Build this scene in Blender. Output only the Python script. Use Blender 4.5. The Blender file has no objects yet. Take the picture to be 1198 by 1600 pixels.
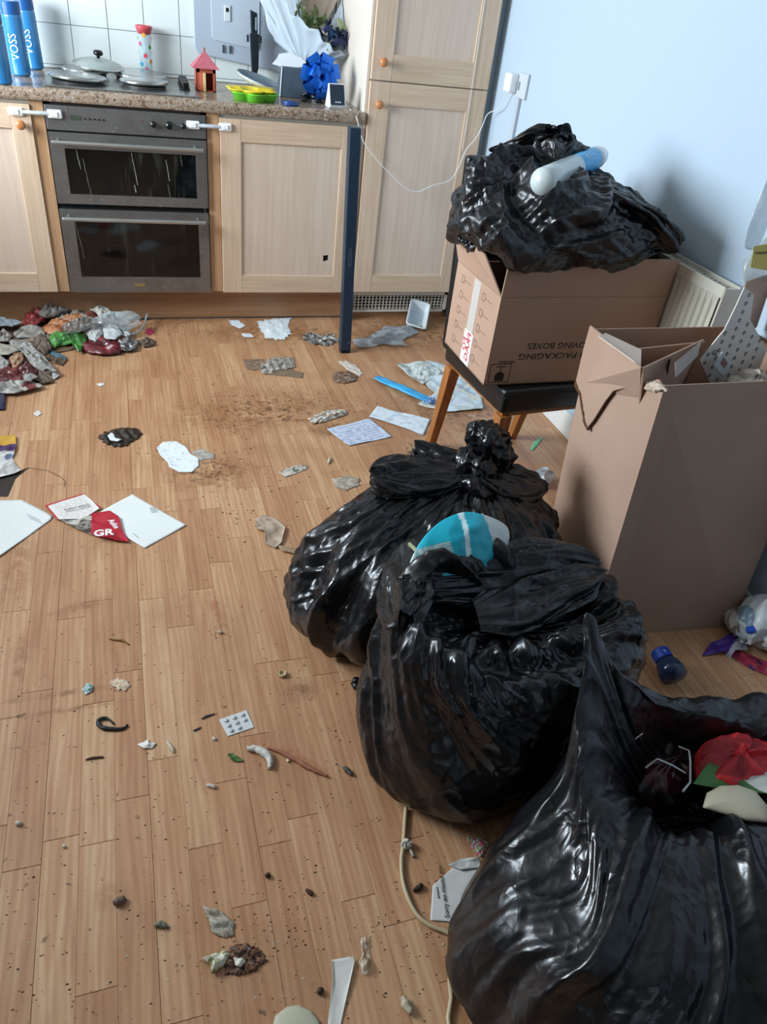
import bpy, math, random
import numpy as np
from mathutils import Matrix, Vector, noise as mnoise
random.seed(7); RNG = np.random.RandomState(11)
PI = math.pi
S = bpy.context.scene
COL = S.collection

# ---------------------------------------------------------------- camera
CAM = np.array([0.26671, -3.36195, 1.37310])
FPX = 1139.07
cr = np.array([0.95089046, -0.29051827, 0.10680107])
cu = np.array([0.08877171, 0.58651498, 0.80505886])
cf = np.array([0.29652474, 0.75604187, -0.5835013])
cd = bpy.data.cameras.new('camera'); cam = bpy.data.objects.new('camera', cd); COL.objects.link(cam)
cam.matrix_world = Matrix(((cr[0], cu[0], -cf[0], CAM[0]), (cr[1], cu[1], -cf[1], CAM[1]), (cr[2], cu[2], -cf[2], CAM[2]), (0, 0, 0, 1)))
cd.sensor_fit = 'HORIZONTAL'; cd.sensor_width = 36; cd.lens = FPX * 36 / 1198; cd.clip_start = 0.02
S.camera = cam

# ---------------------------------------------------------------- world, lights, exposure
w = bpy.data.worlds.new('world'); S.world = w; w.use_nodes = True
bg = w.node_tree.nodes['Background']; bg.inputs[0].default_value = (0.62, 0.80, 1.0, 1); bg.inputs[1].default_value = .55

def area(name, loc, target, sx, sy, power, color):
    l = bpy.data.lights.new(name, 'AREA'); l.shape = 'RECTANGLE'; l.size = sx; l.size_y = sy; l.energy = power; l.color = color
    o = bpy.data.objects.new(name, l); COL.objects.link(o); o.location = loc
    o.rotation_euler = (Vector(target) - Vector(loc)).to_track_quat('-Z', 'Y').to_euler()
    return o
# daylight through the unseen left window, plus a dim rear one added for reflections
area('window_daylight', (-1.86, -0.93, 1.58), (1.0, -0.98, 0.50), 1.5, 1.15, 185, (0.80, 0.91, 1.0))
area('added_rear_daylight', (0.3, -5.32, 1.7), (0.6, -2.0, 0.7), 1.8, 1.1, 1.5, (0.82, 0.91, 1.0))
S.view_settings.view_transform = 'Standard'; S.view_settings.look = 'None'
S.view_settings.gamma = 1; S.view_settings.use_curve_mapping = False
S.view_settings.exposure = 0.1

# ---------------------------------------------------------------- helpers
def ray(px, py): return cf + cr * (px - 599) / FPX - cu * (py - 800) / FPX
def at(px, py, z=0.0):
    d = ray(px, py); p = CAM + (z - CAM[2]) / d[2] * d
    return (float(p[0]), float(p[1]), float(z))

class MB:
    def __init__(s): s.v = []; s.f = []; s.c = []
    def add(s, vs, fs):
        n = len(s.v); s.v += [tuple(map(float, p)) for p in vs]; s.f += [tuple(n + i for i in f) for f in fs]; return s
    def box(s, x0, y0, z0, x1, y1, z1):
        return s.hexa([(x0,y0,z0),(x1,y0,z0),(x1,y1,z0),(x0,y1,z0),(x0,y0,z1),(x1,y0,z1),(x1,y1,z1),(x0,y1,z1)])
    def hexa(s, p):
        return s.add(p, [(3,2,1,0),(4,5,6,7),(0,1,5,4),(1,2,6,5),(2,3,7,6),(3,0,4,7)])
    def obox(s, c, size, R=None):
        R = R or Matrix.Identity(3); hx, hy, hz = [q/2 for q in size]; c = Vector(c)
        return s.hexa([c + R @ Vector(q) for q in ((-hx,-hy,-hz),(hx,-hy,-hz),(hx,hy,-hz),(-hx,hy,-hz),(-hx,-hy,hz),(hx,-hy,hz),(hx,hy,hz),(-hx,hy,hz))])
    def tube(s, pts, r, n=8, cap=True):
        pts = [Vector(p) for p in pts]; N = len(pts); rs = r if isinstance(r, (list, tuple)) else [r]*N
        vs = []; up = Vector((0.13, 0.27, 1)).normalized(); prev = None
        for i, p in enumerate(pts):
            t = (pts[min(i+1, N-1)] - pts[max(i-1, 0)]).normalized()
            a = (prev if prev else up); a = (a - t * a.dot(t))
            if a.length < 1e-4: a = Vector((1, 0, 0)) - t * t.x
            a.normalize(); b = t.cross(a); prev = a
            for k in range(n):
                th = 2*PI*k/n; vs.append(p + (a*math.cos(th) + b*math.sin(th))*rs[i])
        fs = [(i*n+k, i*n+(k+1) % n, (i+1)*n+(k+1) % n, (i+1)*n+k) for i in range(N-1) for k in range(n)]
        if cap: fs += [tuple(range(n))[::-1], tuple((N-1)*n+k for k in range(n))]
        return s.add(vs, fs)
    def lathe(s, prof, c, axis=(0, 0, 1), n=24, cap=True):
        ax = Vector(axis).normalized(); q = Vector((0, 0, 1)).rotation_difference(ax); c = Vector(c); vs = []
        for r, h in prof:
            for k in range(n):
                th = 2*PI*k/n; vs.append(c + q @ Vector((r*math.cos(th), r*math.sin(th), h)))
        N = len(prof)
        fs = [(i*n+k, i*n+(k+1) % n, (i+1)*n+(k+1) % n, (i+1)*n+k) for i in range(N-1) for k in range(n)]
        if cap: fs += [tuple(range(n))[::-1], tuple((N-1)*n+k for k in range(n))]
        return s.add(vs, fs)
    def prism(s, poly, fn, t0, t1):
        """poly: 2-D outline; fn(a, b, t) -> 3-D"""
        n = len(poly); vs = [fn(a, b, t0) for a, b in poly] + [fn(a, b, t1) for a, b in poly]
        return s.add(vs, [tuple(range(n))[::-1], tuple(range(n, 2*n))] + [(i, (i+1) % n, n+(i+1) % n, n+i) for i in range(n)])
    def build(s, name, mat, parent=None, **k): return obj(name, s.v, s.f, mat, parent, **k)

def obj(name, vs, fs, mat, parent=None, smooth=False, bev=0, col=None, solid=0, sub=0, tone=None, org=None):
    o_ = org if org is not None else (parent['_o'] if parent is not None else (0, 0, 0))
    vs = np.asarray(vs, dtype=float).reshape(-1, 3) - np.asarray(o_, dtype=float)
    me = bpy.data.meshes.new(name); me.from_pydata(vs.tolist(), [], [list(map(int, f)) for f in fs]); me.update()
    for m in (mat if isinstance(mat, (list, tuple)) else [mat]): me.materials.append(m)
    if smooth: me.polygons.foreach_set('use_smooth', [True]*len(me.polygons))
    if col is not None:
        a = me.color_attributes.new('Col', 'FLOAT_COLOR', 'POINT')
        c = np.ones((len(vs), 4)); c[:, :3] = np.asarray(col).reshape(-1, 3); a.data.foreach_set('color', c.ravel())
    if tone is not None:
        a = me.attributes.new('tone', 'FLOAT', 'POINT'); a.data.foreach_set('value', np.broadcast_to(np.asarray(tone, dtype=float), (len(vs),)).copy())
    o = bpy.data.objects.new(name, me); COL.objects.link(o)
    o['_o'] = [float(q) for q in o_]
    if parent is not None: o.parent = parent
    elif org is not None: o.location = org
    if bev:
        b = o.modifiers.new('bevel', 'BEVEL'); b.width = bev; b.segments = 2; b.limit_method = 'ANGLE'; b.angle_limit = math.radians(35)
    if solid:
        b = o.modifiers.new('solid', 'SOLIDIFY'); b.thickness = solid; b.offset = 0
    if sub:
        b = o.modifiers.new('sub', 'SUBSURF'); b.levels = sub; b.render_levels = sub
    return o
def tag(o, label=None, cat=None, group=None, kind=None):
    if label: o['label'] = label
    if cat: o['category'] = cat
    if group: o['group'] = group
    if kind: o['kind'] = kind
    return o
def thing(name, label, cat, loc, group=None):
    o = bpy.data.objects.new(name, None); COL.objects.link(o); o.location = loc; o.empty_display_size = 0.05
    o['_o'] = [float(q) for q in loc]
    return tag(o, label, cat, group)
def bx(name, b, mat, parent=None, **k):
    return MB().box(*b).build(name, mat, parent, **k)
def dup(root, delta, label=None, rotz=0):
    r = root.copy(); COL.objects.link(r); r.location = Vector(root.location) + Vector(delta); r.rotation_euler = (0, 0, rotz)
    if label: r['label'] = label
    for ch in list(root.children):
        c = ch.copy(); COL.objects.link(c); c.parent = r
        for g in list(ch.children):
            d = g.copy(); COL.objects.link(d); d.parent = c
    return r

# ---- materials
MATS = {}
def nt(name):
    m = bpy.data.materials.new(name); m.use_nodes = True; t = m.node_tree
    return m, t, t.nodes['Principled BSDF']
def N(t, typ, **k):
    n = t.nodes.new(typ)
    for a, b in k.items():
        if a.startswith('i_'):
            n.inputs[int(a[2:])].default_value = b
        else: setattr(n, a, b)
    return n
def rgb(h):
    """#rrggbb in sRGB -> linear"""
    h = h.lstrip('#'); c = [int(h[i:i+2], 16)/255 for i in (0, 2, 4)]
    return tuple((q/12.92 if q <= .04045 else ((q+.055)/1.055)**2.4) for q in c)
def plain(name, color, rough=.5, metal=0, spec=.5, noise=0, nscale=30, bump=0, bscale=200, trans=0, alpha=1, coat=0, emis=0, dark=.55):
    if name in MATS: return MATS[name]
    if isinstance(color, str): color = rgb(color)
    m, t, p = nt(name)
    p.inputs['Base Color'].default_value = (*color, 1); p.inputs['Roughness'].default_value = rough
    p.inputs['Metallic'].default_value = metal; p.inputs['Specular IOR Level'].default_value = spec
    p.inputs['Transmission Weight'].default_value = trans; p.inputs['Alpha'].default_value = alpha; p.inputs['Coat Weight'].default_value = coat
    if emis: p.inputs['Emission Color'].default_value = (*color, 1); p.inputs['Emission Strength'].default_value = emis
    tc = N(t, 'ShaderNodeNewGeometry')
    if noise:
        n = N(t, 'ShaderNodeTexNoise'); n.inputs['Scale'].default_value = nscale; n.inputs['Detail'].default_value = 5
        t.links.new(tc.outputs['Position'], n.inputs['Vector'])
        r = N(t, 'ShaderNodeMapRange'); r.inputs[1].default_value = .35; r.inputs[2].default_value = .7; r.inputs[3].default_value = 0; r.inputs[4].default_value = noise
        t.links.new(n.outputs['Fac'], r.inputs[0])
        mx = N(t, 'ShaderNodeMix', data_type='RGBA'); mx.inputs[6].default_value = (*color, 1); mx.inputs[7].default_value = (*[q*dark for q in color], 1)
        t.links.new(r.outputs[0], mx.inputs[0]); t.links.new(mx.outputs[2], p.inputs['Base Color'])
    if bump:
        n = N(t, 'ShaderNodeTexNoise'); n.inputs['Scale'].default_value = bscale; n.inputs['Detail'].default_value = 3
        t.links.new(tc.outputs['Position'], n.inputs['Vector'])
        b = N(t, 'ShaderNodeBump'); b.inputs['Strength'].default_value = bump; b.inputs['Distance'].default_value = .002
        t.links.new(n.outputs['Fac'], b.inputs['Height']); t.links.new(b.outputs[0], p.inputs['Normal'])
    MATS[name] = m
    return m
def wood(name, c0, c1, axis='z', rough=.45, fine=1.0, blotch=.3):
    """fine grained veneer; axis = grain direction"""
    if name in MATS: return MATS[name]
    m, t, p = nt(name); g = N(t, 'ShaderNodeNewGeometry'); mp = N(t, 'ShaderNodeMapping')
    sc = {'x': (3, 60, 60), 'y': (60, 3, 60), 'z': (60, 60, 3)}[axis]
    mp.inputs['Scale'].default_value = [q*fine for q in sc]
    t.links.new(g.outputs['Position'], mp.inputs['Vector'])
    n = N(t, 'ShaderNodeTexNoise'); n.inputs['Scale'].default_value = 1.2; n.inputs['Detail'].default_value = 6; n.inputs['Distortion'].default_value = .6
    t.links.new(mp.outputs[0], n.inputs['Vector'])
    n2 = N(t, 'ShaderNodeTexNoise'); n2.inputs['Scale'].default_value = 5; t.links.new(g.outputs['Position'], n2.inputs['Vector'])
    r = N(t, 'ShaderNodeMapRange'); r.inputs[1].default_value = .3; r.inputs[2].default_value = .7; t.links.new(n.outputs['Fac'], r.inputs[0])
    a = N(t, 'ShaderNodeMath', operation='MULTIPLY_ADD'); a.inputs[1].default_value = blotch; t.links.new(n2.outputs['Fac'], a.inputs[0]); t.links.new(r.outputs[0], a.inputs[2])
    mx = N(t, 'ShaderNodeMix', data_type='RGBA'); mx.inputs[6].default_value = (*rgb(c0), 1); mx.inputs[7].default_value = (*rgb(c1), 1)
    t.links.new(a.outputs[0], mx.inputs[0]); t.links.new(mx.outputs[2], p.inputs['Base Color']); p.inputs['Roughness'].default_value = rough
    MATS[name] = m
    return m
def printed(name='printed_paper', rough=.6, spec=.4, alpha=1, bump=.15, bscale=120):
    if name in MATS: return MATS[name]
    m, t, p = nt(name); a = N(t, 'ShaderNodeVertexColor', layer_name='Col'); t.links.new(a.outputs[0], p.inputs['Base Color'])
    p.inputs['Roughness'].default_value = rough; p.inputs['Specular IOR Level'].default_value = spec; p.inputs['Alpha'].default_value = alpha
    g = N(t, 'ShaderNodeNewGeometry'); n = N(t, 'ShaderNodeTexNoise'); n.inputs['Scale'].default_value = bscale; t.links.new(g.outputs['Position'], n.inputs['Vector'])
    b = N(t, 'ShaderNodeBump'); b.inputs['Strength'].default_value = bump; b.inputs['Distance'].default_value = .003
    t.links.new(n.outputs['Fac'], b.inputs['Height']); t.links.new(b.outputs[0], p.inputs['Normal'])
    MATS[name] = m
    return m

_tc = {}
def text_obj(name, s, size, M, mat, parent, bold=0.0, sx=1.0, align='LEFT', depth=.0003):
    """lettering as flat print: M maps text plane (x right, y up, z out) into the world"""
    key = (s, bold, align)
    if key not in _tc:
        c = bpy.data.curves.new('lettering', 'FONT'); c.body = s; c.size = 1; c.offset = bold; c.resolution_u = 2; c.fill_mode = 'FRONT'; c.align_x = align; c.align_y = 'CENTER'
        o = bpy.data.objects.new('t', c); COL.objects.link(o); bpy.context.view_layer.update()
        me = bpy.data.meshes.new_from_object(o.evaluated_get(bpy.context.evaluated_depsgraph_get()))
        _tc[key] = ([v.co.copy() for v in me.vertices], [tuple(p.vertices) for p in me.polygons])
        bpy.data.objects.remove(o); bpy.data.curves.remove(c); bpy.data.meshes.remove(me)
    vs, fs = _tc[key]
    return obj(name, [M @ Vector((v.x*size*sx, v.y*size, depth)) for v in vs], fs, mat, parent)
def frame(o, x, y):
    """4x4 matrix of a plane with origin o, x axis, y axis"""
    x = Vector(x).normalized(); y = Vector(y); y = (y - x*y.dot(x)).normalized(); z = x.cross(y)
    return Matrix(((x[0], y[0], z[0], o[0]), (x[1], y[1], z[1], o[1]), (x[2], y[2], z[2], o[2]), (0, 0, 0, 1)))

# ---- smooth numpy noise
_perm = RNG.rand(64, 64, 64).astype(np.float32)
def vnoise(p):
    p = np.asarray(p); i = np.floor(p).astype(int); f = p - i; f = f*f*(3-2*f); out = 0
    for dx in (0, 1):
        for dy in (0, 1):
            for dz in (0, 1):
                wgt = (f[..., 0] if dx else 1-f[..., 0])*(f[..., 1] if dy else 1-f[..., 1])*(f[..., 2] if dz else 1-f[..., 2])
                out = out + wgt*_perm[(i[..., 0]+dx) % 64, (i[..., 1]+dy) % 64, (i[..., 2]+dz) % 64]
    return out*2-1
def crumple(xy, amp, folds, seed, freq=1.0):
    """sum of folded triangle waves: facets with sharp creases"""
    r = np.random.RandomState(seed); h = np.zeros(xy.shape[:-1]); q = xy.copy()
    for k in range(folds):
        a = r.rand()*PI; n = np.array([math.cos(a), math.sin(a)])
        f = freq*(1 + k*.8)*(.7+.6*r.rand()); ph = r.rand()*5
        d = (q @ n)*f + ph + .35*vnoise(np.concatenate([q*f*.6, np.full(q.shape[:-1]+(1,), seed*1.7+k)], -1))
        h += (np.abs((d % 2)-1)-.5)/(1+k*.7)
    return h*amp
# ================================================================ SETTING
WX = 1.849          # right wall plane
BY = 0.58           # back wall plane
def mat_floor():
    m, t, p = nt('laminate_floor')
    g = N(t, 'ShaderNodeNewGeometry'); at_ = N(t, 'ShaderNodeAttribute', attribute_name='tone')
    L = t.links.new
    # shift the grain by the plank's tone
    sc = N(t, 'ShaderNodeVectorMath', operation='SCALE'); cx = N(t, 'ShaderNodeCombineXYZ'); L(at_.outputs['Fac'], cx.inputs[0]); L(at_.outputs['Fac'], cx.inputs[1]); L(at_.outputs['Fac'], cx.inputs[2])
    L(cx.outputs[0], sc.inputs[0]); sc.inputs['Scale'].default_value = 37.0
    ad = N(t, 'ShaderNodeVectorMath', operation='ADD'); L(g.outputs['Position'], ad.inputs[0]); L(sc.outputs[0], ad.inputs[1])
    mp = N(t, 'ShaderNodeMapping'); mp.inputs['Scale'].default_value = (38, 2.6, 1); L(ad.outputs[0], mp.inputs['Vector'])
    n1 = N(t, 'ShaderNodeTexNoise'); n1.inputs['Scale'].default_value = 1; n1.inputs['Detail'].default_value = 7; n1.inputs['Distortion'].default_value = .9; L(mp.outputs[0], n1.inputs['Vector'])
    mp2 = N(t, 'ShaderNodeMapping'); mp2.inputs['Scale'].default_value = (11, 1.3, 1); L(ad.outputs[0], mp2.inputs['Vector'])
    wv = N(t, 'ShaderNodeTexWave', wave_type='BANDS', bands_direction='X'); wv.inputs['Scale'].default_value = 2.0; wv.inputs['Distortion'].default_value = 9; wv.inputs['Detail'].default_value = 2; wv.inputs['Detail Scale'].default_value = 1.0; L(mp2.outputs[0], wv.inputs['Vector'])
    r1 = N(t, 'ShaderNodeMapRange'); r1.inputs[1].default_value = .3; r1.inputs[2].default_value = .72; r1.inputs[3].default_value = 0; r1.inputs[4].default_value = .55; L(n1.outputs['Fac'], r1.inputs[0])
    f1 = N(t, 'ShaderNodeMath', operation='MULTIPLY_ADD'); f1.inputs[1].default_value = .22; L(wv.outputs['Fac'], f1.inputs[0]); L(r1.outputs[0], f1.inputs[2])
    tn = N(t, 'ShaderNodeMapRange'); tn.inputs[3].default_value = -.12; tn.inputs[4].default_value = .26; L(at_.outputs['Fac'], tn.inputs[0])
    f2 = N(t, 'ShaderNodeMath', operation='ADD'); L(f1.outputs[0], f2.inputs[0]); L(tn.outputs[0], f2.inputs[1])
    cr_ = N(t, 'ShaderNodeValToRGB'); e = cr_.color_ramp.elements
    e[0].position = 0; e[0].color = (*rgb('#cda67f'), 1); e[1].position = 1; e[1].color = (*rgb('#9f6c4b'), 1)
    k = e.new(.42); k.color = (*rgb('#b98b66'), 1)
    L(f2.outputs[0], cr_.inputs[0])
    cur = cr_.outputs[0]
    def layer(cur, mask, col):
        mx = N(t, 'ShaderNodeMix', data_type='RGBA'); L(mask, mx.inputs[0]); L(cur, mx.inputs[6]); mx.inputs[7].default_value = (*col, 1); return mx.outputs[2]
    def noise(scale, detail=4, dist=0, lo=.5, hi=.6, mx_=1.0, rough=.6):
        n = N(t, 'ShaderNodeTexNoise'); n.inputs['Scale'].default_value = scale; n.inputs['Detail'].default_value = detail; n.inputs['Distortion'].default_value = dist; n.inputs['Roughness'].default_value = rough
        L(g.outputs['Position'], n.inputs['Vector'])
        r = N(t, 'ShaderNodeMapRange'); r.inputs[1].default_value = lo; r.inputs[2].default_value = hi; r.inputs[4].default_value = mx_; L(n.outputs['Fac'], r.inputs[0]); return r.outputs[0]
    def mul(a, b):
        q = N(t, 'ShaderNodeMath', operation='MULTIPLY'); L(a, q.inputs[0]); L(b, q.inputs[1]); return q.outputs[0]
    # dirt patches that were trodden in (each has its own place on the boards)
    def blob(x, y, rx, ry, rot=0, soft=.45):
        mp = N(t, 'ShaderNodeMapping', vector_type='TEXTURE'); mp.inputs['Location'].default_value = (x, y, 0); mp.inputs['Rotation'].default_value = (0, 0, rot); mp.inputs['Scale'].default_value = (rx, ry, 1)
        L(g.outputs['Position'], mp.inputs['Vector']); ln = N(t, 'ShaderNodeVectorMath', operation='LENGTH'); L(mp.outputs[0], ln.inputs[0])
        r = N(t, 'ShaderNodeMapRange'); r.inputs[1].default_value = 1; r.inputs[2].default_value = 1-soft; L(ln.outputs['Value'], r.inputs[0]); return r.outputs[0]
    def add(a, b):
        q = N(t, 'ShaderNodeMath', operation='MAXIMUM'); L(a, q.inputs[0]); L(b, q.inputs[1]); return q.outputs[0]
    zone = None
    for (px, py, rx, ry) in ((640, 520, .5, .30), (430, 520, .42, .16), (420, 640, .45, .22), (330, 740, .20, .12), (520, 670, .16, .07), (760, 440+90, .3, .2), (720, 640, .35, .25), (230, 500, .4, .12)):
        x, y, _ = at(px, py); b = blob(x, y, rx, ry, 0, .8); zone = b if zone is None else add(zone, b)
    cur = layer(cur, mul(zone, noise(9, 6, .5, .40, .58, .75)), rgb('#95663f'))
    cur = layer(cur, mul(zone, noise(34, 6, .8, .51, .62, .9)), rgb('#6a4630'))
    cur = layer(cur, mul(zone, noise(70, 4, .3, .58, .66, .85)), rgb('#3c2a20'))
    # broad grey brown foot grime, fine specks everywhere
    cur = layer(cur, noise(2.1, 5, .6, .50, .74, .42), rgb('#8d6244'))
    cur = layer(cur, noise(46, 5, .4, .655, .70, .75), rgb('#5d4330'))
    cur = layer(cur, noise(150, 2, 0, .72, .75, .8), rgb('#3d2c22'))
    # individual spills: rusty brown streaks, red juice
    spots = [(395, 655, .055, .02, .2, '#7c4524'), (470, 657, .05, .018, 0, '#84502c'), (470, 1185, .012, .1, .75, '#a3624a'), (335, 945, .02, .09, .1, '#a4694e'),
             (90, 1085, .16, .012, 0, '#8a5f42'), (110, 1108, .16, .01, 0, '#8a5f42'), (120, 950, .1, .03, .3, '#97684a'), (540, 590, .07, .05, 0, '#8b5a36'),
             (575, 480, .10, .05, 0, '#8a5c3a'), (745, 600, .07, .04, 0, '#9c6c8a'), (470, 1080, .05, .045, .6, '#8b6146'), (25, 840+40, .05, .2, 0, '#9b6c4c'), (175, 1400, .04, .03, 0, '#a37555'), (30, 1040, .02, .14, 0, '#90603f')]
    for px, py, rx, ry, ro, c in spots:
        x, y, _ = at(px, py); cur = layer(cur, mul(blob(x, y, rx, ry, ro, .7), noise(40, 4, .5, .35, .6, .8)), rgb(c))
    L(cur, p.inputs['Base Color'])
    rr = noise(14, 4, 0, .4, .7, .25); ra = N(t, 'ShaderNodeMath', operation='ADD'); ra.inputs[1].default_value = .30; L(rr, ra.inputs[0]); L(ra.outputs[0], p.inputs['Roughness'])
    p.inputs['Specular IOR Level'].default_value = .42
    b = N(t, 'ShaderNodeBump'); b.inputs['Strength'].default_value = .12; b.inputs['Distance'].default_value = .001; L(n1.outputs['Fac'], b.inputs['Height']); L(b.outputs[0], p.inputs['Normal'])
    return m
M_floor = mat_floor()
M_joint = plain('dark_joint', '#4a3120', .8)
floor = MB().box(-1.9, -5.4, -.05, 2.1, .60, -.006).build('floor', M_joint); tag(floor, kind='structure')
# three-strip laminate: strips 65 mm wide, lengths vary; the 300 that show largest are pieces, the others one part
cells = []
rr = random.Random(4)
x = -0.98 + .0125 - .065*0
ci = 0
while x < 1.84:
    y = -4.2 - rr.random()*.35
    while y < .055:
        L_ = rr.choice((.26, .34, .42, .50, .60)); y1 = min(y+L_, .056)
        if y1 - y > .02: cells.append((x, y, x+.065, y1, rr.random(), ci % 3))
        y = y1
    x += .065; ci += 1
def pxsize(c):
    q = []
    for X, Y in ((c[0], c[1]), (c[2], c[1]), (c[2], c[3]), (c[0], c[3])):
        d = np.array([X, Y, 0]) - CAM; z = d @ cf
        if z < .1: return 0
        q.append((599+FPX*(d @ cr)/z, 800-FPX*(d @ cu)/z))
    q = np.array(q); mn = np.maximum(q.min(0), 0); mx = np.minimum(q.max(0), (1198, 1600))
    if (mx <= mn).any(): return 0
    return (mx-mn).prod()
cells.sort(key=lambda c: -pxsize(c))
def plank_geo(b, c):
    x0, y0, x1, y1 = c[:4]; g = .0001 if c[5] else .0006; e = .0007
    x0 += g; x1 -= .0001; y0 += .0003; y1 -= .0003
    b.add([(x0,y0,-.006),(x1,y0,-.006),(x1,y1,-.006),(x0,y1,-.006),(x0,y0,-e),(x1,y0,-e),(x1,y1,-e),(x0,y1,-e),(x0+e,y0+e,0),(x1-e*.3,y0+e,0),(x1-e*.3,y1-e,0),(x0+e,y1-e,0)],
          [(0,1,5,4),(1,2,6,5),(2,3,7,6),(3,0,4,7),(4,5,9,8),(5,6,10,9),(6,7,11,10),(7,4,8,11),(8,9,10,11)])
for c in cells[:300]:
    b = MB(); plank_geo(b, c); b.build('plank', M_floor, floor, tone=c[4])
b = MB(); tn = []
for c in cells[300:]:
    plank_geo(b, c); tn += [c[4]]*12
rest = b.build('plank_field', M_floor, floor, tone=np.array(tn)); tag(rest, kind='stuff')

# walls
M_wallR = plain('painted_wall', '#b4c4d2', .75, noise=.25, nscale=2.5, dark=.93, bump=.05, bscale=160)
M_wallB = plain('painted_wall_back', '#dcdcd6', .8)
tag(bx('wall_right', (WX, -5.4, 0, WX+.1, BY+.1, 2.5), M_wallR), kind='structure')
wall_back = tag(bx('wall_back', (-1.9, BY, 0, WX, BY+.1, 2.5), plain('tile_grout', '#8f9aa0', .9)), kind='structure')
tag(bx('ceiling', (-1.9, -5.4, 2.4, 2.0, BY+.1, 2.5), plain('ceiling_paint', '#b4b2ad', .9)), kind='structure')
# left wall with the opening of the window, wall behind with an added one
def wall_open(name, y0, y1, z0, z1):
    b = MB(); b.box(-1.9, -5.4, 0, -1.8, y0, 2.4); b.box(-1.9, y1, 0, -1.8, BY, 2.4); b.box(-1.9, y0, 0, -1.8, y1, z0); b.box(-1.9, y0, z1, -1.8, y1, 2.4)
    b.box(-1.8, -3.0, 0, -1.08, .0, .95)      # added unseen block under the window, shades the lower left floor
    return b.build(name, plain('side_paint', '#98948c', .85))
tag(wall_open('wall_left', -1.75, -.12, .96, 2.2), kind='structure')
b = MB(); b.box(-1.9, -5.5, 0, -.7, -5.4, 2.4); b.box(1.3, -5.5, 0, 1.95, -5.4, 2.4); b.box(-.7, -5.5, 0, 1.3, -5.4, .95); b.box(-.7, -5.5, 2.2, 1.3, -5.4, 2.4)
tag(b.build('wall_rear', plain('rear_paint', '#8d857c', .85)), kind='structure')
M_upvc = plain('white_upvc', '#eef0f0', .3)
wl = MB()
for a in ((-.12-.05, -.12, .96, 2.2), (-1.75, -1.70, .96, 2.2), (-1.75, -.12, .96, 1.01), (-1.75, -.12, 2.15, 2.2), (-.96, -.91, .96, 2.2)):
    wl.box(-1.84, a[0], a[2], -1.79, a[1], a[3])
tag(wl.build('window_1', M_upvc, bev=.004), kind='structure')
wl = MB()
for a in ((-.7, -.65, .95, 2.2), (1.25, 1.3, .95, 2.2), (-.7, 1.3, .95, 1.0), (-.7, 1.3, 2.15, 2.2), (.28, .33, .95, 2.2)):
    wl.box(a[0], -5.44, a[2], a[1], -5.39, a[3])
tag(wl.build('window_2_added', M_upvc, bev=.004), kind='structure')  # unseen rear window, added for highlights on the bags

# splashback tiles, 150 mm, each a piece of the back wall
M_tile = plain('glazed_tile', '#dfe6e4', .12, spec=.6, bump=.03, bscale=14, coat=.3)
rt = random.Random(2)
for i in range(-3, 9):
    for j in range(4):
        x0 = -.045+.15*i; z0 = .79+.15*j
        z0 = max(z0, .926)
        z1 = .79+.15*(j+1); x1 = min(x0+.15, 1.252)
        if x1-x0 < .02: continue
        dy = rt.uniform(0, .0008)
        bx('tile', (x0+.0013, BY-.006-dy, z0+.001, x1-.0013, BY+.002, z1-.0013), M_tile, wall_back, bev=.0012)

tag(bx('baseboard_right', (WX-.014, -5.4, .001, WX-.0005, .02, .095), plain('skirting_white', '#dcdcd8', .4), bev=.003), kind='structure')
# conduit and wall switch on the right wall
sw = thing('wall_switch', 'white fused switch plate with cord plug on the right wall beside the tall cupboard', 'switch', (WX-.001, -.22, 1.06))
M_white = plain('white_plastic', '#e8ecee', .3)
bx('plate', (WX-.012, -.302, 1.052, WX-.001, -.205, 1.142), plain('switch_plate', '#c4ccd0', .4), sw, bev=.003)
bx('plug', (WX-.05, -.225, 1.065, WX-.012, -.165, 1.135), M_white, sw, bev=.008)
bx('rocker', (WX-.018, -.245, 1.08, WX-.012, -.232, 1.11), plain('switch_grey', '#98a2a8', .4), sw, bev=.001)
cn = tag(bx('conduit', (WX-.014, -.262, .096, WX-.001, -.240, 1.052), plain('conduit_grey', '#b4bec6', .5), bev=.002), 'narrow grey cable trunking running down the wall below the switch', 'trunking')

# ================================================================ RADIATOR
M_rad = plain('radiator_enamel', '#d3cfc0', .35, noise=.25, nscale=12, dark=.85)
rad = thing('radiator', 'cream ribbed panel radiator on the right wall behind the moving box', 'radiator', (1.80, -1.50, .22))
b = MB(); Y0, Y1 = -1.80, -1.20
n = 22; vs = []; fs = []
ys = []; 
for k in range(n):
    a = Y0+.012+(Y1-Y0-.024)*k/n; wd = (Y1-Y0-.024)/n
    ys += [(a, 0), (a+wd*.28, 0), (a+wd*.42, .007), (a+wd*.86, .007)]
ys.append((Y1-.012, 0))
for z, off in ((.26, .004), (.285, 0), (.755, 0), (.785, .004)):
    for y_, d_ in ys: vs.append((1.772 + (d_ if off == 0 else 0) + 0, y_, z))
m_ = len(ys)
for r_ in range(3):
    for k in range(m_-1): fs.append((r_*m_+k, r_*m_+k+1, (r_+1)*m_+k+1, (r_+1)*m_+k))
obj('front_panel', vs, fs, M_rad, rad, solid=.002)
bx('back_panel', (1.815, Y0+.01, .26, 1.822, Y1-.01, .795), M_rad, rad)
tg = MB(); tg.box(1.768, Y0, .785, 1.773, Y1, .815); tg.box(1.82, Y0, .785, 1.825, Y1, .815); tg.build('top_rim', M_rad, rad, bev=.001)
g = MB()
for k in range(34):
    y_ = Y0+.006+(Y1-Y0-.02)*k/33; g.box(1.773, y_, .800, 1.82, y_+.008, .804)
g.box(1.793, Y0, .797, 1.799, Y1, .806)
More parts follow.
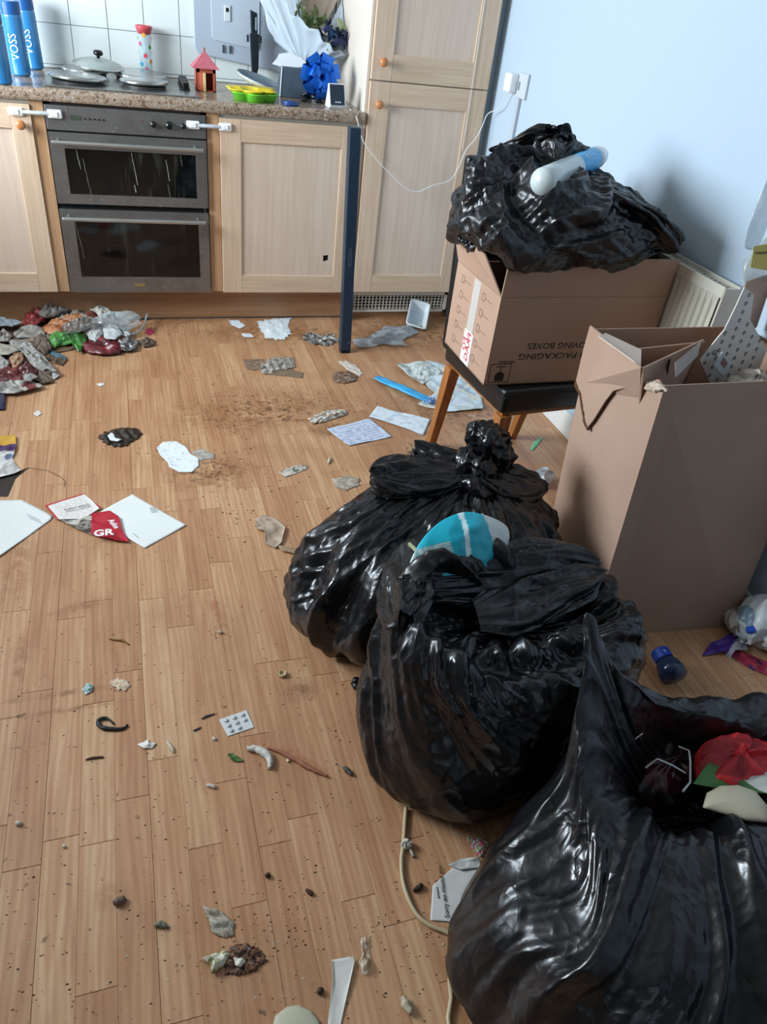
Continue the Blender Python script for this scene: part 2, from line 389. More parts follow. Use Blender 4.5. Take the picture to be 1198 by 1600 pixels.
tag(g.build('top_grille', M_rad, rad), kind='stuff')
bx('end_cover', (1.770, Y0-.003, .26, 1.824, Y0+.004, .812), M_rad, rad, bev=.001)
bx('end_cover', (1.770, Y1-.004, .26, 1.824, Y1+.003, .812), M_rad, rad, bev=.001)
bx('wall_bracket', (1.822, -1.5, .33, WX+.001, -1.47, .75), M_rad, rad)
# ================================================================ KITCHEN UNITS
M_cab = wood('beech_veneer', '#e0c8b0', '#d0b396', 'z', .42, 1.0)
M_cabx = wood('beech_veneer_cross', '#ddc4aa', '#cdb093', 'x', .42, 1.0)
M_panel = wood('beech_panel', '#dfcbb8', '#d3bca8', 'z', .42, .7)
M_carc = plain('carcass_white', '#ddd6c8', .5)
M_ply = wood('oak_filler', '#cfaa86', '#b58a62', 'z', .5)
M_knob = wood('knob_wood', '#d4915c', '#b87443', 'z', .35)
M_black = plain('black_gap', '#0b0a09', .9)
def door(root, x0, x1, z0, z1, y=0, t=.02, sl=.085, sr=.085, rt_=.085, rb=.08, name='door', knob=None, hole=None):
    """framed cupboard door: panel is the door itself, stiles and rails sit proud"""
    pv = MB()
    a0, a1, c0, c1 = x0+sl-.004, x1-sr+.004, z0+rb-.004, z1-rt_+.004
    if hole:
        hx, hz, r = hole
        pts = [(hx+r*q*math.cos(k*PI/5), hz+r*1.05*q*math.sin(k*PI/5)) for k, q in enumerate((.75,1.25,1.0,.8,1.3,.8,1.1,1.2,.8,1.15))]
        # panel as a ring of quads about the punched hole
        out = []
        for (qx, qz) in pts:
            dx, dz = qx-hx, qz-hz
            s_ = min([((a1-hx)/dx if dx > 0 else (a0-hx)/dx) if abs(dx) > 1e-6 else 1e9, ((c1-hz)/dz if dz > 0 else (c0-hz)/dz) if abs(dz) > 1e-6 else 1e9])
            out.append((hx+dx*s_, hz+dz*s_))
        cor = [(a1, c1), (a0, c1), (a0, c0), (a1, c0)]
        allp = [(math.atan2(z_-hz, x_-hx) % (2*PI), x_, z_) for x_, z_ in out+cor]; allp.sort()
        inn = []
        for an, x_, z_ in allp:
            k = an/(2*PI)*10; i0 = int(k) % 10; f_ = k-int(k); p0, p1 = pts[i0], pts[(i0+1) % 10]
            inn.append((p0[0]*(1-f_)+p1[0]*f_, p0[1]*(1-f_)+p1[1]*f_))
        n = len(allp); vs = []
        for yy in (y-t+.007, y-t+.011):
            vs += [(q[1], yy, q[2]) for q in allp] + [(q[0], yy, q[1]) for q in inn]
        fs = []
        for k in range(n):
            j = (k+1) % n
            fs += [(k, j, n+j, n+k), (2*n+k, 3*n+k, 3*n+j, 2*n+j), (n+k, n+j, 3*n+j, 3*n+k)]
        pv.add(vs, fs)
    else: pv.box(a0, y-t+.007, c0, a1, y-.004, c1)
    d = pv.build(name, M_panel, root)
    bx('stile', (x0, y-t, z0, x0+sl, y, z1), M_cab, d, bev=.0015)
    bx('stile', (x1-sr, y-t, z0, x1, y, z1), M_cab, d, bev=.0015)
    bx('rail', (x0+sl+.0006, y-t+.0004, z1-rt_, x1-sr-.0006, y, z1), M_cabx, d, bev=.001)
    bx('rail', (x0+sl+.0006, y-t+.0004, z0, x1-sr-.0006, y, z0+rb), M_cabx, d, bev=.001)
    if hole: bx('hole_shade_board', (hole[0]-.03, y-.006, hole[1]-.03, hole[0]+.03, y-.003, hole[1]+.03), M_black, d)  # black sheet put in as the shade inside the hole
    if knob:
        MB().lathe([(.0075, 0), (.0075, .010), (.010, .013), (.0155, .018), (.0175, .024), (.0155, .031), (.009, .035), (.001, .0355)], (knob[0], y-t, knob[1]), (0, -1, 0), 20).build('knob', M_knob, d, smooth=True)
    return d
# left base unit
cl = thing('base_cabinet', 'beech base cabinet with knobbed door on the left of the oven', 'cabinet', (-.35, .28, .15))
bx('body', (-.66, .0015, .15, -.003, BY-.02, .882), M_carc, cl)
door(cl, -.645, -.050, .152, .868, sl=.07, sr=.072, knob=(-.088, .800))
bx('filler_strip', (-.049, -.012, .152, -.004, .001, .880), M_ply, cl)
# base unit right of the oven
cc = thing('base_cabinet', 'beech base cabinet with punched hole in its door between oven and black post', 'cabinet', (.95, .28, .15))
bx('body', (.605, .0015, .15, 1.254, BY-.02, .882), M_carc, cc)
door(cc, .651, 1.249, .150, .868, hole=(1.125, .312, .0145))
bx('filler_strip', (.600, -.008, .152, .648, .001, .880), M_ply, cc)
# tall unit
ct = thing('tall_cabinet', 'tall beech cupboard with two knobbed doors beside the right wall', 'cabinet', (1.53, .28, .15))
bx('body', (1.269, .0015, .15, 1.802, BY-.01, 2.2), M_carc, ct)
bx('side_panel', (1.2555, -.004, .0, 1.268, BY-.01, 2.2), plain('side_panel_cream', '#d9cec0', .45), ct, bev=.001)
door(ct, 1.270, 1.8015, .152, 1.044, sl=.088, sr=.088, rt_=.085, rb=.085, knob=(1.310, .962))
door(ct, 1.270, 1.8015, 1.049, 2.16, sl=.088, sr=.088, rt_=.085, rb=.095, name='door', knob=(1.312, 1.115))
tag(bx('trim_1', (1.803, .03, 0, WX, .05, 2.2), plain('filler_grey', '#8f9ca6', .6)), kind='structure')
# plinth
M_plin = wood('plinth_wood', '#b98f6d', '#a07755', 'x', .5, .6, .6)
pl = thing('plinth', 'long wood effect plinth under the base cabinets and oven', 'plinth', (.3, .06, 0))
bx('board', (-.66, .05, .001, 1.2545, .066, .149), M_plin, pl)
b = MB(); b.box(.2, .0465, .001, 1.2545, .0495, .006); b.build('sealing_strip', plain('grimy_sealant', '#5c5048', .8, noise=.8, nscale=60), pl)
vt = thing('plinth_vent', 'white metal vent grille in the plinth under the tall cupboard', 'vent', (1.53, .05, 0))
M_vent = plain('vent_enamel', '#e2dccf', .4, noise=.25, nscale=30)
bx('plinth_board', (1.2695, .055, .001, 1.802, .066, .149), M_plin, vt)
v = MB(); x0, x1, z0, z1, yy = 1.275, 1.795, .028, .128, .040
v.box(x0, yy, z0, x1, .055, z0+.012); v.box(x0, yy, z1-.012, x1, .055, z1); v.box(x0, yy, z0, x0+.018, .055, z1); v.box(x1-.018, yy, z0, x1, .055, z1)
v.build('frame', M_vent, vt, bev=.001)
bx('dark_back', (x0+.01, .0545, z0+.01, x1-.01, .0549, z1-.01), M_black, vt)
for k in range(26):
    xx = x0+.018+(x1-x0-.036)*(k+.5)/26; bx('bar', (xx-.0022, .043, z0+.012, xx+.0022, .050, z1-.012), M_vent, vt)
for k in range(5):
    zz = z0+.012+(z1-z0-.024)*(k+.5)/5; bx('louvre', (x0+.018, .0445, zz-.0014, x1-.018, .052, zz+.0014), M_vent, vt)

# worktop
def mat_granite():
    m, t, p = nt('granite_laminate'); L = t.links.new; g = N(t, 'ShaderNodeNewGeometry')
    n = N(t, 'ShaderNodeTexNoise'); n.inputs['Scale'].default_value = 62; n.inputs['Detail'].default_value = 8; n.inputs['Distortion'].default_value = 1.6; L(g.outputs['Position'], n.inputs['Vector'])
    c = N(t, 'ShaderNodeValToRGB'); e = c.color_ramp.elements; e[0].position = .34; e[0].color = (*rgb('#5b4a3c'), 1); e[1].position = .68; e[1].color = (*rgb('#c9b9a3'), 1)
    for po, co in ((.44, '#8a7462'), (.52, '#a58f78'), (.60, '#8f8580')): k = e.new(po); k.color = (*rgb(co), 1)
    L(n.outputs['Fac'], c.inputs[0]); L(c.outputs[0], p.inputs['Base Color']); p.inputs['Roughness'].default_value = .22; p.inputs['Specular IOR Level'].default_value = .5
    return m
wt = MB(); prof = [(-.030, .885), (-.033, .893), (-.033, .912), (-.029, .921), (-.020, .9255), (BY-.001, .9255), (BY-.001, .884), (-.028, .884)]
wt.prism(prof, lambda a, b_, t_: (t_, a, b_), -.70, 1.2550)
worktop = tag(wt.build('worktop', mat_granite()), 'mottled brown granite effect worktop running over cabinets and oven', 'worktop')
WZ = .9255

# ================================================================ OVEN
def mat_steel(name='brushed_steel', col='#8b8a88', rough=.34, grime=.5, metal=.85):
    m, t, p = nt(name); L = t.links.new; g = N(t, 'ShaderNodeNewGeometry')
    mp = N(t, 'ShaderNodeMapping'); mp.inputs['Scale'].default_value = (4, 4, 400); L(g.outputs['Position'], mp.inputs['Vector'])
    n = N(t, 'ShaderNodeTexNoise'); n.inputs['Scale'].default_value = 1; L(mp.outputs[0], n.inputs['Vector'])
    n2 = N(t, 'ShaderNodeTexNoise'); n2.inputs['Scale'].default_value = 9; n2.inputs['Detail'].default_value = 6; L(g.outputs['Position'], n2.inputs['Vector'])
    n3 = N(t, 'ShaderNodeTexNoise'); n3.inputs['Scale'].default_value = 120; n3.inputs['Detail'].default_value = 2; L(g.outputs['Position'], n3.inputs['Vector'])
    r2 = N(t, 'ShaderNodeMapRange'); r2.inputs[1].default_value = .45; r2.inputs[2].default_value = .75; r2.inputs[4].default_value = grime; L(n2.outputs['Fac'], r2.inputs[0])
    mx = N(t, 'ShaderNodeMix', data_type='RGBA'); mx.inputs[6].default_value = (*rgb(col), 1); mx.inputs[7].default_value = (*rgb('#4e4a45'), 1); L(r2.outputs[0], mx.inputs[0])
    r3 = N(t, 'ShaderNodeMapRange'); r3.inputs[1].default_value = .705; r3.inputs[2].default_value = .72; L(n3.outputs['Fac'], r3.inputs[0])
    mx2 = N(t, 'ShaderNodeMix', data_type='RGBA'); L(r3.outputs[0], mx2.inputs[0]); L(mx.outputs[2], mx2.inputs[6]); mx2.inputs[7].default_value = (*rgb('#c9c6bd'), 1); L(mx2.outputs[2], p.inputs['Base Color'])
    r4 = N(t, 'ShaderNodeMapRange'); r4.inputs[3].default_value = rough; r4.inputs[4].default_value = rough+.2; L(n2.outputs['Fac'], r4.inputs[0]); L(r4.outputs[0], p.inputs['Roughness'])
    p.inputs['Metallic'].default_value = metal
    b = N(t, 'ShaderNodeBump'); b.inputs['Strength'].default_value = .1; b.inputs['Distance'].default_value = .001; L(n.outputs['Fac'], b.inputs['Height']); L(b.outputs[0], p.inputs['Normal'])
    return m
M_steel = mat_steel(); M_bar = mat_steel('bright_steel', '#b8b8b4', .25, .3)
def mat_glass_dark(name, tint, transp):
    m, t, p = nt(name); L = t.links.new; o = t.nodes['Material Output']
    p.inputs['Base Color'].default_value = (*rgb(tint), 1); p.inputs['Roughness'].default_value = .06; p.inputs['Specular IOR Level'].default_value = .7
    g = N(t, 'ShaderNodeNewGeometry'); mp = N(t, 'ShaderNodeMapping'); mp.inputs['Scale'].default_value = (34, 30, 4); L(g.outputs['Position'], mp.inputs['Vector'])
    n = N(t, 'ShaderNodeTexNoise'); n.inputs['Scale'].default_value = 1; n.inputs['Detail'].default_value = 5; L(mp.outputs[0], n.inputs['Vector'])
    r = N(t, 'ShaderNodeMapRange'); r.inputs[1].default_value = .58; r.inputs[2].default_value = .8; r.inputs[4].default_value = .5; L(n.outputs['Fac'], r.inputs[0])
    mx = N(t, 'ShaderNodeMix', data_type='RGBA'); mx.inputs[6].default_value = (*rgb(tint), 1); mx.inputs[7].default_value = (*rgb('#6b6f62'), 1); L(r.outputs[0], mx.inputs[0]); L(mx.outputs[2], p.inputs['Base Color'])
    tr = N(t, 'ShaderNodeBsdfTransparent'); tr.inputs[0].default_value = (.55, .5, .45, 1); ms = N(t, 'ShaderNodeMixShader'); ms.inputs[0].default_value = transp
    L(p.outputs[0], ms.inputs[1]); L(tr.outputs[0], ms.inputs[2]); L(ms.outputs[0], o.inputs[0])
    return m
ov = thing('oven', 'built-in stainless steel double oven with two glass doors and dried drips', 'oven', (.297, .28, .15))
b = MB(); X0, X1 = .001, .595
b.box(X0, .003, .150, X1, .02, .16); b.box(X0, .003, .150, X0+.02, .5, .88); b.box(X1-.02, .003, .150, X1, .5, .88); b.box(X0, .48, .15, X1, .5, .88); b.box(X0, .003, .15, X1, .5, .165); b.box(X0, .003, .49, X1, .5, .525); b.box(X0, .003, .77, X1, .5, .88)
b.build('body', plain('oven_cavity', '#5b4c42', .5, noise=.5, nscale=12), ov)
cp = bx('control_panel', (X0, -.020, .786, X1, .003, .872), M_steel, ov, bev=.002)
def odoor(z0, z1, wx0, wx1, wz0, wz1, hz, inner):
    f = MB(); yf, yb = -.022, .002
    f.box(X0, yf, z0, X0+wx0, yb, z1); f.box(X1-wx1, yf, z0, X1, yb, z1); f.box(X0+wx0, yf, z0, X1-wx1, yb, wz0); f.box(X0+wx0, yf, wz1, X1-wx1, yb, z1)
    d = f.build('oven_door', M_steel, ov)
    gl = MB(); gl.box(X0+wx0, -.019, wz0, X1-wx1, -.013, wz1); gl.build('glass', mat_glass_dark('oven_glass%d' % inner, '#0a0f10', .42 if inner else .22), d)
    if inner:
        s = MB(); s.box(X0+wx0, -.0125, wz0, X0+wx0+.055, -.011, wz1); s.box(X1-wx1-.05, -.0125, wz0, X1-wx1, -.011, wz1); s.box(X0+wx0, -.0125, wz0, X1-wx1, -.011, wz0+.01); s.box(X0+wx0, -.0125, wz1-.01, X1-wx1, -.011, wz1); s.build('black_border', M_black, d)
    h = MB(); h.tube([(X0+.012, -.062, hz), (X1-.016, -.062, hz)], .0085, 12); h.build('handle', M_bar, d, smooth=False, bev=.001)
    for xx in (X0+.035, X1-.045):
        MB().tube([(xx, -.062, hz), (xx, -.021, hz+.004)], .006, 8).build('handle_bracket', M_bar, d)
    return d
d1 = odoor(.518, .780, .052, .045, .556, .724, .750, 0)
d2 = odoor(.152, .496, .052, .044, .220, .452, .468, 1)
bx('door_gap', (X0, -.004, .497, X1, .002, .517), M_black, ov)
for zz in (.30, .335):
    r_ = MB(); 
    for k in range(12): r_.tube([(.03+k*.048, .05, zz), (.03+k*.048, .45, zz)], .002, 5)
    r_.tube([(.02, .05, zz), (.575, .05, zz)], .003, 6); r_.build('rack', M_bar, ov)
M_kn = plain('black_knob', '#101112', .25)
for xx, r_ in ((.392, .010), (.452, .013), (.506, .009)):
    MB().lathe([(r_*1.15, 0), (r_*1.15, .003), (r_, .004), (r_*.92, .020), (r_*.6, .023), (.0005, .023)], (xx, -.020, .828), (0, -1, 0), 18).build('knob', M_kn, cp, smooth=False)
for xx in (.140, .158, .176, .192, .208):
    MB().lathe([(.0035, 0), (.003, .003), (.0005, .003)], (xx, -.020, .832), (0, -1, 0), 10).build('button', M_kn, cp)
bx('clock_display', (.088, -.0215, .826, .126, -.0198, .841), plain('lcd', '#454b3f', .2), cp)
MB().lathe([(.003, 0), (.0025, .002), (.0003, .002)], (.350, -.020, .837), (0, -1, 0), 8).build('indicator_light', plain('red_lamp', '#7a2a22', .3), cp)
bx('name_badge', (.268, -.0235, .178, .310, -.0219, .192), plain('badge_brass', '#a08a5c', .35, metal=.5), d2, bev=.0005)
dr = MB(); rd = random.Random(8)
for (xx, za, zb, wd) in ((.115, .69, .53, .0022), (.095, .72, .65, .004), (.300, .72, .60, .004), (.302, .60, .57, .006), (.432, .70, .62, .0045), (.434, .61, .55, .002), (.055, .45, .30, .0022), (.14, .49, .46, .0015), (.575, .56, .49, .0015), (.49, .72, .68, .002), (.02, .60, .56, .006), (.075, .87, .84, .0015), (.582, .34, .28, .003)):
    pts = []; 
    for k in range(9):
        f_ = k/8; pts.append((xx+(za-zb)*.12*f_+rd.uniform(-.001, .001), -.0226 if not (.556 < za-(za-zb)*f_ < .724 or .22 < za-(za-zb)*f_ < .452) else -.0196, za-(za-zb)*f_))
    dr.tube(pts, [wd*.36*(.6+.5*rd.random()) for _ in pts], 5)
tag(dr.build('dried_drips', plain('dried_milk', '#8f948a', .5), ov), 'pale dried drips run down the oven doors', kind='stuff')

# ================================================================ HOB
hob = thing('hob', 'four plate stainless steel electric hob set into the worktop', 'hob', (.30, .27, WZ))
M_hob = mat_steel('hob_steel', '#a9a9a6', .22, .5, .9)
hb = MB(); hb.box(.005, .02, WZ+.0002, .585, .50, WZ+.006); hb.build('base_plate', M_hob, hob, bev=.003)
M_plate = mat_steel('plate_lid_steel', '#c3c3c0', .16, .4, .95)
for (cx_, cy_, r_, tl) in ((.125, .150, .100, (.03, .02)), (.150, .375, .085, (0, .0)), (.375, .165, .088, (-.02, .03)), (.365, .375, .100, (.02, -.03))):
    bb = MB().lathe([(r_*.95, 0), (r_*.95, .010), (r_*.8, .012), (.001, .012)], (cx_, cy_, WZ+.006), n=36).build('hot_plate', plain('hotplate_iron', '#2a2928', .5), hob)
    ax = (tl[0], tl[1], 1)
    MB().lathe([(r_*1.06, .014), (r_*1.09, .020), (r_*1.06, .025), (r_*1.0, .0285), (r_*.93, .0275), (r_*.5, .0285), (.001, .029)], (cx_, cy_, WZ+.006), ax, n=40).build('plate_cover', M_plate, hob, smooth=True)
for k in range(4):
    MB().lathe([(.022, 0), (.022, .004), (.018, .006), (.017, .026), (.013, .030), (.0005, .030)], (.535+.002*k, .175+k*.062, WZ+.006), n=16).build('knob', M_kn, hob, smooth=False)
# glass saucepan lid lying on the back left cover
ld = thing('saucepan_lid', 'glass saucepan lid with black knob resting on the back hob plate cover', 'lid', (.19, .365, WZ+.038))
M_clear = plain('clear_glass', '#e6f0ee', .03, trans=.92, alpha=.55, spec=.8)
q_ = (.05, -.10, 1); c_ = (.205, .36, WZ+.046)
MB().lathe([(.098, 0), (.102, .003), (.100, .006), (.096, .006)], c_, q_, 36).build('rim', M_plate, ld, smooth=True)
MB().lathe([(.096, .004), (.080, .014), (.050, .024), (.001, .029)], c_, q_, 36, cap=False).build('glass_dome', plain('lid_glass', '#b8c2be', .08, alpha=.55, spec=.9), ld, smooth=True)
MB().lathe([(.006, .028), (.007, .036), (.017, .040), (.020, .048), (.015, .056), (.001, .058)], c_, q_, 20).build('knob', M_kn, ld, smooth=True)

# child locks
M_lock = plain('lock_white', '#f2f4f4', .3)
M_strap = plain('lock_strap', '#cdd4d8', .35, alpha=.85)
def thing_lock(xa, xb, z, ya, yb, lab):
    r = thing('cupboard_lock', lab, 'child lock', ((xa+xb)/2, min(ya, yb), z), 'white strap child locks on the unit fronts')
    for xx, yy in ((xa, ya), (xb, yb)):
        bx('pad', (xx-.026, yy-.011, z-.015, xx+.026, yy-.0005, z+.015), M_lock, r, bev=.006)
        bx('button', (xx-.012, yy-.015, z-.009, xx+.012, yy-.010, z+.009), M_lock, r, bev=.003)
    MB().tube([(xa+.022, ya-.006, z), (xa+.05, min(ya, yb)-.010, z), (xb-.05, min(ya, yb)-.010, z), (xb-.022, yb-.006, z)], .0075, 6).build('strap', M_strap, r)
    return r
thing_lock(-.100, .035, .842, -.020, -.020, 'white strap lock joining the left cabinet door to the oven')
thing_lock(.545, .672, .836, -.020, -.020, 'white strap lock joining the oven to the holed cabinet door')
# ================================================================ BIN BAGS
def cr_periodic(P_, n):
    """closed Catmull-Rom through K points -> n samples"""
    P_ = np.asarray(P_, float); K = len(P_); u = np.arange(n)/n*K; i = u.astype(int); f = (u-i)[:, None]
    p0, p1, p2, p3 = P_[(i-1) % K], P_[i % K], P_[(i+1) % K], P_[(i+2) % K]
    return .5*((2*p1)+(-p0+p2)*f+(2*p0-5*p1+4*p2-p3)*f**2+(-p0+3*p1-3*p2+p3)*f**3)
def cr_open(R_, n):
    R_ = np.asarray(R_, float); K = len(R_); seg = np.linalg.norm(np.diff(R_, axis=0), axis=2).mean(1); t = np.concatenate([[0], np.cumsum(seg)]); t /= t[-1]
    s = np.linspace(0, 1, n); i = np.clip(np.searchsorted(t, s, side='right')-1, 0, K-2); f = ((s-t[i])/(t[i+1]-t[i]))[:, None, None]
    E = np.concatenate([2*R_[:1]-R_[1:2], R_, 2*R_[-1:]-R_[-2:-1]]); p0, p1, p2, p3 = E[i], E[i+1], E[i+2], E[i+3]
    return .5*((2*p1)+(-p0+p2)*f+(2*p0-5*p1+4*p2-p3)*f**2+(-p0+3*p1-3*p2+p3)*f**3)
def ring(c, rx, ry, K=12, rot=0, tz=None, mod=None):
    out = []
    for k in range(K):
        th = 2*PI*k/K; m_ = mod[k] if mod else 1
        X = rx*math.cos(th)*m_; Y = ry*math.sin(th)*m_
        out.append((c[0]+X*math.cos(rot)-Y*math.sin(rot), c[1]+X*math.sin(rot)+Y*math.cos(rot), c[2]+(tz[k] if tz else 0)))
    return out
def solve_sheet(X, T, Lu, Lv, Ld1, Ld2, iters, kb, kf, zmin):
    for it in range(iters):
        c = np.zeros_like(X)
        d = np.roll(X, -1, 1)-X; l = np.linalg.norm(d, axis=2)+1e-9; e = d*((l-Lu)/l*.5)[..., None]; c += e; c -= np.roll(e, 1, 1)
        d = X[1:]-X[:-1]; l = np.linalg.norm(d, axis=2)+1e-9; e = d*((l-Lv)/l*.5)[..., None]; c[:-1] += e; c[1:] -= e
        R1 = np.roll(X, -1, 1)
        d = R1[1:]-X[:-1]; l = np.linalg.norm(d, axis=2)+1e-9; e = d*((l-Ld1)/l*.25)[..., None]; c[:-1] += e; c[1:] -= np.roll(e, 1, 1)
        d = X[1:]-R1[:-1]; l = np.linalg.norm(d, axis=2)+1e-9; e = d*((l-Ld2)/l*.25)[..., None]; c[:-1] += np.roll(e, 1, 1); c[1:] -= e
        X = X+c*.40
        lap = np.roll(X, 1, 1)+np.roll(X, -1, 1)-2*X; lap[1:-1] += X[2:]+X[:-2]-2*X[1:-1]
        X = X+lap*(.25*kb)+(T-X)*kf
        X[..., 2] = np.maximum(X[..., 2], zmin)
    return X
def lens(X):
    R1 = np.roll(X, -1, 1); n = lambda q: np.linalg.norm(q, axis=2)
    return n(R1-X), n(X[1:]-X[:-1]), n(R1[1:]-X[:-1]), n(X[1:]-R1[:-1])
def resample(X, nv, nu):
    Y = np.stack([cr_periodic(r_, nu) for r_ in X]) if X.shape[1] != nu else X
    if X.shape[0] == nv: return Y
    s = np.linspace(0, X.shape[0]-1, nv); i = np.clip(s.astype(int), 0, X.shape[0]-2); f = (s-i)[:, None, None]
    E = np.concatenate([2*Y[:1]-Y[1:2], Y, 2*Y[-1:]-Y[-2:-1]]); p0, p1, p2, p3 = E[i], E[i+1], E[i+2], E[i+3]
    return .5*((2*p1)+(-p0+p2)*f+(2*p0-5*p1+4*p2-p3)*f**2+(-p0+3*p1-3*p2+p3)*f**3)
def normals(X):
    du = np.roll(X, -1, 1)-np.roll(X, 1, 1); dv = np.gradient(X, axis=0); n = np.cross(du, dv); return n/(np.linalg.norm(n, axis=2)[..., None]+1e-9)
def ridge_target(X0, specs, seed=0):
    """push sharp-crested folds into the form. spec: (fu, fv, swirl, amp, power) in cycles around / along"""
    nv, nu = X0.shape[:2]; uu, vv = np.meshgrid(np.arange(nu)/nu, np.linspace(0, 1, nv)); Nn = normals(X0); h = 0
    for k, (fu, fv, sw, am, po) in enumerate(specs):
        a = 2*PI*(uu+sw*vv+.03*vnoise(np.stack([np.cos(2*PI*uu)*2+5, np.sin(2*PI*uu)*2+5, vv*3+seed+k], -1))); r_ = fu/6.28*1.6
        q = np.stack([np.cos(a)*r_+20, np.sin(a)*r_+20, vv*fv+seed*5.1+k*11], -1)
        n1 = vnoise(q); n2 = vnoise(q*1.9+7)
        rdg = (1-np.abs(n1)*1.7)**po; rdg = np.where(np.isfinite(rdg), rdg, 0)
        amv = np.interp(np.linspace(0, 1, nv), np.linspace(0, 1, len(am)), am)[:, None] if hasattr(am, '__len__') else am
        h = h+amv*(rdg-.45)+amv*.35*(1-np.abs(n2)*2-.3)
    return X0+Nn*h[..., None]
def slack(X0, su=1.05, sv=1.05, seed=0, levels=((60, 84), (120, 168), (210, 300), (300, 420)), amps=(.010, .004, .0015, .0005), kf=(.08, .05, .03, .01), kb=(.01, .02, .05, .15), iters=(50, 40, 30, 8), an=(1, 1), zmin=.0015, share=(1, .45, .25, 0)):
    """let a sheet larger than its form buckle into folds, coarse folds first, finer ones on top.
    su, sv: surplus along / across (number or array over v)"""
    nv0, nu0 = X0.shape[:2]; X = None
    for k, (nv, nu) in enumerate(levels):
        T = resample(X0, nv, nu)
        if X is None: X = T.copy()
        else: X = resample(X, nv, nu)
        base = T if k == 0 else .5*T+.5*X
        Lu, Lv, L1, L2 = lens(T) if k == 0 else lens(X)
        fs = lambda q: (np.interp(np.linspace(0, 1, nv), np.linspace(0, 1, len(q)), np.ravel(q))[:, None] if hasattr(q, '__len__') else q)
        a = 1+(fs(su)-1)*share[k]; b_ = 1+(fs(sv)-1)*share[k]
        bm = b_[:-1] if hasattr(b_, 'shape') else b_; am = a[:-1] if hasattr(a, 'shape') else a
        Lu = Lu*a; Lv = Lv*bm; L1 = L1*np.sqrt((am**2+bm**2)/2); L2 = L2*np.sqrt((am**2+bm**2)/2)
        uu, vv = np.meshgrid(np.arange(nu)/nu, np.arange(nv)/nv)
        fu = nu/6.28/3*an[0]; fv = nv/3*an[1]
        h = vnoise(np.stack([np.cos(2*PI*uu)*fu+9, np.sin(2*PI*uu)*fu+9, vv*fv+seed*7.3+k], -1))
        h = h+.6*vnoise(np.stack([np.cos(2*PI*uu)*fu*2+9, np.sin(2*PI*uu)*fu*2+9, vv*fv*1.7+seed*3.3+k+40], -1))
        X = X+normals(X)*(h*amps[k])[..., None]
        X = solve_sheet(X, .6*T+.4*X if k else T, Lu, Lv, L1, L2, iters[k], kb[k], kf[k], zmin)
    return X
def grid_faces(nv, nu, wrap=True):
    a = np.arange(nv*nu).reshape(nv, nu); b = np.roll(a, -1, 1)
    if not wrap: q = np.stack([a[:-1, :-1], a[:-1, 1:], a[1:, 1:], a[1:, :-1]], -1)
    else: q = np.stack([a[:-1], b[:-1], b[1:], a[1:]], -1)
    return q.reshape(-1, 4)
def fast_mesh(name, V, F, mat, parent=None, org=None, smooth=True, col=None):
    o_ = org if org is not None else (parent['_o'] if parent is not None else (0, 0, 0))
    V = V.reshape(-1, 3)-np.asarray(o_); me = bpy.data.meshes.new(name)
    me.vertices.add(len(V)); me.vertices.foreach_set('co', V.astype(np.float32).ravel())
    k = F.shape[1]; me.loops.add(F.size); me.loops.foreach_set('vertex_index', F.astype(np.int32).ravel())
    me.polygons.add(len(F)); me.polygons.foreach_set('loop_start', np.arange(0, F.size, k, dtype=np.int32))
    me.update(calc_edges=True); me.validate()
    me.polygons.foreach_set('use_smooth', [smooth]*len(me.polygons)); me.materials.append(mat)
    if col is not None:
        a = me.color_attributes.new('Col', 'FLOAT_COLOR', 'POINT'); c = np.ones((len(V), 4)); c[:, :3] = col.reshape(-1, 3); a.data.foreach_set('color', c.ravel())
    o = bpy.data.objects.new(name, me); COL.objects.link(o); o['_o'] = [float(q) for q in o_]
    if parent is not None: o.parent = parent
    elif org is not None: o.location = org
    return o
def softclamp(X, p0, n, gap=.004, soft=.03):
    """rest the sheet against a plane: points beyond it are pressed back"""
    n = np.array(n, float); n /= np.linalg.norm(n); d = (X-np.array(p0, float)) @ n+gap
    x = np.clip(d/soft, -30, 30); sp = soft*np.log1p(np.exp(x)); return X-(np.maximum(sp-soft*.69*0, 0)*(1-.08*np.tanh(np.maximum(d, 0)/.1)))[..., None]*n
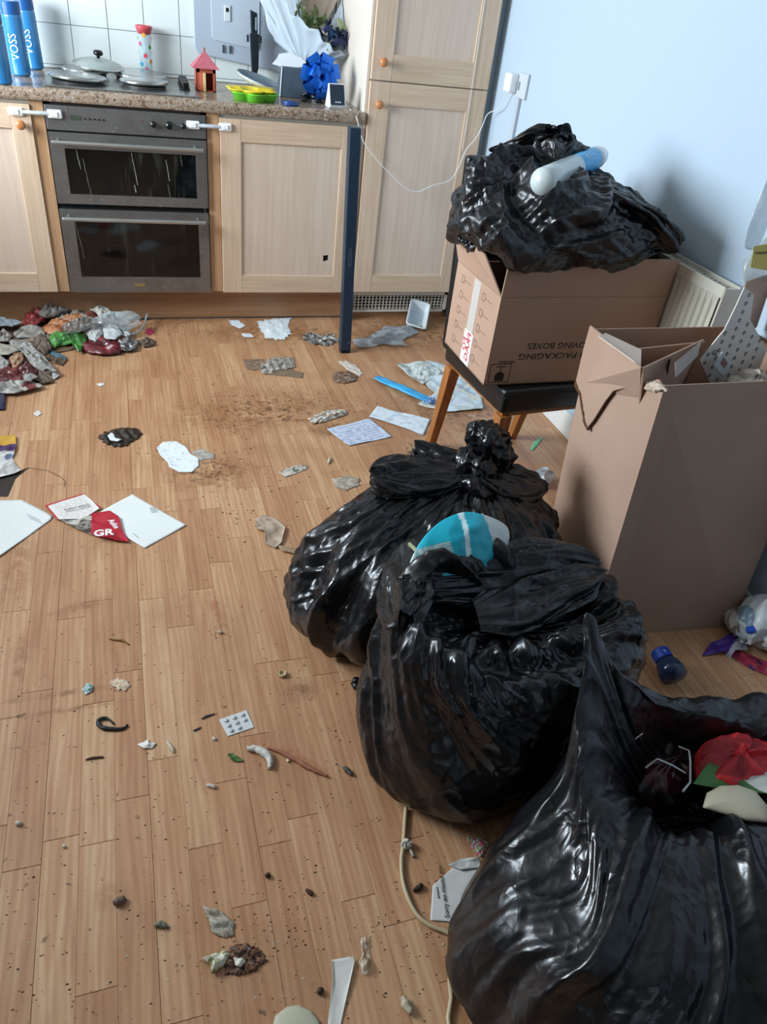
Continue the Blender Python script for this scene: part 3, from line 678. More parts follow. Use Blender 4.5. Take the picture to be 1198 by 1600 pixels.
def mat_bag():
    m, t, p = nt('black_bin_liner'); L = t.links.new; g = N(t, 'ShaderNodeNewGeometry')
    p.inputs['Base Color'].default_value = (.006, .006, .0072, 1); p.inputs['Roughness'].default_value = .29; p.inputs['Specular IOR Level'].default_value = .5
    
    mp = N(t, 'ShaderNodeMapping'); mp.inputs['Scale'].default_value = (30, 30, 16); L(g.outputs['Position'], mp.inputs['Vector'])
    n = N(t, 'ShaderNodeTexNoise', noise_type='RIDGED_MULTIFRACTAL'); n.inputs['Scale'].default_value = 1; n.inputs['Detail'].default_value = 3; n.inputs['Distortion'].default_value = .8; L(mp.outputs[0], n.inputs['Vector'])
    n2 = N(t, 'ShaderNodeTexNoise'); n2.inputs['Scale'].default_value = 90; n2.inputs['Detail'].default_value = 2; L(g.outputs['Position'], n2.inputs['Vector'])
    a = N(t, 'ShaderNodeMath', operation='MULTIPLY_ADD'); a.inputs[1].default_value = .25; L(n2.outputs['Fac'], a.inputs[0]); L(n.outputs['Fac'], a.inputs[2])
    b = N(t, 'ShaderNodeBump'); b.inputs['Strength'].default_value = .4; b.inputs['Distance'].default_value = .004; L(a.outputs[0], b.inputs['Height'])
    nd = N(t, 'ShaderNodeTexNoise'); nd.inputs['Scale'].default_value = 9; L(g.outputs['Position'], nd.inputs['Vector'])
    va = N(t, 'ShaderNodeVectorMath', operation='SCALE'); va.inputs['Scale'].default_value = .12; L(nd.outputs['Color'], va.inputs[0])
    vb = N(t, 'ShaderNodeVectorMath', operation='ADD'); L(g.outputs['Position'], vb.inputs[0]); L(va.outputs[0], vb.inputs[1])
    prev = b
    for sc_, st_, di_ in ((17, .55, .010), (44, .45, .004)):
        mp3 = N(t, 'ShaderNodeMapping'); mp3.inputs['Scale'].default_value = (sc_, sc_, sc_*.55); L(vb.outputs[0], mp3.inputs['Vector'])
        vo = N(t, 'ShaderNodeTexVoronoi'); vo.inputs['Scale'].default_value = 1; vo.inputs['Randomness'].default_value = 1; L(mp3.outputs[0], vo.inputs['Vector'])
        b2 = N(t, 'ShaderNodeBump'); b2.inputs['Strength'].default_value = st_; b2.inputs['Distance'].default_value = di_; L(vo.outputs['Distance'], b2.inputs['Height']); L(prev.outputs[0], b2.inputs['Normal']); prev = b2
    rn = N(t, 'ShaderNodeTexNoise'); rn.inputs['Scale'].default_value = 7; rn.inputs['Detail'].default_value = 3; L(g.outputs['Position'], rn.inputs['Vector'])
    rr_ = N(t, 'ShaderNodeMapRange'); rr_.inputs[1].default_value = .35; rr_.inputs[2].default_value = .65; rr_.inputs[3].default_value = .19; rr_.inputs[4].default_value = .38; L(rn.outputs['Fac'], rr_.inputs[0]); L(rr_.outputs[0], p.inputs['Roughness'])
    L(prev.outputs[0], p.inputs['Normal'])
    return m
M_bag = mat_bag()
NU, NV = 420, 300

# ---- bag A: tied, standing against the tall carton
ra = tag(thing('bin_bag', 'tied black bin bag with knotted top, behind the open bag with the teal packet', 'bin bag', (.95, -2.04, 0)), group=None)
cA = (.945, -2.045)
R_ = [ring((cA[0], cA[1], .004), .02, .02), ring((cA[0], cA[1], .003), .20, .16), ring((cA[0]-.01, cA[1], .022), .315, .225, mod=[1,1,1,1,1,1,1.08,1.03,1,1,1,1]),
      ring((cA[0]-.005, cA[1], .105), .365, .262, mod=[1,1,.97,1,1,1,1.05,1.02,1,1,1,1]), ring((cA[0]+.01, cA[1]+.01, .20), .345, .25), ring((cA[0]+.035, cA[1]+.02, .29), .285, .20),
      ring((cA[0]+.06, cA[1]+.05, .345), .19, .125), ring((cA[0]+.085, cA[1]+.068, .375), .095, .062), ring((cA[0]+.095, cA[1]+.075, .393), .040, .028), ring((cA[0]+.097, cA[1]+.078, .410), .022, .018)]
X0 = cr_open([cr_periodic(r_, NU) for r_ in R_], NV)
tt = np.linspace(0, 1, NV)[:, None]
su = 1.04+.16*np.clip((tt-.62)/.3, 0, 1)
X0 = ridge_target(X0, [(9, 2.2, .15, (0, 0, .02, .035, .03, .02, .008, .004), 1.6), (22, 4, -.2, (0, 0, .008, .014, .014, .012, .006, .003), 1.5), (40, 5, .1, (0, 0, .002, .005, .006, .008, .008, .004), 1.3)], 1)
XA = slack(X0, (su*1.0).ravel(), 1.04, seed=1, an=(1.2, .6))
XA = softclamp(XA, (1, -2.275, 0), (0.05, -1, .12))
fast_mesh('sack', XA, grid_faces(NV, NU), M_bag, ra)
# knot: a bulbous twisted tuft
def blob_grid(c, rx, ry, rz, nu=90, nv=60, amp=.01, seed=0, fu=14, rot=None, su=1.12, sv=1.06, iters=60):
    vs = np.linspace(.02, PI-.02, nv)[:, None]; us = (np.arange(nu)/nu*2*PI)[None]
    X = np.stack([rx*np.sin(vs)*np.cos(us), ry*np.sin(vs)*np.sin(us), -rz*np.cos(vs)+0*us], -1)
    if rot is not None: X = X @ np.array(rot).T
    X = X+np.array(c)
    m_ = (rx+ry+rz)/3
    X = ridge_target(X, [(fu*.5, .5, .25, m_*.30, 1.4), (fu*1.3, .8, .4, m_*.12, 1.3)], seed)
    return slack(X, su, sv, seed=seed, levels=((16, 24), (32, 48), (nv, nu)), amps=(amp*.8, amp*.3, amp*.1), zmin=-9, an=(1.2, .5))
def rotxyz(a, b, c): return np.array((Matrix.Rotation(c, 3, 'Z') @ Matrix.Rotation(b, 3, 'Y') @ Matrix.Rotation(a, 3, 'X')))
def leaf(c0, c1, w0, w1, w2, th, seed, droop=.0, side=(0, 1, 0)):
    """flattened closed tongue between two points"""
    c0 = np.array(c0); c1 = np.array(c1); side = np.array(side, float); side /= np.linalg.norm(side); ax = c1-c0; up = np.cross(ax/np.linalg.norm(ax), side)
    rs = []
    for f_, w_ in ((0, w0), (.3, w1), (.65, w2), (.9, w2*.72), (1, w2*.25)):
        c = c0+ax*f_+np.array((0, 0, -droop*f_*f_)); rs.append([c+side*w_*math.cos(2*PI*k/12)+up*th*(.4+f_)*math.sin(2*PI*k/12) for k in range(12)])
    X = cr_open([cr_periodic(r_, 120) for r_ in rs], 80)
    X = ridge_target(X, [(5, .8, .1, (0, .014, .02, .012), 1.6), (13, 1.5, -.1, (.003, .008, .010, .006), 1.5)], seed)
    return slack(X, 1.10, 1.06, seed=seed, levels=((14, 24), (40, 60), (80, 120)), amps=(.010, .004, .001), zmin=.002, an=(1.2, .5))
kc = (cA[0]+.10, cA[1]+.075, .418)
fast_mesh('knot', blob_grid(kc, .058, .046, .034, amp=.012, seed=5, fu=16, rot=rotxyz(.2, .7, .3), su=1.15), grid_faces(60, 90), M_bag, ra)
fast_mesh('tuft', blob_grid((kc[0]+.060, kc[1]+.045, .437), .095, .060, .046, amp=.012, seed=8, fu=22, rot=rotxyz(.3, .9, .2), su=1.15), grid_faces(60, 90), M_bag, ra)
fast_mesh('tie_loop', blob_grid((kc[0]-.015, kc[1]-.045, .392), .060, .030, .024, amp=.008, seed=9, fu=12, rot=rotxyz(0, .2, -.4), su=1.1), grid_faces(60, 90), M_bag, ra)
fast_mesh('tie_ear', leaf((kc[0]-.01, kc[1]-.01, .405), (cA[0]-.165, cA[1]+.105, .372), .022, .058, .072, .026, 3, -.01, (.25, .9, .25)), grid_faces(80, 120), M_bag, ra)
fast_mesh('tie_ear', leaf((kc[0], kc[1], .405), (cA[0]-.03, cA[1]+.18, .40), .025, .05, .045, .024, 4, -.01, (.6, .5, .1)), grid_faces(80, 120), M_bag, ra)
fast_mesh('tie_ear', leaf((kc[0]+.01, kc[1], .40), (cA[0]+.285, cA[1]+.05, .30), .030, .085, .095, .030, 6, -.03, (.25, .8, .15)), grid_faces(80, 120), M_bag, ra)

# ---- bag B: open, in front of A, with the teal packet on top
rb = thing('bin_bag', 'open black bin bag with teal packet at its mouth before the tied bag', 'bin bag', (.93, -2.47, 0))
cB = (.945, -2.455)
R_ = [ring((cB[0], cB[1], .004), .02, .02), ring((cB[0]-.01, cB[1]-.02, .003), .17, .13), ring((cB[0]-.02, cB[1]-.03, .025), .265, .185, mod=[1,1,1,1,1,1,1,1.05,1.1,1.08,1,1]),
      ring((cB[0]-.01, cB[1]-.02, .12), .300, .225, mod=[1,1,.95,.92,.95,1,1.0,1.03,1.08,1.05,1,1]), ring((cB[0]+.0, cB[1]-.005, .25), .295, .222, mod=[1,1,.93,.9,.93,1,1,1,1,1,1,1]),
      ring((cB[0]+.0, cB[1]+.0, .355), .275, .19, tz=[.0,.01,.02,.03,.03,.025,.02,.0,-.03,-.04,-.03,-.015]),
      ring((cB[0]+.0, cB[1]+.005, .40), .235, .15, tz=[.0,.01,.02,.03,.035,.03,.025,.0,-.04,-.055,-.045,-.02]),
      ring((cB[0]+.0, cB[1]+.01, .385), .195, .115, tz=[.0,.01,.02,.03,.03,.02,.0,-.02,-.05,-.06,-.05,-.02]),
      ring((cB[0]+.01, cB[1]+.015, .352), .15, .085), ring((cB[0]+.01, cB[1]+.01, .338), .09, .05), ring((cB[0]-.03, cB[1]+.01, .335), .01, .01)]
X0 = cr_open([cr_periodic(r_, NU) for r_ in R_], NV)
su = 1.03+.10*np.clip((tt-.40)/.2, 0, 1)
X0 = ridge_target(X0, [(6, 1.1, .45, (0, .006, .014, .018, .022, .022, .028, .03, .02), 1.6), (15, 1.6, .5, (0, .002, .005, .007, .009, .012, .014, .012, .008), 1.5), (40, 5, .4, (0, 0, .002, .0035, .004, .006, .005, .003), 1.3)], 2)
XB = slack(X0, su.ravel(), 1.04, seed=2, an=(1.1, .7))
XB = softclamp(XB, (1, -2.275, 0), (-.05, 1, -.12))
XB = softclamp(XB, (1.0, -2.665, 0), (.29, -.96, 0))
fast_mesh('sack', XB, grid_faces(NV, NU), M_bag, rb)
# fold of the mouth laid across in front of the packet
fast_mesh('mouth_fold', leaf((.735, -2.36, .40), (1.17, -2.35, .36), .03, .050, .075, .022, 12, -.03, (-.2, .8, .6)), grid_faces(80, 120), M_bag, rb)
fast_mesh('mouth_fold', leaf((.78, -2.20, .37), (.70, -2.46, .375), .035, .065, .06, .028, 13, -.03, (1, .2, .6)), grid_faces(80, 120), M_bag, rb)

fast_mesh('mouth_fold', leaf((.86, -2.43, .37), (1.16, -2.40, .385), .04, .075, .06, .026, 15, -.01, (.1, .9, .15)), grid_faces(80, 120), M_bag, rb)

# ---- bag C: nearest, wide open, its rim pulled up into a peak
rc = thing('bin_bag', 'large open black bin bag nearest the camera with its rim pulled to a peak', 'bin bag', (1.1, -2.9, 0))
cC = (1.09, -2.93)
# K = 12 points per curve, angle 0 = +x, counter-clockwise (3 = +y, far side)
def CC(z, rx, ry, mod=None, tz=None, dx=0, dy=0): return ring((cC[0]+dx, cC[1]+dy, z), rx, ry, mod=mod, tz=tz)
mod2 = [1.05, 1.0, 1.0, .98, .90, .84, .89, .94, 1, 1, 1, 1.05]; mod3 = [1.05, 1.0, 1.0, .98, .88, .78, .82, .90, 1, 1, 1, 1.05]
mod1 = [1.05, 1.0, 1.0, .98, .94, .90, .95, 1, 1, 1, 1, 1.05]
R_ = [CC(.004, .02, .02), CC(.003, .33, .24), CC(.03, .44, .29, mod1), CC(.13, .455, .30, mod2), CC(.22, .43, .28, mod3), 
      # shoulder towards the rim; far-left corner (k=4) rises to the peak
      [(1.56,-2.95,.28),(1.52,-2.74,.27),(1.34,-2.67,.29),(1.14,-2.64,.32),(.965,-2.68,.34),(.885,-2.80,.29),(.83,-2.95,.27),(.82,-3.05,.29),(.97,-3.10,.29),(1.12,-3.09,.28),(1.30,-3.08,.28),(1.48,-3.05,.28)],
      [(1.52,-2.93,.33),(1.47,-2.77,.30),(1.30,-2.72,.30),(1.10,-2.66,.36),(.975,-2.64,.45),(.915,-2.75,.37),(.90,-2.86,.32),(.95,-2.95,.315),(1.04,-2.98,.31),(1.15,-2.99,.31),(1.30,-3.00,.31),(1.44,-2.99,.32)],
      [(1.48,-2.92,.34),(1.42,-2.79,.30),(1.28,-2.735,.29),(1.07,-2.66,.37),(.972,-2.605,.52),(.965,-2.735,.37),(.97,-2.83,.315),(1.02,-2.89,.305),(1.09,-2.91,.30),(1.18,-2.92,.30),(1.30,-2.94,.30),(1.40,-2.95,.32)],
      [(1.44,-2.91,.30),(1.38,-2.81,.26),(1.26,-2.75,.22),(1.12,-2.72,.25),(1.06,-2.73,.30),(1.03,-2.77,.28),(1.04,-2.81,.25),(1.07,-2.85,.23),(1.12,-2.88,.23),(1.20,-2.89,.23),(1.30,-2.90,.24),(1.38,-2.91,.27)],
      ring((1.24, -2.83, .15), .14, .05), ring((1.24, -2.83, .13), .01, .01)]
X0 = cr_open([cr_periodic(r_, NU) for r_ in R_], NV)
su = 1.02+.06*np.clip((tt-.45)/.2, 0, 1)
X0 = ridge_target(X0, [(8, .8, .1, (0, .008, .02, .026, .024, .02, .015, .01), 1.9), (18, 1.1, -.05, (0, .003, .008, .011, .011, .010, .008, .006), 1.7), (46, 3, .05, (0, 0, .004, .006, .006, .005, .005, .003), 1.3)], 3)
XC = slack(X0, su.ravel(), 1.02, seed=3, an=(1, .3))
_wz = np.clip((XC[..., 2:3]-.24)/.12, 0, 1); XC = XC*_wz+(1-_wz)*softclamp(XC, (1.0, -2.655, 0), (-.29, .96, -.05))
fast_mesh('sack', XC, grid_faces(NV, NU), M_bag, rc)

# ---- bag D: slumped on top of the carton on the chair
rdg = thing('bin_bag', 'crumpled black bin bag slumped on the moving box on the chair', 'bin bag', (1.49, -1.42, .80))
cD = (1.475, -1.435)
R_ = [ring((cD[0], cD[1], .775), .02, .02), ring((cD[0], cD[1]+.02, .772), .20, .10), ring((cD[0], cD[1], .79), .29, .165), ring((cD[0]-.01, cD[1]-.015, .845), .345, .215, mod=[.98,1,1,1,1,1.02,1.06,1.03,1,1,1,1]),
      ring((cD[0]-.01, cD[1]-.0, .915), .335, .205, tz=[-.02,0,.02,.01,.01,0,-.01,-.01,-.01,-.01,-.01,-.02]), ring((cD[0]-.03, cD[1]+.02, .985), .265, .165, tz=[-.05,-.02,.0,.02,.02,.01,-.01,-.01,-.01,0,0,-.03]),
      ring((cD[0]-.05, cD[1]+.05, 1.035), .17, .10, tz=[-.05,-.02,.01,.03,.01,.0,-.02,-.02,-.03,-.02,-.02,-.04]), ring((cD[0]-.05, cD[1]+.05, 1.04), .09, .05, tz=[-.03,0,.01,.03,0,0,-.02,-.04,-.04,-.04,-.03,-.02]), ring((cD[0]-.05, cD[1]+.04, 1.02), .01, .01)]
X0 = cr_open([cr_periodic(r_, NU) for r_ in R_], NV)
X0 = ridge_target(X0, [(6, 1.6, .3, (0, .01, .03, .045, .045, .04, .03, .01), 1.6), (15, 4, -.5, (0, .004, .016, .022, .022, .022, .015, .006), 1.5), (38, 8, .6, (0, 0, .004, .006, .007, .007, .005, .003), 1.3)], 4)
XD = slack(X0, 1.06, 1.06, seed=4, zmin=.5)
XD[..., 0] = np.minimum(XD[..., 0], WX-.012); XD[..., 2] = np.where(XD[..., 0] > 1.755, np.maximum(XD[..., 2], .822), XD[..., 2])
fast_mesh('sack', XD, grid_faces(NV, NU), M_bag, rdg)
fast_mesh('loose_fold', leaf((1.40, -1.22, 1.00), (1.44, -1.29, 1.09), .06, .13, .10, .02, 21, 0, (.9, -.3, .1)), grid_faces(80, 120), M_bag, rdg)
fast_mesh('loose_fold', leaf((1.40, -1.50, 1.00), (1.72, -1.63, .87), .02, .05, .07, .016, 22, 0, (-.2, -.6, .7)), grid_faces(80, 120), M_bag, rdg)
fast_mesh('loose_fold', leaf((1.26, -1.40, .93), (1.165, -1.44, .80), .05, .07, .05, .018, 23, 0, (0, 1, .1)), grid_faces(80, 120), M_bag, rdg)
# ================================================================ CHAIR
M_leather = plain('black_leather', '#0d0e10', .33, spec=.5, bump=.2, bscale=260)
M_oak = wood('chair_oak', '#b9793f', '#8d5527', 'z', .4)
ch = thing('dining_chair', 'black leather dining chair with oak legs holding the moving box', 'chair', (1.42, -1.44, 0))
Rz = Matrix.Rotation(math.radians(5), 3, 'Z'); oc = Vector((1.275, -1.640, 0))
def cl_(x, y, z): return tuple(oc + Rz @ Vector((x, y, 0)) + Vector((0, 0, z)))
def cbox(x0, y0, z0, x1, y1, z1): return MB().hexa([cl_(x0,y0,z0),cl_(x1,y0,z0),cl_(x1,y1,z0),cl_(x0,y1,z0),cl_(x0,y0,z1),cl_(x1,y0,z1),cl_(x1,y1,z1),cl_(x0,y1,z1)])
cbox(0, 0, .365, .42, .40, .448).build('seat', M_leather, ch, bev=.014, smooth=True)
cbox(.02, .02, .350, .40, .39, .365).build('seat_frame', M_oak, ch)
b = MB().tube([cl_(0, -.001, .425), cl_(.42, -.001, .425)], .003, 6); b.build('seat_piping', M_leather, ch)
b = MB(); b.hexa([cl_(0,.385,.40),cl_(.42,.385,.40),cl_(.42,.43,.40),cl_(0,.43,.40),cl_(.0,.445,.99),cl_(.42,.445,.99),cl_(.42,.48,.99),cl_(.0,.48,.99)])
b.build('backrest', M_leather, ch, bev=.012)
def leg(p0, p1, s0=.042, s1=.028):
    a, c = Vector(p0), Vector(p1); v = []
    for p, s_ in ((c, s1/2), (a, s0/2)):
        for q in ((-s_, -s_), (s_, -s_), (s_, s_), (-s_, s_)): v.append(p + Rz @ Vector((q[0], q[1], 0)))
    MB().hexa(v).build('leg', M_oak, ch, bev=.003)
leg(cl_(.03, .03, .352), cl_(.03, .03, 0)); leg(cl_(.39, .03, .352), cl_(.39, .03, 0))
leg(cl_(.028, .37, .352), cl_(.020, .425, 0)); leg(cl_(.392, .37, .352), cl_(.375, .425, 0))

# ================================================================ CARTONS
def mat_card(name, c, dark='#8a6a50'):
    if name in MATS: return MATS[name]
    m, t, p = nt(name); L = t.links.new; g = N(t, 'ShaderNodeNewGeometry')
    n = N(t, 'ShaderNodeTexNoise'); n.inputs['Scale'].default_value = 5; n.inputs['Detail'].default_value = 6; L(g.outputs['Position'], n.inputs['Vector'])
    n2 = N(t, 'ShaderNodeTexNoise'); n2.inputs['Scale'].default_value = 260; n2.inputs['Detail'].default_value = 2; L(g.outputs['Position'], n2.inputs['Vector'])
    a = N(t, 'ShaderNodeMath', operation='MULTIPLY_ADD'); a.inputs[1].default_value = .3; L(n2.outputs['Fac'], a.inputs[0]); L(n.outputs['Fac'], a.inputs[2])
    r = N(t, 'ShaderNodeMapRange'); r.inputs[1].default_value = .45; r.inputs[2].default_value = .95; r.inputs[4].default_value = .35; L(a.outputs[0], r.inputs[0])
    mx = N(t, 'ShaderNodeMix', data_type='RGBA'); mx.inputs[6].default_value = (*rgb(c), 1); mx.inputs[7].default_value = (*rgb(dark), 1); L(r.outputs[0], mx.inputs[0]); L(mx.outputs[2], p.inputs['Base Color'])
    p.inputs['Roughness'].default_value = .75; p.inputs['Specular IOR Level'].default_value = .25
    b = N(t, 'ShaderNodeBump'); b.inputs['Strength'].default_value = .08; b.inputs['Distance'].default_value = .002; L(a.outputs[0], b.inputs['Height']); L(b.outputs[0], p.inputs['Normal'])
    MATS[name] = m; return m
M_card = mat_card('brown_cardboard', '#b0907c'); M_card2 = mat_card('carton_cardboard', '#ab8d7b'); M_core = plain('torn_card_core', '#cdb9a6', .9, noise=.6, nscale=180, bump=.6, bscale=300)
M_ink = plain('black_ink', '#1b1714', .6); M_tape = plain('clear_tape', '#d4c6b6', .2, alpha=.55, spec=.6); M_red = plain('red_ink', '#b32437', .6); M_wtape = plain('white_tape', '#e5e0dc', .35)
def panel(name, pts, parent, mat=M_card, th=.004, inward=None, nsub=0):
    """flat cardboard panel from an outline of 3-D points"""
    pts = [Vector(p) for p in pts]; nrm = Vector((0, 0, 0))
    for k in range(len(pts)): nrm += (pts[k]-pts[0]).cross(pts[(k+1) % len(pts)]-pts[0])
    nrm.normalize(); n = len(pts); off = nrm*th
    vs = pts+[p-off for p in pts]
    return MB().add(vs, [tuple(range(n)), tuple(range(n, 2*n))[::-1]]+[(k, n+k, n+(k+1) % n, (k+1) % n) for k in range(n)]).build(name, mat, parent)
def lerp(a, b, t_): return Vector(a)*(1-t_)+Vector(b)*t_

# -- moving box on the chair
b1 = thing('moving_box', 'brown moving box with upside-down lettering standing on the dining chair', 'box', (1.49, -1.44, .452))
zb, zt = .4515, .716
F0, F1, G0, G1 = (1.216, -1.605), (1.760, -1.600), (1.212, -1.295), (1.752, -1.290)
# front with its flap standing up
panel('front_panel', [(F0[0], F0[1], zb), (F1[0], F1[1], zb), (F1[0], F1[1], zt), (F0[0], F0[1], zt)], b1)
fl = panel('front_flap', [(F0[0], F0[1], zt+.001), (F1[0], F1[1], zt+.001), (F1[0]+.005, F1[1]+.002, .825), (F0[0]+.004, F0[1]+.002, .825)], b1)
panel('left_panel', [(G0[0], G0[1], zb), (F0[0], F0[1], zb), (F0[0], F0[1], zt), (G0[0], G0[1], zt)], b1)
panel('left_flap', [(G0[0], G0[1]+.0, zt+.001), (F0[0], F0[1]+.006, zt+.001), (1.172, -1.500, .835), (1.150, -1.37, .850), (1.168, -1.31, .835)], b1)
panel('right_panel', [(F1[0], F1[1], zb), (G1[0], G1[1], zb), (G1[0], G1[1], zt), (F1[0], F1[1], zt)], b1)
panel('back_panel', [(G1[0], G1[1], zb), (G0[0], G0[1], zb), (G0[0], G0[1], zt), (G1[0], G1[1], zt)], b1)
panel('base_panel', [(F0[0], F0[1], zb+.004), (F1[0], F1[1], zb+.004), (G1[0], G1[1], zb+.004), (G0[0], G0[1], zb+.004)], b1)
fx = Vector((F1[0]-F0[0], F1[1]-F0[1], 0)).normalized(); lx = Vector((F0[0]-G0[0], F0[1]-G0[1], 0)).normalized()
def FP(s, z): return Vector((F0[0], F0[1], 0))+fx*s+Vector((0, 0, z))     # point on the front face
def LP(s, z): return Vector((G0[0], G0[1], 0))+lx*s+Vector((0, 0, z))
# upside down lettering: x axis points left, y axis points down
UD = frame(FP(.330, .543), -fx, (0, 0, -1)); text_obj('printed_lettering', 'MOVING BOXES', .026, frame(FP(.335, .572), -fx, (0, 0, -1)), M_ink, b1, bold=.012, sx=1.15)
text_obj('printed_lettering', 'TO PACKAGING', .0265, frame(FP(.350, .540), -fx, (0, 0, -1)), M_ink, b1, bold=.012, sx=1.30)
text_obj('printed_lettering', 'FRAGILE', .012, frame(FP(.087, .524), -fx, (0, 0, -1)), M_ink, b1, bold=.02, sx=1.15)
def strip(b, P_, s0, z0, s1, z1, w_):
    d = Vector((s1-s0, z1-z0)).normalized(); n = Vector((-d.y, d.x))*w_/2; out = -Vector((fx.y, -fx.x, 0)) if P_ is FP else -Vector((lx.y, -lx.x, 0))
    out = Vector((0, -1, 0)) if P_ is FP else Vector((-1, 0, 0))
    q = [P_(s0+n.x, z0+n.y), P_(s1+n.x, z1+n.y), P_(s1-n.x, z1-n.y), P_(s0-n.x, z0-n.y)]
    b.add([p+out*.0004 for p in q], [(0, 1, 2, 3)])
b = MB()
for a in ((.012, .461, .012, .518), (.078, .461, .078, .518), (.012, .461, .078, .461), (.012, .518, .078, .518)): strip(b, FP, *a, .0022)
strip(b, FP, .030, .510, .062, .510, .003); strip(b, FP, .046, .510, .046, .492, .003)
gl = [(.032, .464), (.060, .464), (.062, .482), (.056, .490), (.048, .494), (.044, .494), (.036, .490), (.030, .482)]
b.add([FP(a, z)+Vector((0, -.0005, 0)) for a, z in gl], [tuple(range(8))])
b.build('fragile_symbol', M_ink, b1)
for k in range(5):
    for s_, dz in ((.05, 0), (.20, -.0)):
        b = MB(); z_ = .690-k*.047; 
        for a in ((s_, z_, s_+.018, z_), (s_+.018, z_, s_+.018, z_-.020), (s_+.018, z_-.020, s_, z_-.020), (s_, z_-.020, s_, z_)): strip(b, LP, *a, .0015)
        strip(b, LP, s_+.018, z_-.01, s_+.065, z_-.01, .0012); b.build('tick_box', M_ink, b1)
tp = MB(); q = [LP(.135, zb+.002), LP(.180, zb+.002), LP(.180, zt-.005), LP(.135, zt-.005)]; tp.add([p+Vector((-.0006, 0, 0)) for p in q], [(0, 1, 2, 3)]); tp.build('parcel_tape', plain('milky_tape', '#cfc9c2', .25, alpha=.8), b1)
tp = MB(); q = [LP(.128, zb+.002), LP(.19, zb+.002), LP(.19, .555), LP(.128, .555)]; tp.add([p+Vector((-.0008, 0, 0)) for p in q], [(0, 1, 2, 3)]); tp.build('fragile_tape', M_wtape, b1)
TF = lambda s, z: frame(LP(s, z)+Vector((-.0012, 0, 0)), (0, 0, -1), -lx)
text_obj('tape_lettering', 'FRAG', .036, TF(.167, .553), M_red, b1, bold=.02); text_obj('tape_lettering', 'FO', .032, TF(.142, .53), M_red, b1, bold=.02)

# -- tall carton on the floor
b2 = thing('tall_carton', 'tall torn brown cardboard carton standing on the floor beside the chair', 'box', (1.56, -2.06, 0))
A0, A1 = Vector((1.358, -2.222, .001)), Vector((1.325, -2.200, .745))      # near left edge, bottom and top
B0, B1 = Vector((1.800, -2.268, .001)), Vector((1.790, -2.205, .748))      # near right
C0, C1 = Vector((1.392, -1.880, .001)), Vector((1.324, -1.897, .747))      # far left
D0, D1 = Vector((1.795, -1.900, .001)), Vector((1.785, -1.895, .747))      # far right
panel('front_panel', [A0, B0, B1, A1], b2, M_card2)
panel('back_panel', [D0, C0, C1, D1], b2, M_card2)
panel('right_panel', [B0, D0, D1, B1], b2, M_card2)
panel('base_panel', [A0+Vector((0,0,.004)), B0+Vector((0,0,.004)), D0+Vector((0,0,.004)), C0+Vector((0,0,.004))], b2, M_card2)
def SL(s, h, o=0):     # point on the left face: s 0 near .. 1 far, h 0..1 height
    return lerp(lerp(A0, A1, h), lerp(C0, C1, h), s)+Vector((-o, 0, 0))
rj = random.Random(5)
def jag(pts, n=5, amp=.008):
    out = []
    for k in range(len(pts)-1):
        (a, b_), (c, d) = pts[k], pts[k+1]
        for i in range(n): 
            f_ = i/n; out.append((a+(c-a)*f_+(rj.uniform(-amp, amp) if i else 0), b_+(d-b_)*f_+(rj.uniform(-amp, amp) if i else 0)))
    out.append(pts[-1]); return out
tear = jag([(0, .985), (.10, 1.0), (.25, .955), (.32, .93), (.55, .865), (.62, .80), (.72, .72), (1.0, .84)], 4, .007)
low = [(1, 0), (0, 0)]+tear
panel('left_panel', [SL(s, h) for s, h in low], b2, M_card2)
# outer torn board, hanging over the left face
out = [(.29, 1.012), (.28, .945), (.50, .880), (.565, .83), (.66, .735), (.72, .69)]+jag([(.80, .70), (.93, .775), (1.03, .80)], 4, .012)+[(1.02, .93), (1.0, 1.012)]
tf = panel('torn_flap', [SL(s, h, .004+.004*(1-abs(s-.6))) for s, h in out][::-1], b2, M_card2, th=-.004)
# pale torn fibres along the near tear
tb = MB()
for k in range(26):
    f_ = k/25; s_ = .0+.26*f_; h_ = .992-.035*f_*1.2; c = SL(s_, h_, .002)
    tb.obox(c+Vector((rj.uniform(-.003, .003), rj.uniform(-.003, .003), rj.uniform(-.004, .004))), (.004+rj.random()*.005, .010+rj.random()*.012, .006+rj.random()*.012), Matrix.Rotation(rj.uniform(-.8, .8), 3, 'X') @ Matrix.Rotation(rj.uniform(-.6, .6), 3, 'Z'))
tb.build('torn_fibres', M_core, b2, bev=.001)
tag(b2.children[-1], kind='stuff')
tb = MB(); cur = [SL(s, h, .010) for s, h in jag([(.70, .69), (.78, .705), (.86, .745), (.95, .78), (1.03, .80)], 4, .006)]
tb.tube(cur, [.0035+.003*rj.random() for _ in cur], 6); tb.build('torn_edge', plain('torn_brown', '#5b3a22', .9, noise=.5, nscale=200), b2)
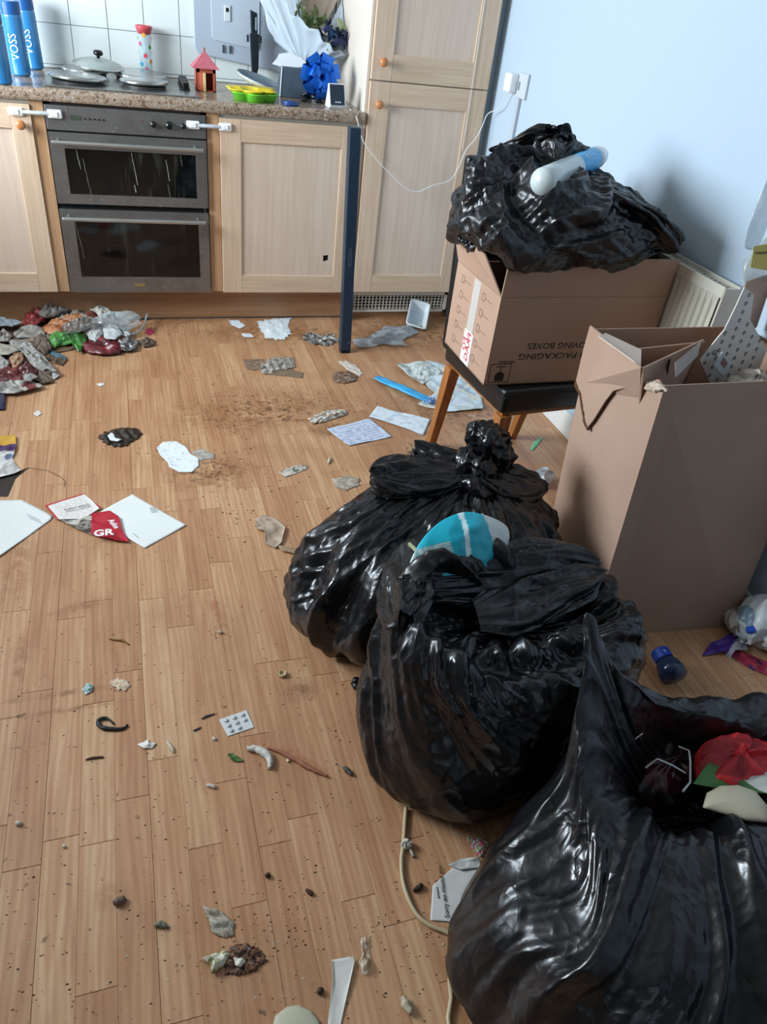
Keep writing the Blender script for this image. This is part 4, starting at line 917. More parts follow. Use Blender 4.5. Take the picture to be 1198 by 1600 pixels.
# print on the torn flap
def P2(s, h): return SL(s, h, .0092)
def strip2(b, s0, h0, s1, h1, w_=.0016):
    p, q = P2(s0, h0), P2(s1, h1); d = (q-p).normalized(); n = d.cross(Vector((-1, 0, 0))).normalized()*w_/2; b.add([p+n, q+n, q-n, p-n], [(0, 1, 2, 3)])
b = MB()
for s_, h_ in ((.70, .895), (.72, .825)):
    for a in ((s_, h_, s_-.07, h_), (s_-.07, h_, s_-.07, h_-.035), (s_-.07, h_-.035, s_, h_-.035), (s_, h_-.035, s_, h_)): strip2(b, *a)
strip2(b, .95, .93, .74, .885); strip2(b, .58, .86, .66, .745, .002); strip2(b, .55, .87, .58, .86, .002)
b.build('tick_boxes', M_ink, b2)
yv = (SL(0, .8)-SL(1, .8)).normalized()
text_obj('printed_lettering', 'BEDROOM', .012, frame(P2(.78, .825), -yv, (0, 0, -1)), M_ink, b2, bold=.02)
text_obj('printed_lettering', 'E', .016, frame(P2(.585, .885), -yv, (0, 0, -1)), M_ink, b2, bold=.03)
# top flaps and inner boards
panel('inner_flap', [at(1003, 574, .765), at(1097, 530, .760), (1.52, -2.02, .55), (1.37, -2.12, .55)], b2, M_card2)
panel('inner_flap', [C1+Vector((.004, .002, .0)), at(1003, 574, .765), (1.37, -2.12, .60), C1+Vector((.01, 0, -.15))], b2, M_card2)
panel('folded_strip', [at(935, 527, .775), at(945, 522, .775), at(1001, 548, .765), at(1000, 574, .757), at(990, 566, .762)], b2, plain('card_edge_pale', '#cbb6a6', .6), th=.003)
panel('inner_board', [at(985, 545, .745), at(1100, 533, .745), (1.62, -1.93, .50), (1.36, -1.95, .50)], b2, M_card2)
b = MB(); b.tube([at(1046, 560, .764), at(1040, 590, .70), at(1033, 610, .62)], .003, 5); b.build('slot_edge', plain('slot_shadow', '#3a281e', .9), b2)
panel('clear_tape_patch', [at(1054, 566, .767), at(1094, 534, .765), at(1090, 556, .745), at(1055, 590, .742)], b2, plain('grubby_tape', '#b3a79c', .2, alpha=.6), th=.0005)
# back flap standing up by the wall
panel('rear_flap', [at(1142, 540, .75), (1.825, -1.90, .745), (1.825, -1.885, .885), at(1166, 440, .882)], b2, M_card2)
# ================================================================ ON THE WORKTOP
def aty(px, py, y):
    d = ray(px, py); p = CAM+(y-CAM[1])/d[1]*d; return Vector((float(p[0]), float(y), float(p[2])))
def text_map(name, s, size, fn, mat, parent, bold=0.0, sx=1.0):
    t_ = text_obj(name, s, 1, Matrix.Identity(4), mat, None, bold); vs = [fn(v.co.x*size*sx, v.co.y*size) for v in t_.data.vertices]; fs = [tuple(p.vertices) for p in t_.data.polygons]
    bpy.data.objects.remove(t_); return obj(name, vs, fs, mat, parent)
M_bblue = plain('blue_bottle_plastic', '#2f86c4', .12, alpha=.86, spec=.7); M_bcap = plain('deep_blue_cap', '#1d5a9c', .35); M_pwhite = plain('print_white', '#eef4f8', .5)
def bottle(c, h, lab, lean):
    r_ = .036; t = thing('water_bottle', lab, 'bottle', c, 'blue cylinder bottles'); ax = Vector((lean, 0, 1)).normalized(); q = Vector((0, 0, 1)).rotation_difference(ax)
    MB().lathe([(r_*.8, 0), (r_, .006), (r_, h*.80), (r_*.96, h*.82), (r_*.96, h*.83), (.001, h*.832)], c, ax, 28).build('body', M_bblue, t, smooth=False)
    MB().lathe([(r_*.99, h*.835), (r_*.99, h*.985), (r_*.93, h), (.001, h)], c, ax, 28).build('cap', M_bcap, t)
    MB().lathe([(r_*.92, .004), (r_*.92, h*.32), (.001, h*.32)], c, ax, 20).build('water', plain('bottle_water', '#7fb8dc', .1, alpha=.6), t)
    a0 = -PI/2-.15
    def fn(x, y): th = a0-y/r_; v = Vector((r_*1.07*math.cos(th), r_*1.07*math.sin(th), h*.22+x)); return Vector(c)+q @ v
    text_map('printed_lettering', 'VOSS', .040, fn, M_pwhite, t, sx=.95)
    return t
for px, py, yy, h, lab, ln in ((4, 131, .10, .225, 'half-hidden blue bottle cut by the left edge of the picture', -.01), (34, 118, .22, .245, 'middle of the three blue bottles, lighter with big lettering', -.02), (55, 108, .36, .25, 'rightmost and darkest of the three blue bottles', -.03)):
    p_ = at(px, py, WZ); bottle((p_[0], p_[1], WZ+.0003), h, lab, ln)
# dotted glass
c = Vector(at(229, 118, WZ)); c.y = min(c.y, .52); c.z = WZ+.0005
t = thing('drinking_glass', 'tall dotted glass with a flared red rim standing behind the hob', 'glass', c)
MB().lathe([(.026, 0), (.027, .01), (.027, .165), (.034, .19), (.032, .19), (.025, .164), (.025, .012), (.001, .010)], c, n=28).build('glass_body', plain('clear_beaker', '#cfe4ea', .05, alpha=.35, spec=.9), t, smooth=True)
MB().lathe([(.0275, .163), (.0345, .186), (.0355, .193), (.032, .1935), (.0255, .166)], c, n=28).build('rim', plain('rim_red', '#d4545c', .2, alpha=.85), t, smooth=True)
dc = ['#e0485a', '#2f9fc0', '#e7a63a', '#d85a8a', '#58a85a']; 
for k in range(20):
    z = .02+(k//4)*.032+(k % 2)*.012; th = (k % 4)*PI/2+(k//4)*.75
    p = c+Vector((.0275*math.cos(th), .0275*math.sin(th), z)); MB().lathe([(.0085, 0), (.008, .0012), (.0005, .0014)], p, (math.cos(th), math.sin(th), 0), 10).build('dot', plain('dot%d' % (k % 5), dc[k % 5], .3), t)
# toy house
c = Vector(at(321, 141, WZ)); c.z = WZ+.0005
t = thing('toy_house', 'small red cardboard toy house with pointed pink roof on the worktop', 'toy', c)
M_th = plain('house_red', '#b4553f', .6, noise=.5, nscale=60); b = MB()
hw = .040
for (x0, y0, x1, y1) in ((-hw, hw-.003, hw, hw), (-hw, -hw, -hw+.003, hw), (hw-.003, -hw, hw, hw), (-hw, -hw, -hw+.014, -hw+.003), (.028, -hw, hw, -hw+.003)): b.box(c.x+x0, c.y+y0, c.z, c.x+x1, c.y+y1, c.z+.082)
b.box(c.x-hw, c.y-hw, c.z+.068, c.x+hw, c.y-hw+.003, c.z+.082); b.box(c.x-hw, c.y-hw, c.z, c.x+hw, c.y+hw, c.z+.003)
b.build('walls', M_th, t)
bx('door_panel', (c.x-.012, c.y-hw-.004, c.z, c.x-.002, c.y-hw+.03, c.z+.068), plain('house_cream', '#e3c98f', .6), t)
bx('front_board', (c.x-hw+.012, c.y-hw-.001, c.z+.002, c.x-.012, c.y-hw+.002, c.z+.068), plain('house_orange', '#c8674a', .6), t)
MB().add([(c.x-.056, c.y-.052, c.z+.083), (c.x+.056, c.y-.052, c.z+.083), (c.x+.056, c.y+.052, c.z+.083), (c.x-.056, c.y+.052, c.z+.083), (c.x, c.y, c.z+.145)], [(3, 2, 1, 0), (0, 1, 4), (1, 2, 4), (2, 3, 4), (3, 0, 4)]).build('roof', plain('roof_pink', '#c96a76', .6, noise=.8, nscale=150), t)
MB().lathe([(.004, 0), (.004, .01), (.001, .013)], (c.x, c.y, c.z+.142), n=8).build('chimney_tip', M_th, t)
# silicone mould trays and plates
def lobed(c, R0, amp, n, z0, z1, s0=.86, N_=72, tilt=(0, 0, 1)):
    q = Vector((0, 0, 1)).rotation_difference(Vector(tilt).normalized()); vs = []
    for (s_, z) in ((s0, z0), (1, z1), (1.06, z1+.002), (1.05, z1+.005), (.97, z1+.004), (s0*.92, z0+.004)):
        for k in range(N_):
            th = 2*PI*k/N_; r_ = R0*s_*(1+amp*abs(math.sin(n*th/2))-amp*.5); vs.append(Vector(c)+q @ Vector((r_*1.25*math.cos(th), r_*math.sin(th), z)))
    fs = [(i*N_+k, i*N_+(k+1) % N_, (i+1)*N_+(k+1) % N_, (i+1)*N_+k) for i in range(5) for k in range(N_)]+[tuple(range(N_))[::-1], tuple(5*N_+k for k in range(N_))]
    return MB().add(vs, fs)
c = Vector(at(400, 160, WZ)); c.y += .05; c.z = WZ+.0005
t = thing('baking_mould', 'green and yellow flower shaped silicone baking moulds under a plate', 'baking mould', c)
lobed(c, .070, .30, 6, 0, .026).build('green_tray', plain('silicone_green', '#6fce3a', .4), t, smooth=True)
lobed(c+Vector((-.012, .004, .024)), .072, .30, 6, 0, .012).build('yellow_tray', plain('silicone_yellow', '#e7d13a', .4), t, smooth=True)
c2 = c+Vector((.012, .012, .052)); t = thing('plate', 'white oval plate tilted on top of the green and yellow moulds', 'plate', c2)
ax = (-.02, -.30, 1)
MB().lathe([(.03, .0), (.055, .001), (.082, .014), (.086, .018), (.083, .019), (.055, .005), (.001, .004)], c2+Vector((0, 0, .008)), (.24, -.10, 1), 40).build('dish', plain('china_white', '#dfe6ea', .15), t, smooth=True)
MB().lathe([(.083, .0185), (.087, .020), (.086, .0225), (.082, .021)], c2+Vector((0, 0, .008)), (.24, -.10, 1), 40).build('rim', plain('plate_grey', '#5e7280', .3), t, smooth=True)
# grey plastic case against the wall, chef's knife in its sheath before it
t = thing('plastic_case', 'large pale grey plastic case leaning on the tiles behind the worktop', 'case', (.80, .54, 1.0))
M_case = plain('case_grey', '#aeb9c6', .45)
b = MB(); b.prism([(.620, 1.045), (.632, 1.032), (1.02, .985), (1.06, .93), (1.20, .93), (1.20, 1.62), (.612, 1.62), (.612, 1.06)], lambda a, z, y: (a, y, z), .548, .572); b.build('shell', M_case, t, bev=.005)
b = MB(); b.prism([(.690, 1.10), (.700, 1.09), (.90, 1.068), (.905, 1.6), (.685, 1.6)], lambda a, z, y: (a, y, z), .5435, .5478); b.build('recessed_lid', plain('case_grey_light', '#b9c4d0', .4), t, bev=.003)
bx('latch', (.745, .5385, 1.165, .772, .5433, 1.225), plain('latch_grey', '#cfd6dc', .3), t, bev=.002); bx('latch_slot', (.752, .5375, 1.20, .764, .5384, 1.215), M_black, t)
for xx in (.735, .765): bx('foot_slot', (xx, .541, 1.045, xx+.008, .5478, 1.075), plain('slot_dark', '#3d4650', .5), t)
M_sh = plain('sheath_black', '#131c24', .4)
k0 = aty(386, 16, .50); k1 = aty(398, 52, .50); k2 = aty(393, 130, .50); k2.z = max(k2.z, WZ+.002)
t = thing('kitchen_knife', 'black kitchen knife in a dark blade sheath standing against the grey case', 'knife', (k2.x, .5, WZ))
b = MB(); b.prism([(k1.x-.017, k1.z), (k1.x-.020, k0.z+.005), (k1.x-.012, k0.z), (k1.x+.010, k1.z+.075), (k1.x+.012, k1.z)], lambda a, z, y: (a, y, z), .492, .510); b.build('handle', M_sh, t, bev=.003)
bx('handle_inlay', (k1.x+.000, .4905, k1.z+.012, k1.x+.007, .492, k1.z+.06), plain('inlay_grey', '#8fa0ae', .3), t)
b = MB(); b.prism([(k1.x-.022, k1.z-.001), (k1.x+.019, k1.z-.001), (k1.x+.016, k2.z+.06), (k1.x+.002, k2.z+.012), (k1.x-.006, k2.z), (k1.x-.014, k2.z+.05)], lambda a, z, y: (a, y, z), .490, .512); b.build('sheath', M_sh, t, bev=.003)
for s_ in (-.031, .026): bx('sheath_clip', (k1.x+s_-.004, .494, k1.z-.035, k1.x+s_+.004, .508, k1.z-.008), M_sh, t, bev=.001)
# bouquet in paper wrap, lying up against the tall cupboard
t = thing('bouquet', 'bouquet of dried blue flowers wrapped in pale grey paper beside the tall cupboard', 'bouquet', (1.10, .42, .98))
M_wrap = plain('wrap_paper', '#b9c4ce', .5, bump=.4, bscale=14); M_wrap2 = plain('wrap_kraft', '#a99b8e', .6)
apex = aty(472, 104, .40); 
def cone_sheet(name, ap, pts, mat, seed, nr=14, ns=28, amp=.006):
    pts = [Vector(p) for p in pts]; vs = []; fs = []
    for i in range(nr+1):
        f_ = i/nr
        for k in range(ns+1):
            u = k/ns*(len(pts)-1); j = min(int(u), len(pts)-2); e = pts[j].lerp(pts[j+1], u-j)
            p = Vector(ap).lerp(e, f_); w_ = amp*f_*math.sin(k*1.3+seed)+amp*float(vnoise(np.array([k*.35, i*.3, seed*1.7]))); q = p+Vector((w_*.4, -abs(w_), w_)); q.x = min(q.x, 1.25); vs.append(q)
    for i in range(nr):
        for k in range(ns): a = i*(ns+1)+k; fs.append((a, a+1, a+ns+2, a+ns+1))
    return obj(name, vs, fs, mat, t, smooth=True, solid=.0008)
cone_sheet('wrap_sheet', apex, [aty(428, 66, .46), aty(406, 0, .46), aty(410, -60, .44), aty(450, -60, .42), aty(470, -40, .40)], M_wrap, 1)
cone_sheet('wrap_sheet', apex+Vector((.01, -.01, -.005)), [aty(432, -30, .38), aty(455, 20, .34), aty(495, 50, .30), aty(520, 78, .28), aty(545, 84, .30)], M_wrap, 2)
cone_sheet('kraft_liner', apex+Vector((.01, .01, 0)), [aty(430, -30, .44), aty(470, -10, .44), aty(500, -10, .46), aty(535, -15, .48)], M_wrap2, 3)
cone_sheet('wrap_sheet', apex+Vector((.02, .0, -.01)), [aty(545, 86, .32), aty(548, 60, .36), aty(546, 30, .42), aty(540, -10, .48)], M_wrap, 4)
rf = random.Random(3)
def leaflet(name, c, d, L_, w_, mat):
    d = Vector(d).normalized(); s_ = d.cross(Vector((.2, -1, .3))).normalized(); n_ = s_.cross(d)
    prof = [(0, .1), (.25, .8), (.5, 1), (.75, .7), (1, .02)]; vs = []
    for f_, k in prof:
        for q in (-1, 0, 1): v_ = Vector(c)+d*L_*f_+s_*w_*k*q*.5-n_*(abs(q)*-.004+f_*f_*.01); v_.x = min(v_.x, 1.252); vs.append(v_)
    fs = [(i*3+j, i*3+j+1, (i+1)*3+j+1, (i+1)*3+j) for i in range(4) for j in range(2)]
    return obj(name, vs, fs, mat, t, smooth=True, solid=.0006)
M_l1 = plain('leaf_olive', '#5d7040', .5, noise=.5, nscale=60); M_l2 = plain('leaf_pale', '#a3b287', .5); M_f1 = plain('petal_navy', '#1c2f57', .5, noise=.5, nscale=70); M_f2 = plain('petal_blue', '#39649c', .5); M_f3 = plain('petal_cream', '#cfd3bd', .5)
for (px, py, m_, n_, L_, w_) in ((495, 35, M_l1, 8, .055, .028), (500, 38, M_f3, 5, .035, .03), (502, 55, M_f1, 12, .045, .026), (522, 55, M_f2, 9, .04, .02), (517, 74, M_l1, 8, .045, .022), (535, 58, M_f1, 10, .05, .03), (532, 42, M_l2, 4, .05, .03), (478, 28, M_l1, 9, .03, .010), (466, 16, M_l1, 9, .03, .009), (512, 42, M_f1, 6, .03, .015)):
    for k in range(n_):
        p = aty(px+rf.uniform(-5, 5), py+rf.uniform(-5, 5), .35+rf.uniform(-.03, .03)); leaflet('petal' if m_ in (M_f1, M_f2, M_f3) else 'leaf', p, (rf.uniform(-1, 1), rf.uniform(-1, .3), rf.uniform(-1, 1)), L_, w_, m_)
for k in range(6):
    e = aty(480+k*8, 20+k*9, .37); MB().tube([apex+Vector((0, .01, -.01)), apex.lerp(e, .5)+Vector((0, .01, 0)), e], .002, 5).build('stem', M_l1, t)
# white card with ruffled edge, slate gift bag, bow
c = aty(452, 96, .33)
t = thing('ruffled_card', 'bright white card with scalloped edge behind the blue bow', 'card', c)
pts = [(425, 100), (432, 92), (436, 84), (452, 82), (470, 90), (478, 98), (474, 104), (466, 105), (458, 110), (450, 104), (442, 110), (436, 103)]
MB().prism(pts, lambda a, b_, y: tuple(aty(a, b_, .30)+Vector((0, y, 0))), 0, .002).build('card', plain('card_white', '#f6fafc', .5), t)
c = Vector(at(460, 163, WZ)); c.z = WZ+.0005
t = thing('gift_bag', 'slate grey gift bag with white edges standing beside the blue bow', 'bag', (c.x, .30, WZ))
p0 = aty(437, 158, .24); p0.z = WZ+.001; x0, x1 = p0.x, p0.x+.125; zt_ = aty(440, 104, .27).z
M_sl = plain('slate_paper', '#4c5a66', .55, noise=.4, nscale=40)
MB().hexa([(x0, .24, WZ+.001), (x1, .24, WZ+.001), (x1, .34, WZ+.001), (x0, .34, WZ+.001), (x0+.012, .27, zt_), (x1-.012, .27, zt_), (x1-.012, .31, zt_), (x0+.012, .31, zt_)]).build('paper_body', M_sl, t, bev=.002)
for a, e in (((x0, .239, WZ+.002), (x0+.012, .269, zt_)), ((x1, .239, WZ+.002), (x1-.012, .269, zt_))): MB().tube([a, e], .0022, 5).build('white_edge', M_pwhite, t)
M_bow = plain('metallic_blue', '#1565cf', .18, metal=.55, spec=.8)
cb = aty(499, 118, .18); cb = Vector((cb.x, .18, cb.z))
t = thing('gift_bow', 'large shiny blue ribbon bow propped against the gift bag', 'bow', (cb.x, cb.y, WZ))
rbw = random.Random(12)
def bow_loop(c, d, L_, w_, tw):
    d = Vector(d).normalized(); s_ = d.cross(Vector((0, -1, .1))).normalized(); s_ = Matrix.Rotation(tw, 3, d) @ s_; n_ = s_.cross(d); vs = []; n = 12
    for k in range(n+1):
        u = k/n; rr_ = math.sin(PI*u); dist = L_*(1-abs(2*u-1))**.75; h = (.022 if u < .5 else -.022)*math.sin(PI*min(1, (1-abs(2*u-1))*1.0))
        wq = w_*(.35+.65*min(1, (1-abs(2*u-1))*1.6))
        for q in (-1, -.4, .4, 1): vs.append(c+d*dist+n_*h+s_*wq*.5*q+n_*(.004*(1-abs(q))))
    fs = [(i*4+j, i*4+j+1, (i+1)*4+j+1, (i+1)*4+j) for i in range(n) for j in range(3)]
    return obj('ribbon_loop', vs, fs, M_bow, t, solid=.0006)
for k in range(7):
    a = 2*PI*k/7+.3; bow_loop(cb, (math.cos(a), -.25, math.sin(a)), .088, .056, rbw.uniform(-.4, .4))
for k in range(5):
    a = 2*PI*k/5+.1; bow_loop(cb+Vector((0, -.02, 0)), (math.cos(a), -.9, math.sin(a)), .070, .046, rbw.uniform(-.5, .5))
# blue clip, black glasses, spoon
c = Vector(at(455, 166, WZ)); c.z = WZ+.0005
t = thing('toy_clip', 'small dark blue plastic clip lying before the gift bag', 'clip', c); M_nb = plain('navy_plastic', '#1d3f7d', .35)
MB().tube([c+Vector((-.035, .01, .008)), c+Vector((-.01, -.004, .012)), c+Vector((.03, .0, .009))], [.006, .009, .007], 8).build('upper_arm', M_nb, t, smooth=True)
MB().tube([c+Vector((-.03, -.012, .006)), c+Vector((0, -.010, .006)), c+Vector((.028, -.006, .006))], [.005, .006, .005], 8).build('lower_arm', M_nb, t, smooth=True)
MB().lathe([(.007, 0), (.007, .014), (.001, .014)], c+Vector((.0, -.006, .0)), n=12).build('pivot', M_nb, t)
c = Vector(at(489, 160, WZ)); c.z = WZ+.0005
t = thing('sunglasses', 'folded black sunglasses lying under the blue bow', 'sunglasses', c)
for s_ in (-.030, .030): MB().lathe([(.026, 0), (.024, .004), (.001, .006)], c+Vector((s_, 0, .014)), (0, -.75, .6), 20).build('lens', plain('lens_black', '#0c0e12', .1), t, smooth=True)
MB().tube([c+Vector((-.058, .01, .016)), c+Vector((-.03, -.004, .034)), c+Vector((0, -.004, .028)), c+Vector((.03, -.004, .034)), c+Vector((.058, .01, .016))], .003, 6).build('frame', M_kn, t)
MB().tube([c+Vector((-.056, .012, .018)), c+Vector((.04, .03, .006))], .003, 6).build('temple', M_kn, t)
MB().tube([c+Vector((.056, .012, .018)), c+Vector((-.04, .036, .006))], .003, 6).build('temple', M_kn, t)
# smart clock
c = Vector(at(523, 170, WZ)); c.z = WZ+.0005
t = thing('smart_display', 'small white smart display with dark screen at the worktop end', 'display', c)
Rd = Matrix.Rotation(math.radians(12), 3, 'Z') @ Matrix.Rotation(math.radians(-16), 3, 'X')
cc_ = c+Vector((.008, .01, .048))
MB().obox(cc_, (.078, .014, .088), Rd).build('casing', M_white, t, bev=.006)
MB().obox(cc_+Rd @ Vector((-.002, -.0078, .001)), (.066, .0014, .076), Rd).build('screen', plain('screen_navy', '#0d1b33', .12), t)
for k in range(3): MB().obox(cc_+Rd @ Vector((-.010+k*.010, -.0088, -.026)), (.004, .0006, .005), Rd).build('screen_icon', plain('icon_white', '#cfd8e4', .5, emis=.6), t)
b = MB(); b.hexa([c+Vector(q) for q in ((-.03, -.006, .0), (.035, .0, 0), (.035, .065, 0), (-.03, .06, 0), (-.028, .018, .085), (.033, .024, .085), (.033, .034, .08), (-.028, .03, .08))]); b.build('stand', M_white, t, bev=.004)
# white lead from the display, over the edge and across the tall cupboard to the wall switch
pts = [c+Vector((.03, .05, .02)), c+Vector((.065, .02, .004)), aty(556, 182, -.032), aty(561, 200, -.045), aty(568, 222, -.045), aty(583, 243, -.046), aty(596, 258, -.046), aty(612, 274, -.046), aty(626, 288, -.046), aty(640, 297, -.048), aty(655, 299, -.048), aty(675, 290, -.048), aty(702, 282, -.048), aty(716, 262, -.048), aty(728, 234, -.048), aty(742, 218, -.048), aty(752, 200, -.048), aty(762, 178, -.05), Vector((WX-.03, -.13, 1.0)), Vector((WX-.03, -.19, 1.085))]
def smooth_pts(P_, n):
    P_ = [Vector(p) for p in P_]; out = []; K = len(P_)
    for i in range(K-1):
        p0, p1, p2, p3 = P_[max(i-1, 0)], P_[i], P_[i+1], P_[min(i+2, K-1)]
        for k in range(n):
            f = k/n; out.append(.5*((2*p1)+(-p0+p2)*f+(2*p0-5*p1+4*p2-p3)*f*f+(-p0+3*p1-3*p2+p3)*f**3))
    out.append(P_[-1]); return out
wire = tag(MB().tube(smooth_pts(pts, 5), .0019, 6).build('charging_lead', M_white, smooth=True), 'thin white charging lead looping across the tall cupboard to the wall switch', 'cable')
b = MB().tube([aty(757, 0, -.0235), aty(736, 145, -.0235), aty(722, 235, -.0235)], .0012, 5); tag(b.build('string', M_white), 'thin white string hanging straight down the tall cupboard doors', 'string')
# the black steel post before the cupboards
f0 = Vector(at(538, 549)); tt_ = f0+Vector((.015, .02, 0)); 
t = thing('steel_post', 'black square steel post standing upright in front of the holed cabinet', 'post', f0)
w_ = .023; dx_, dy_ = aty(555, 199, -.25).x-f0.x, .12
M_post = plain('post_black', '#1d3042', .38, noise=.3, nscale=30); zz = aty(555, 199, -.25).z
MB().hexa([f0+Vector(q) for q in ((-w_, -w_, .012), (w_, -w_, .012), (w_, w_, .012), (-w_, w_, .012), (-w_+dx_, -w_+dy_, zz), (w_+dx_, -w_+dy_, zz), (w_+dx_, w_+dy_, zz), (-w_+dx_, w_+dy_, zz))]).build('tube', M_post, t, bev=.003)
MB().hexa([f0+Vector(q) for q in ((-w_+.002, -w_+.002, .0), (w_-.002, -w_+.002, 0), (w_-.002, w_-.002, 0), (-w_+.002, w_-.002, 0), (-w_+.002, -w_+.002, .012), (w_-.002, -w_+.002, .012), (w_-.002, w_-.002, .012), (-w_+.002, w_-.002, .012))]).build('foot_cap', M_black, t)
def PT(a, z): f_ = (z-.012)/(zz-.012); return f0+Vector((dx_*f_+a, -w_+dy_*f_-.0012, z))
b = MB()
for a0, a1, z0, z1 in ((-.006, -.003, .38, .45), (.003, .006, .38, .45), (-.006, .006, .448, .451), (-.006, .006, .379, .382)): b.add([PT(a0, z0), PT(a1, z0), PT(a1, z1), PT(a0, z1)], [(0, 1, 2, 3)])
b.build('slot_mark', plain('slot_edge_grey', '#51606e', .4), t)
MB().lathe([(.003, 0), (.003, .002), (.0005, .002)], PT(.012, .05), (0, -1, 0), 10).build('screw', M_bar, t)
# ================================================================ CONTENTS OF THE BAGS AND THE RIGHT SIDE
M_prn = printed(); M_gloss = printed('printed_gloss', rough=.28, spec=.5, bump=.25, bscale=60); M_film = printed('printed_film', rough=.15, spec=.8, alpha=.45, bump=.5, bscale=40)
def hx(c): return np.array(rgb(c))
def flat(c): return lambda a, b, x, y: np.broadcast_to(hx(c), a.shape+(3,))
def stripes(base, ink, n=12, w_=.35, along='b', margin=.1):
    def f(a, b, x, y):
        q = b if along == 'b' else a; o = a if along == 'b' else b
        m_ = (((q*n) % 1) < w_) & (o > margin) & (o < 1-margin) & (vnoise(np.stack([o*30, np.floor(q*n)*3.3, q*0], -1)) > -.35)
        return np.where(m_[..., None], hx(ink), hx(base))
    return f
def patches(cols, f=6, seed=0):
    cols = [hx(c) for c in cols]
    def g(a, b, x, y):
        n = vnoise(np.stack([a*f, b*f, a*0+seed*3.7], -1)); i = np.clip(((n+.75)/1.5*len(cols)).astype(int), 0, len(cols)-1); return np.array(cols)[i]
    return g
def scrap(name, label, cat, px, colf, mat=None, z=.0012, h=0, amp=.0, freq=20, curl=0, ns=64, nr=16, seed=0, group=None, solid=.0005, jag_=0, parent=None, pts=None, dome=1):
    """thin sheet lying at height z; px: its outline where it lies; h: puffed height; amp: creases; curl: lifted rim"""
    P0 = [Vector(at(a, b, z)) for a, b in px] if pts is None else [Vector(p) for p in pts]
    K = len(P0); rr2 = np.random.RandomState(seed+5); per = []
    L_ = [(P0[(i+1) % K]-P0[i]).length for i in range(K)]; tot = sum(L_)
    for i in range(K):
        n = max(2, int(round(ns*L_[i]/tot)))
        for k in range(n): per.append(P0[i].lerp(P0[(i+1) % K], k/n))
    B = np.array(per)[:, :2]; n = len(B); c = B.mean(0)
    if jag_: B = c+(B-c)*(1+jag_*rr2.uniform(-1, 1, (n, 1)))
    fr = np.linspace(0, 1, nr+1)[1:]
    X = np.concatenate([c[None], (c+(B-c)[None]*fr[:, None, None]).reshape(-1, 2)])
    r_ = np.concatenate([[0], np.repeat(fr, n)])
    cz = crumple(X*freq, 1, 5, seed) if amp else 0*X[:, 0]
    Z = z+h*(1-r_**2)**.5*dome+ (amp*(cz+.6) if amp else 0)*np.clip(.35+.65*(1-r_)*2, 0, 1)+curl*r_**4*(.4+.6*vnoise(np.stack([X[:, 0]*14, X[:, 1]*14, X[:, 0]*0+seed], -1)))
    Z = np.maximum(Z, z+.0002)
    mn, mx = B.min(0), B.max(0); ab = (X-mn)/(mx-mn+1e-6)
    # local axes along the first edge
    e = np.array((P0[1]-P0[0])[:2]); e /= np.linalg.norm(e)+1e-9; f_ = np.array([-e[1], e[0]]); q = (X-np.array(P0[0])[:2]) @ np.stack([e, f_]).T; q = (q-q.min(0))/(q.max(0)-q.min(0)+1e-6)
    C_ = colf(q[:, 0], q[:, 1], X[:, 0], X[:, 1])
    V = np.column_stack([X, Z]); fs = [(0, 1+k, 1+(k+1) % n) for k in range(n)]
    for i in range(nr-1):
        a = 1+i*n
        fs += [(a+k, a+n+k, a+n+(k+1) % n, a+(k+1) % n) for k in range(n)]
    if parent is None:
        org = (float(c[0]), float(c[1]), z)
        o = obj(name, V, fs, mat or M_prn, None, smooth=True, solid=solid, col=C_, org=org)
        tag(o, label, cat, group)
    else: o = obj(name, V, fs, mat or M_prn, parent, smooth=True, solid=solid, col=C_)
    return o
def floor_text(par, s, px, py, size, ang, mat, z=.003, bold=0, sx=1):
    o_ = at(px, py, z); a = math.radians(ang); return text_obj('printed_lettering', s, size, frame(o_, (math.cos(a), math.sin(a), 0), (-math.sin(a), math.cos(a), 0)), mat, par, bold=bold, sx=sx)

# teal packet in bag B
cp_ = Vector(at(716, 868, .425))
t = thing('sponge_packet', 'crinkled teal and clear packet poking out of the open bin bag', 'packet', cp_)
def pillow(name, c, xa, ya, outline, thick, colf, mat, par, seed=0, n=60, nr=14, amp=.002):
    xa = Vector(xa).normalized(); ya = Vector(ya); ya = (ya-xa*ya.dot(xa)).normalized(); na = xa.cross(ya)
    O = np.array(outline, float); K = len(O); B = cr_periodic(np.column_stack([O, np.zeros(K)]), n)[:, :2]; cc2 = B.mean(0)
    out = []; cl2 = []
    mn, mx = B.min(0), B.max(0)
    for sgn in (1, -1):
        for i in range(nr+1):
            f_ = i/nr if sgn == 1 else 1-i/nr
            if sgn == -1 and i == 0: continue
            q = cc2+(B-cc2)*f_; th = thick*(1-f_**3)*sgn; w_ = amp*vnoise(np.column_stack([q*60, np.full(len(q), seed+sgn)]))+amp*2*vnoise(np.column_stack([q*22, np.full(len(q), seed+sgn+9)]))
            for k in range(n): out.append(Vector(c)+xa*q[k, 0]+ya*q[k, 1]+na*(th+w_[k]*(1-f_**6)))
            ab = (q-mn)/(mx-mn); cl2.append(colf(ab[:, 0], ab[:, 1], q[:, 0], q[:, 1]) if sgn == 1 else colf(ab[:, 0], ab[:, 1], q[:, 0], q[:, 1]))
    m_ = 2*nr+1; fs = [(i*n+k, i*n+(k+1) % n, (i+1)*n+(k+1) % n, (i+1)*n+k) for i in range(m_-1) for k in range(n)]
    return obj(name, out, fs, mat, par, smooth=True, col=np.concatenate(cl2))
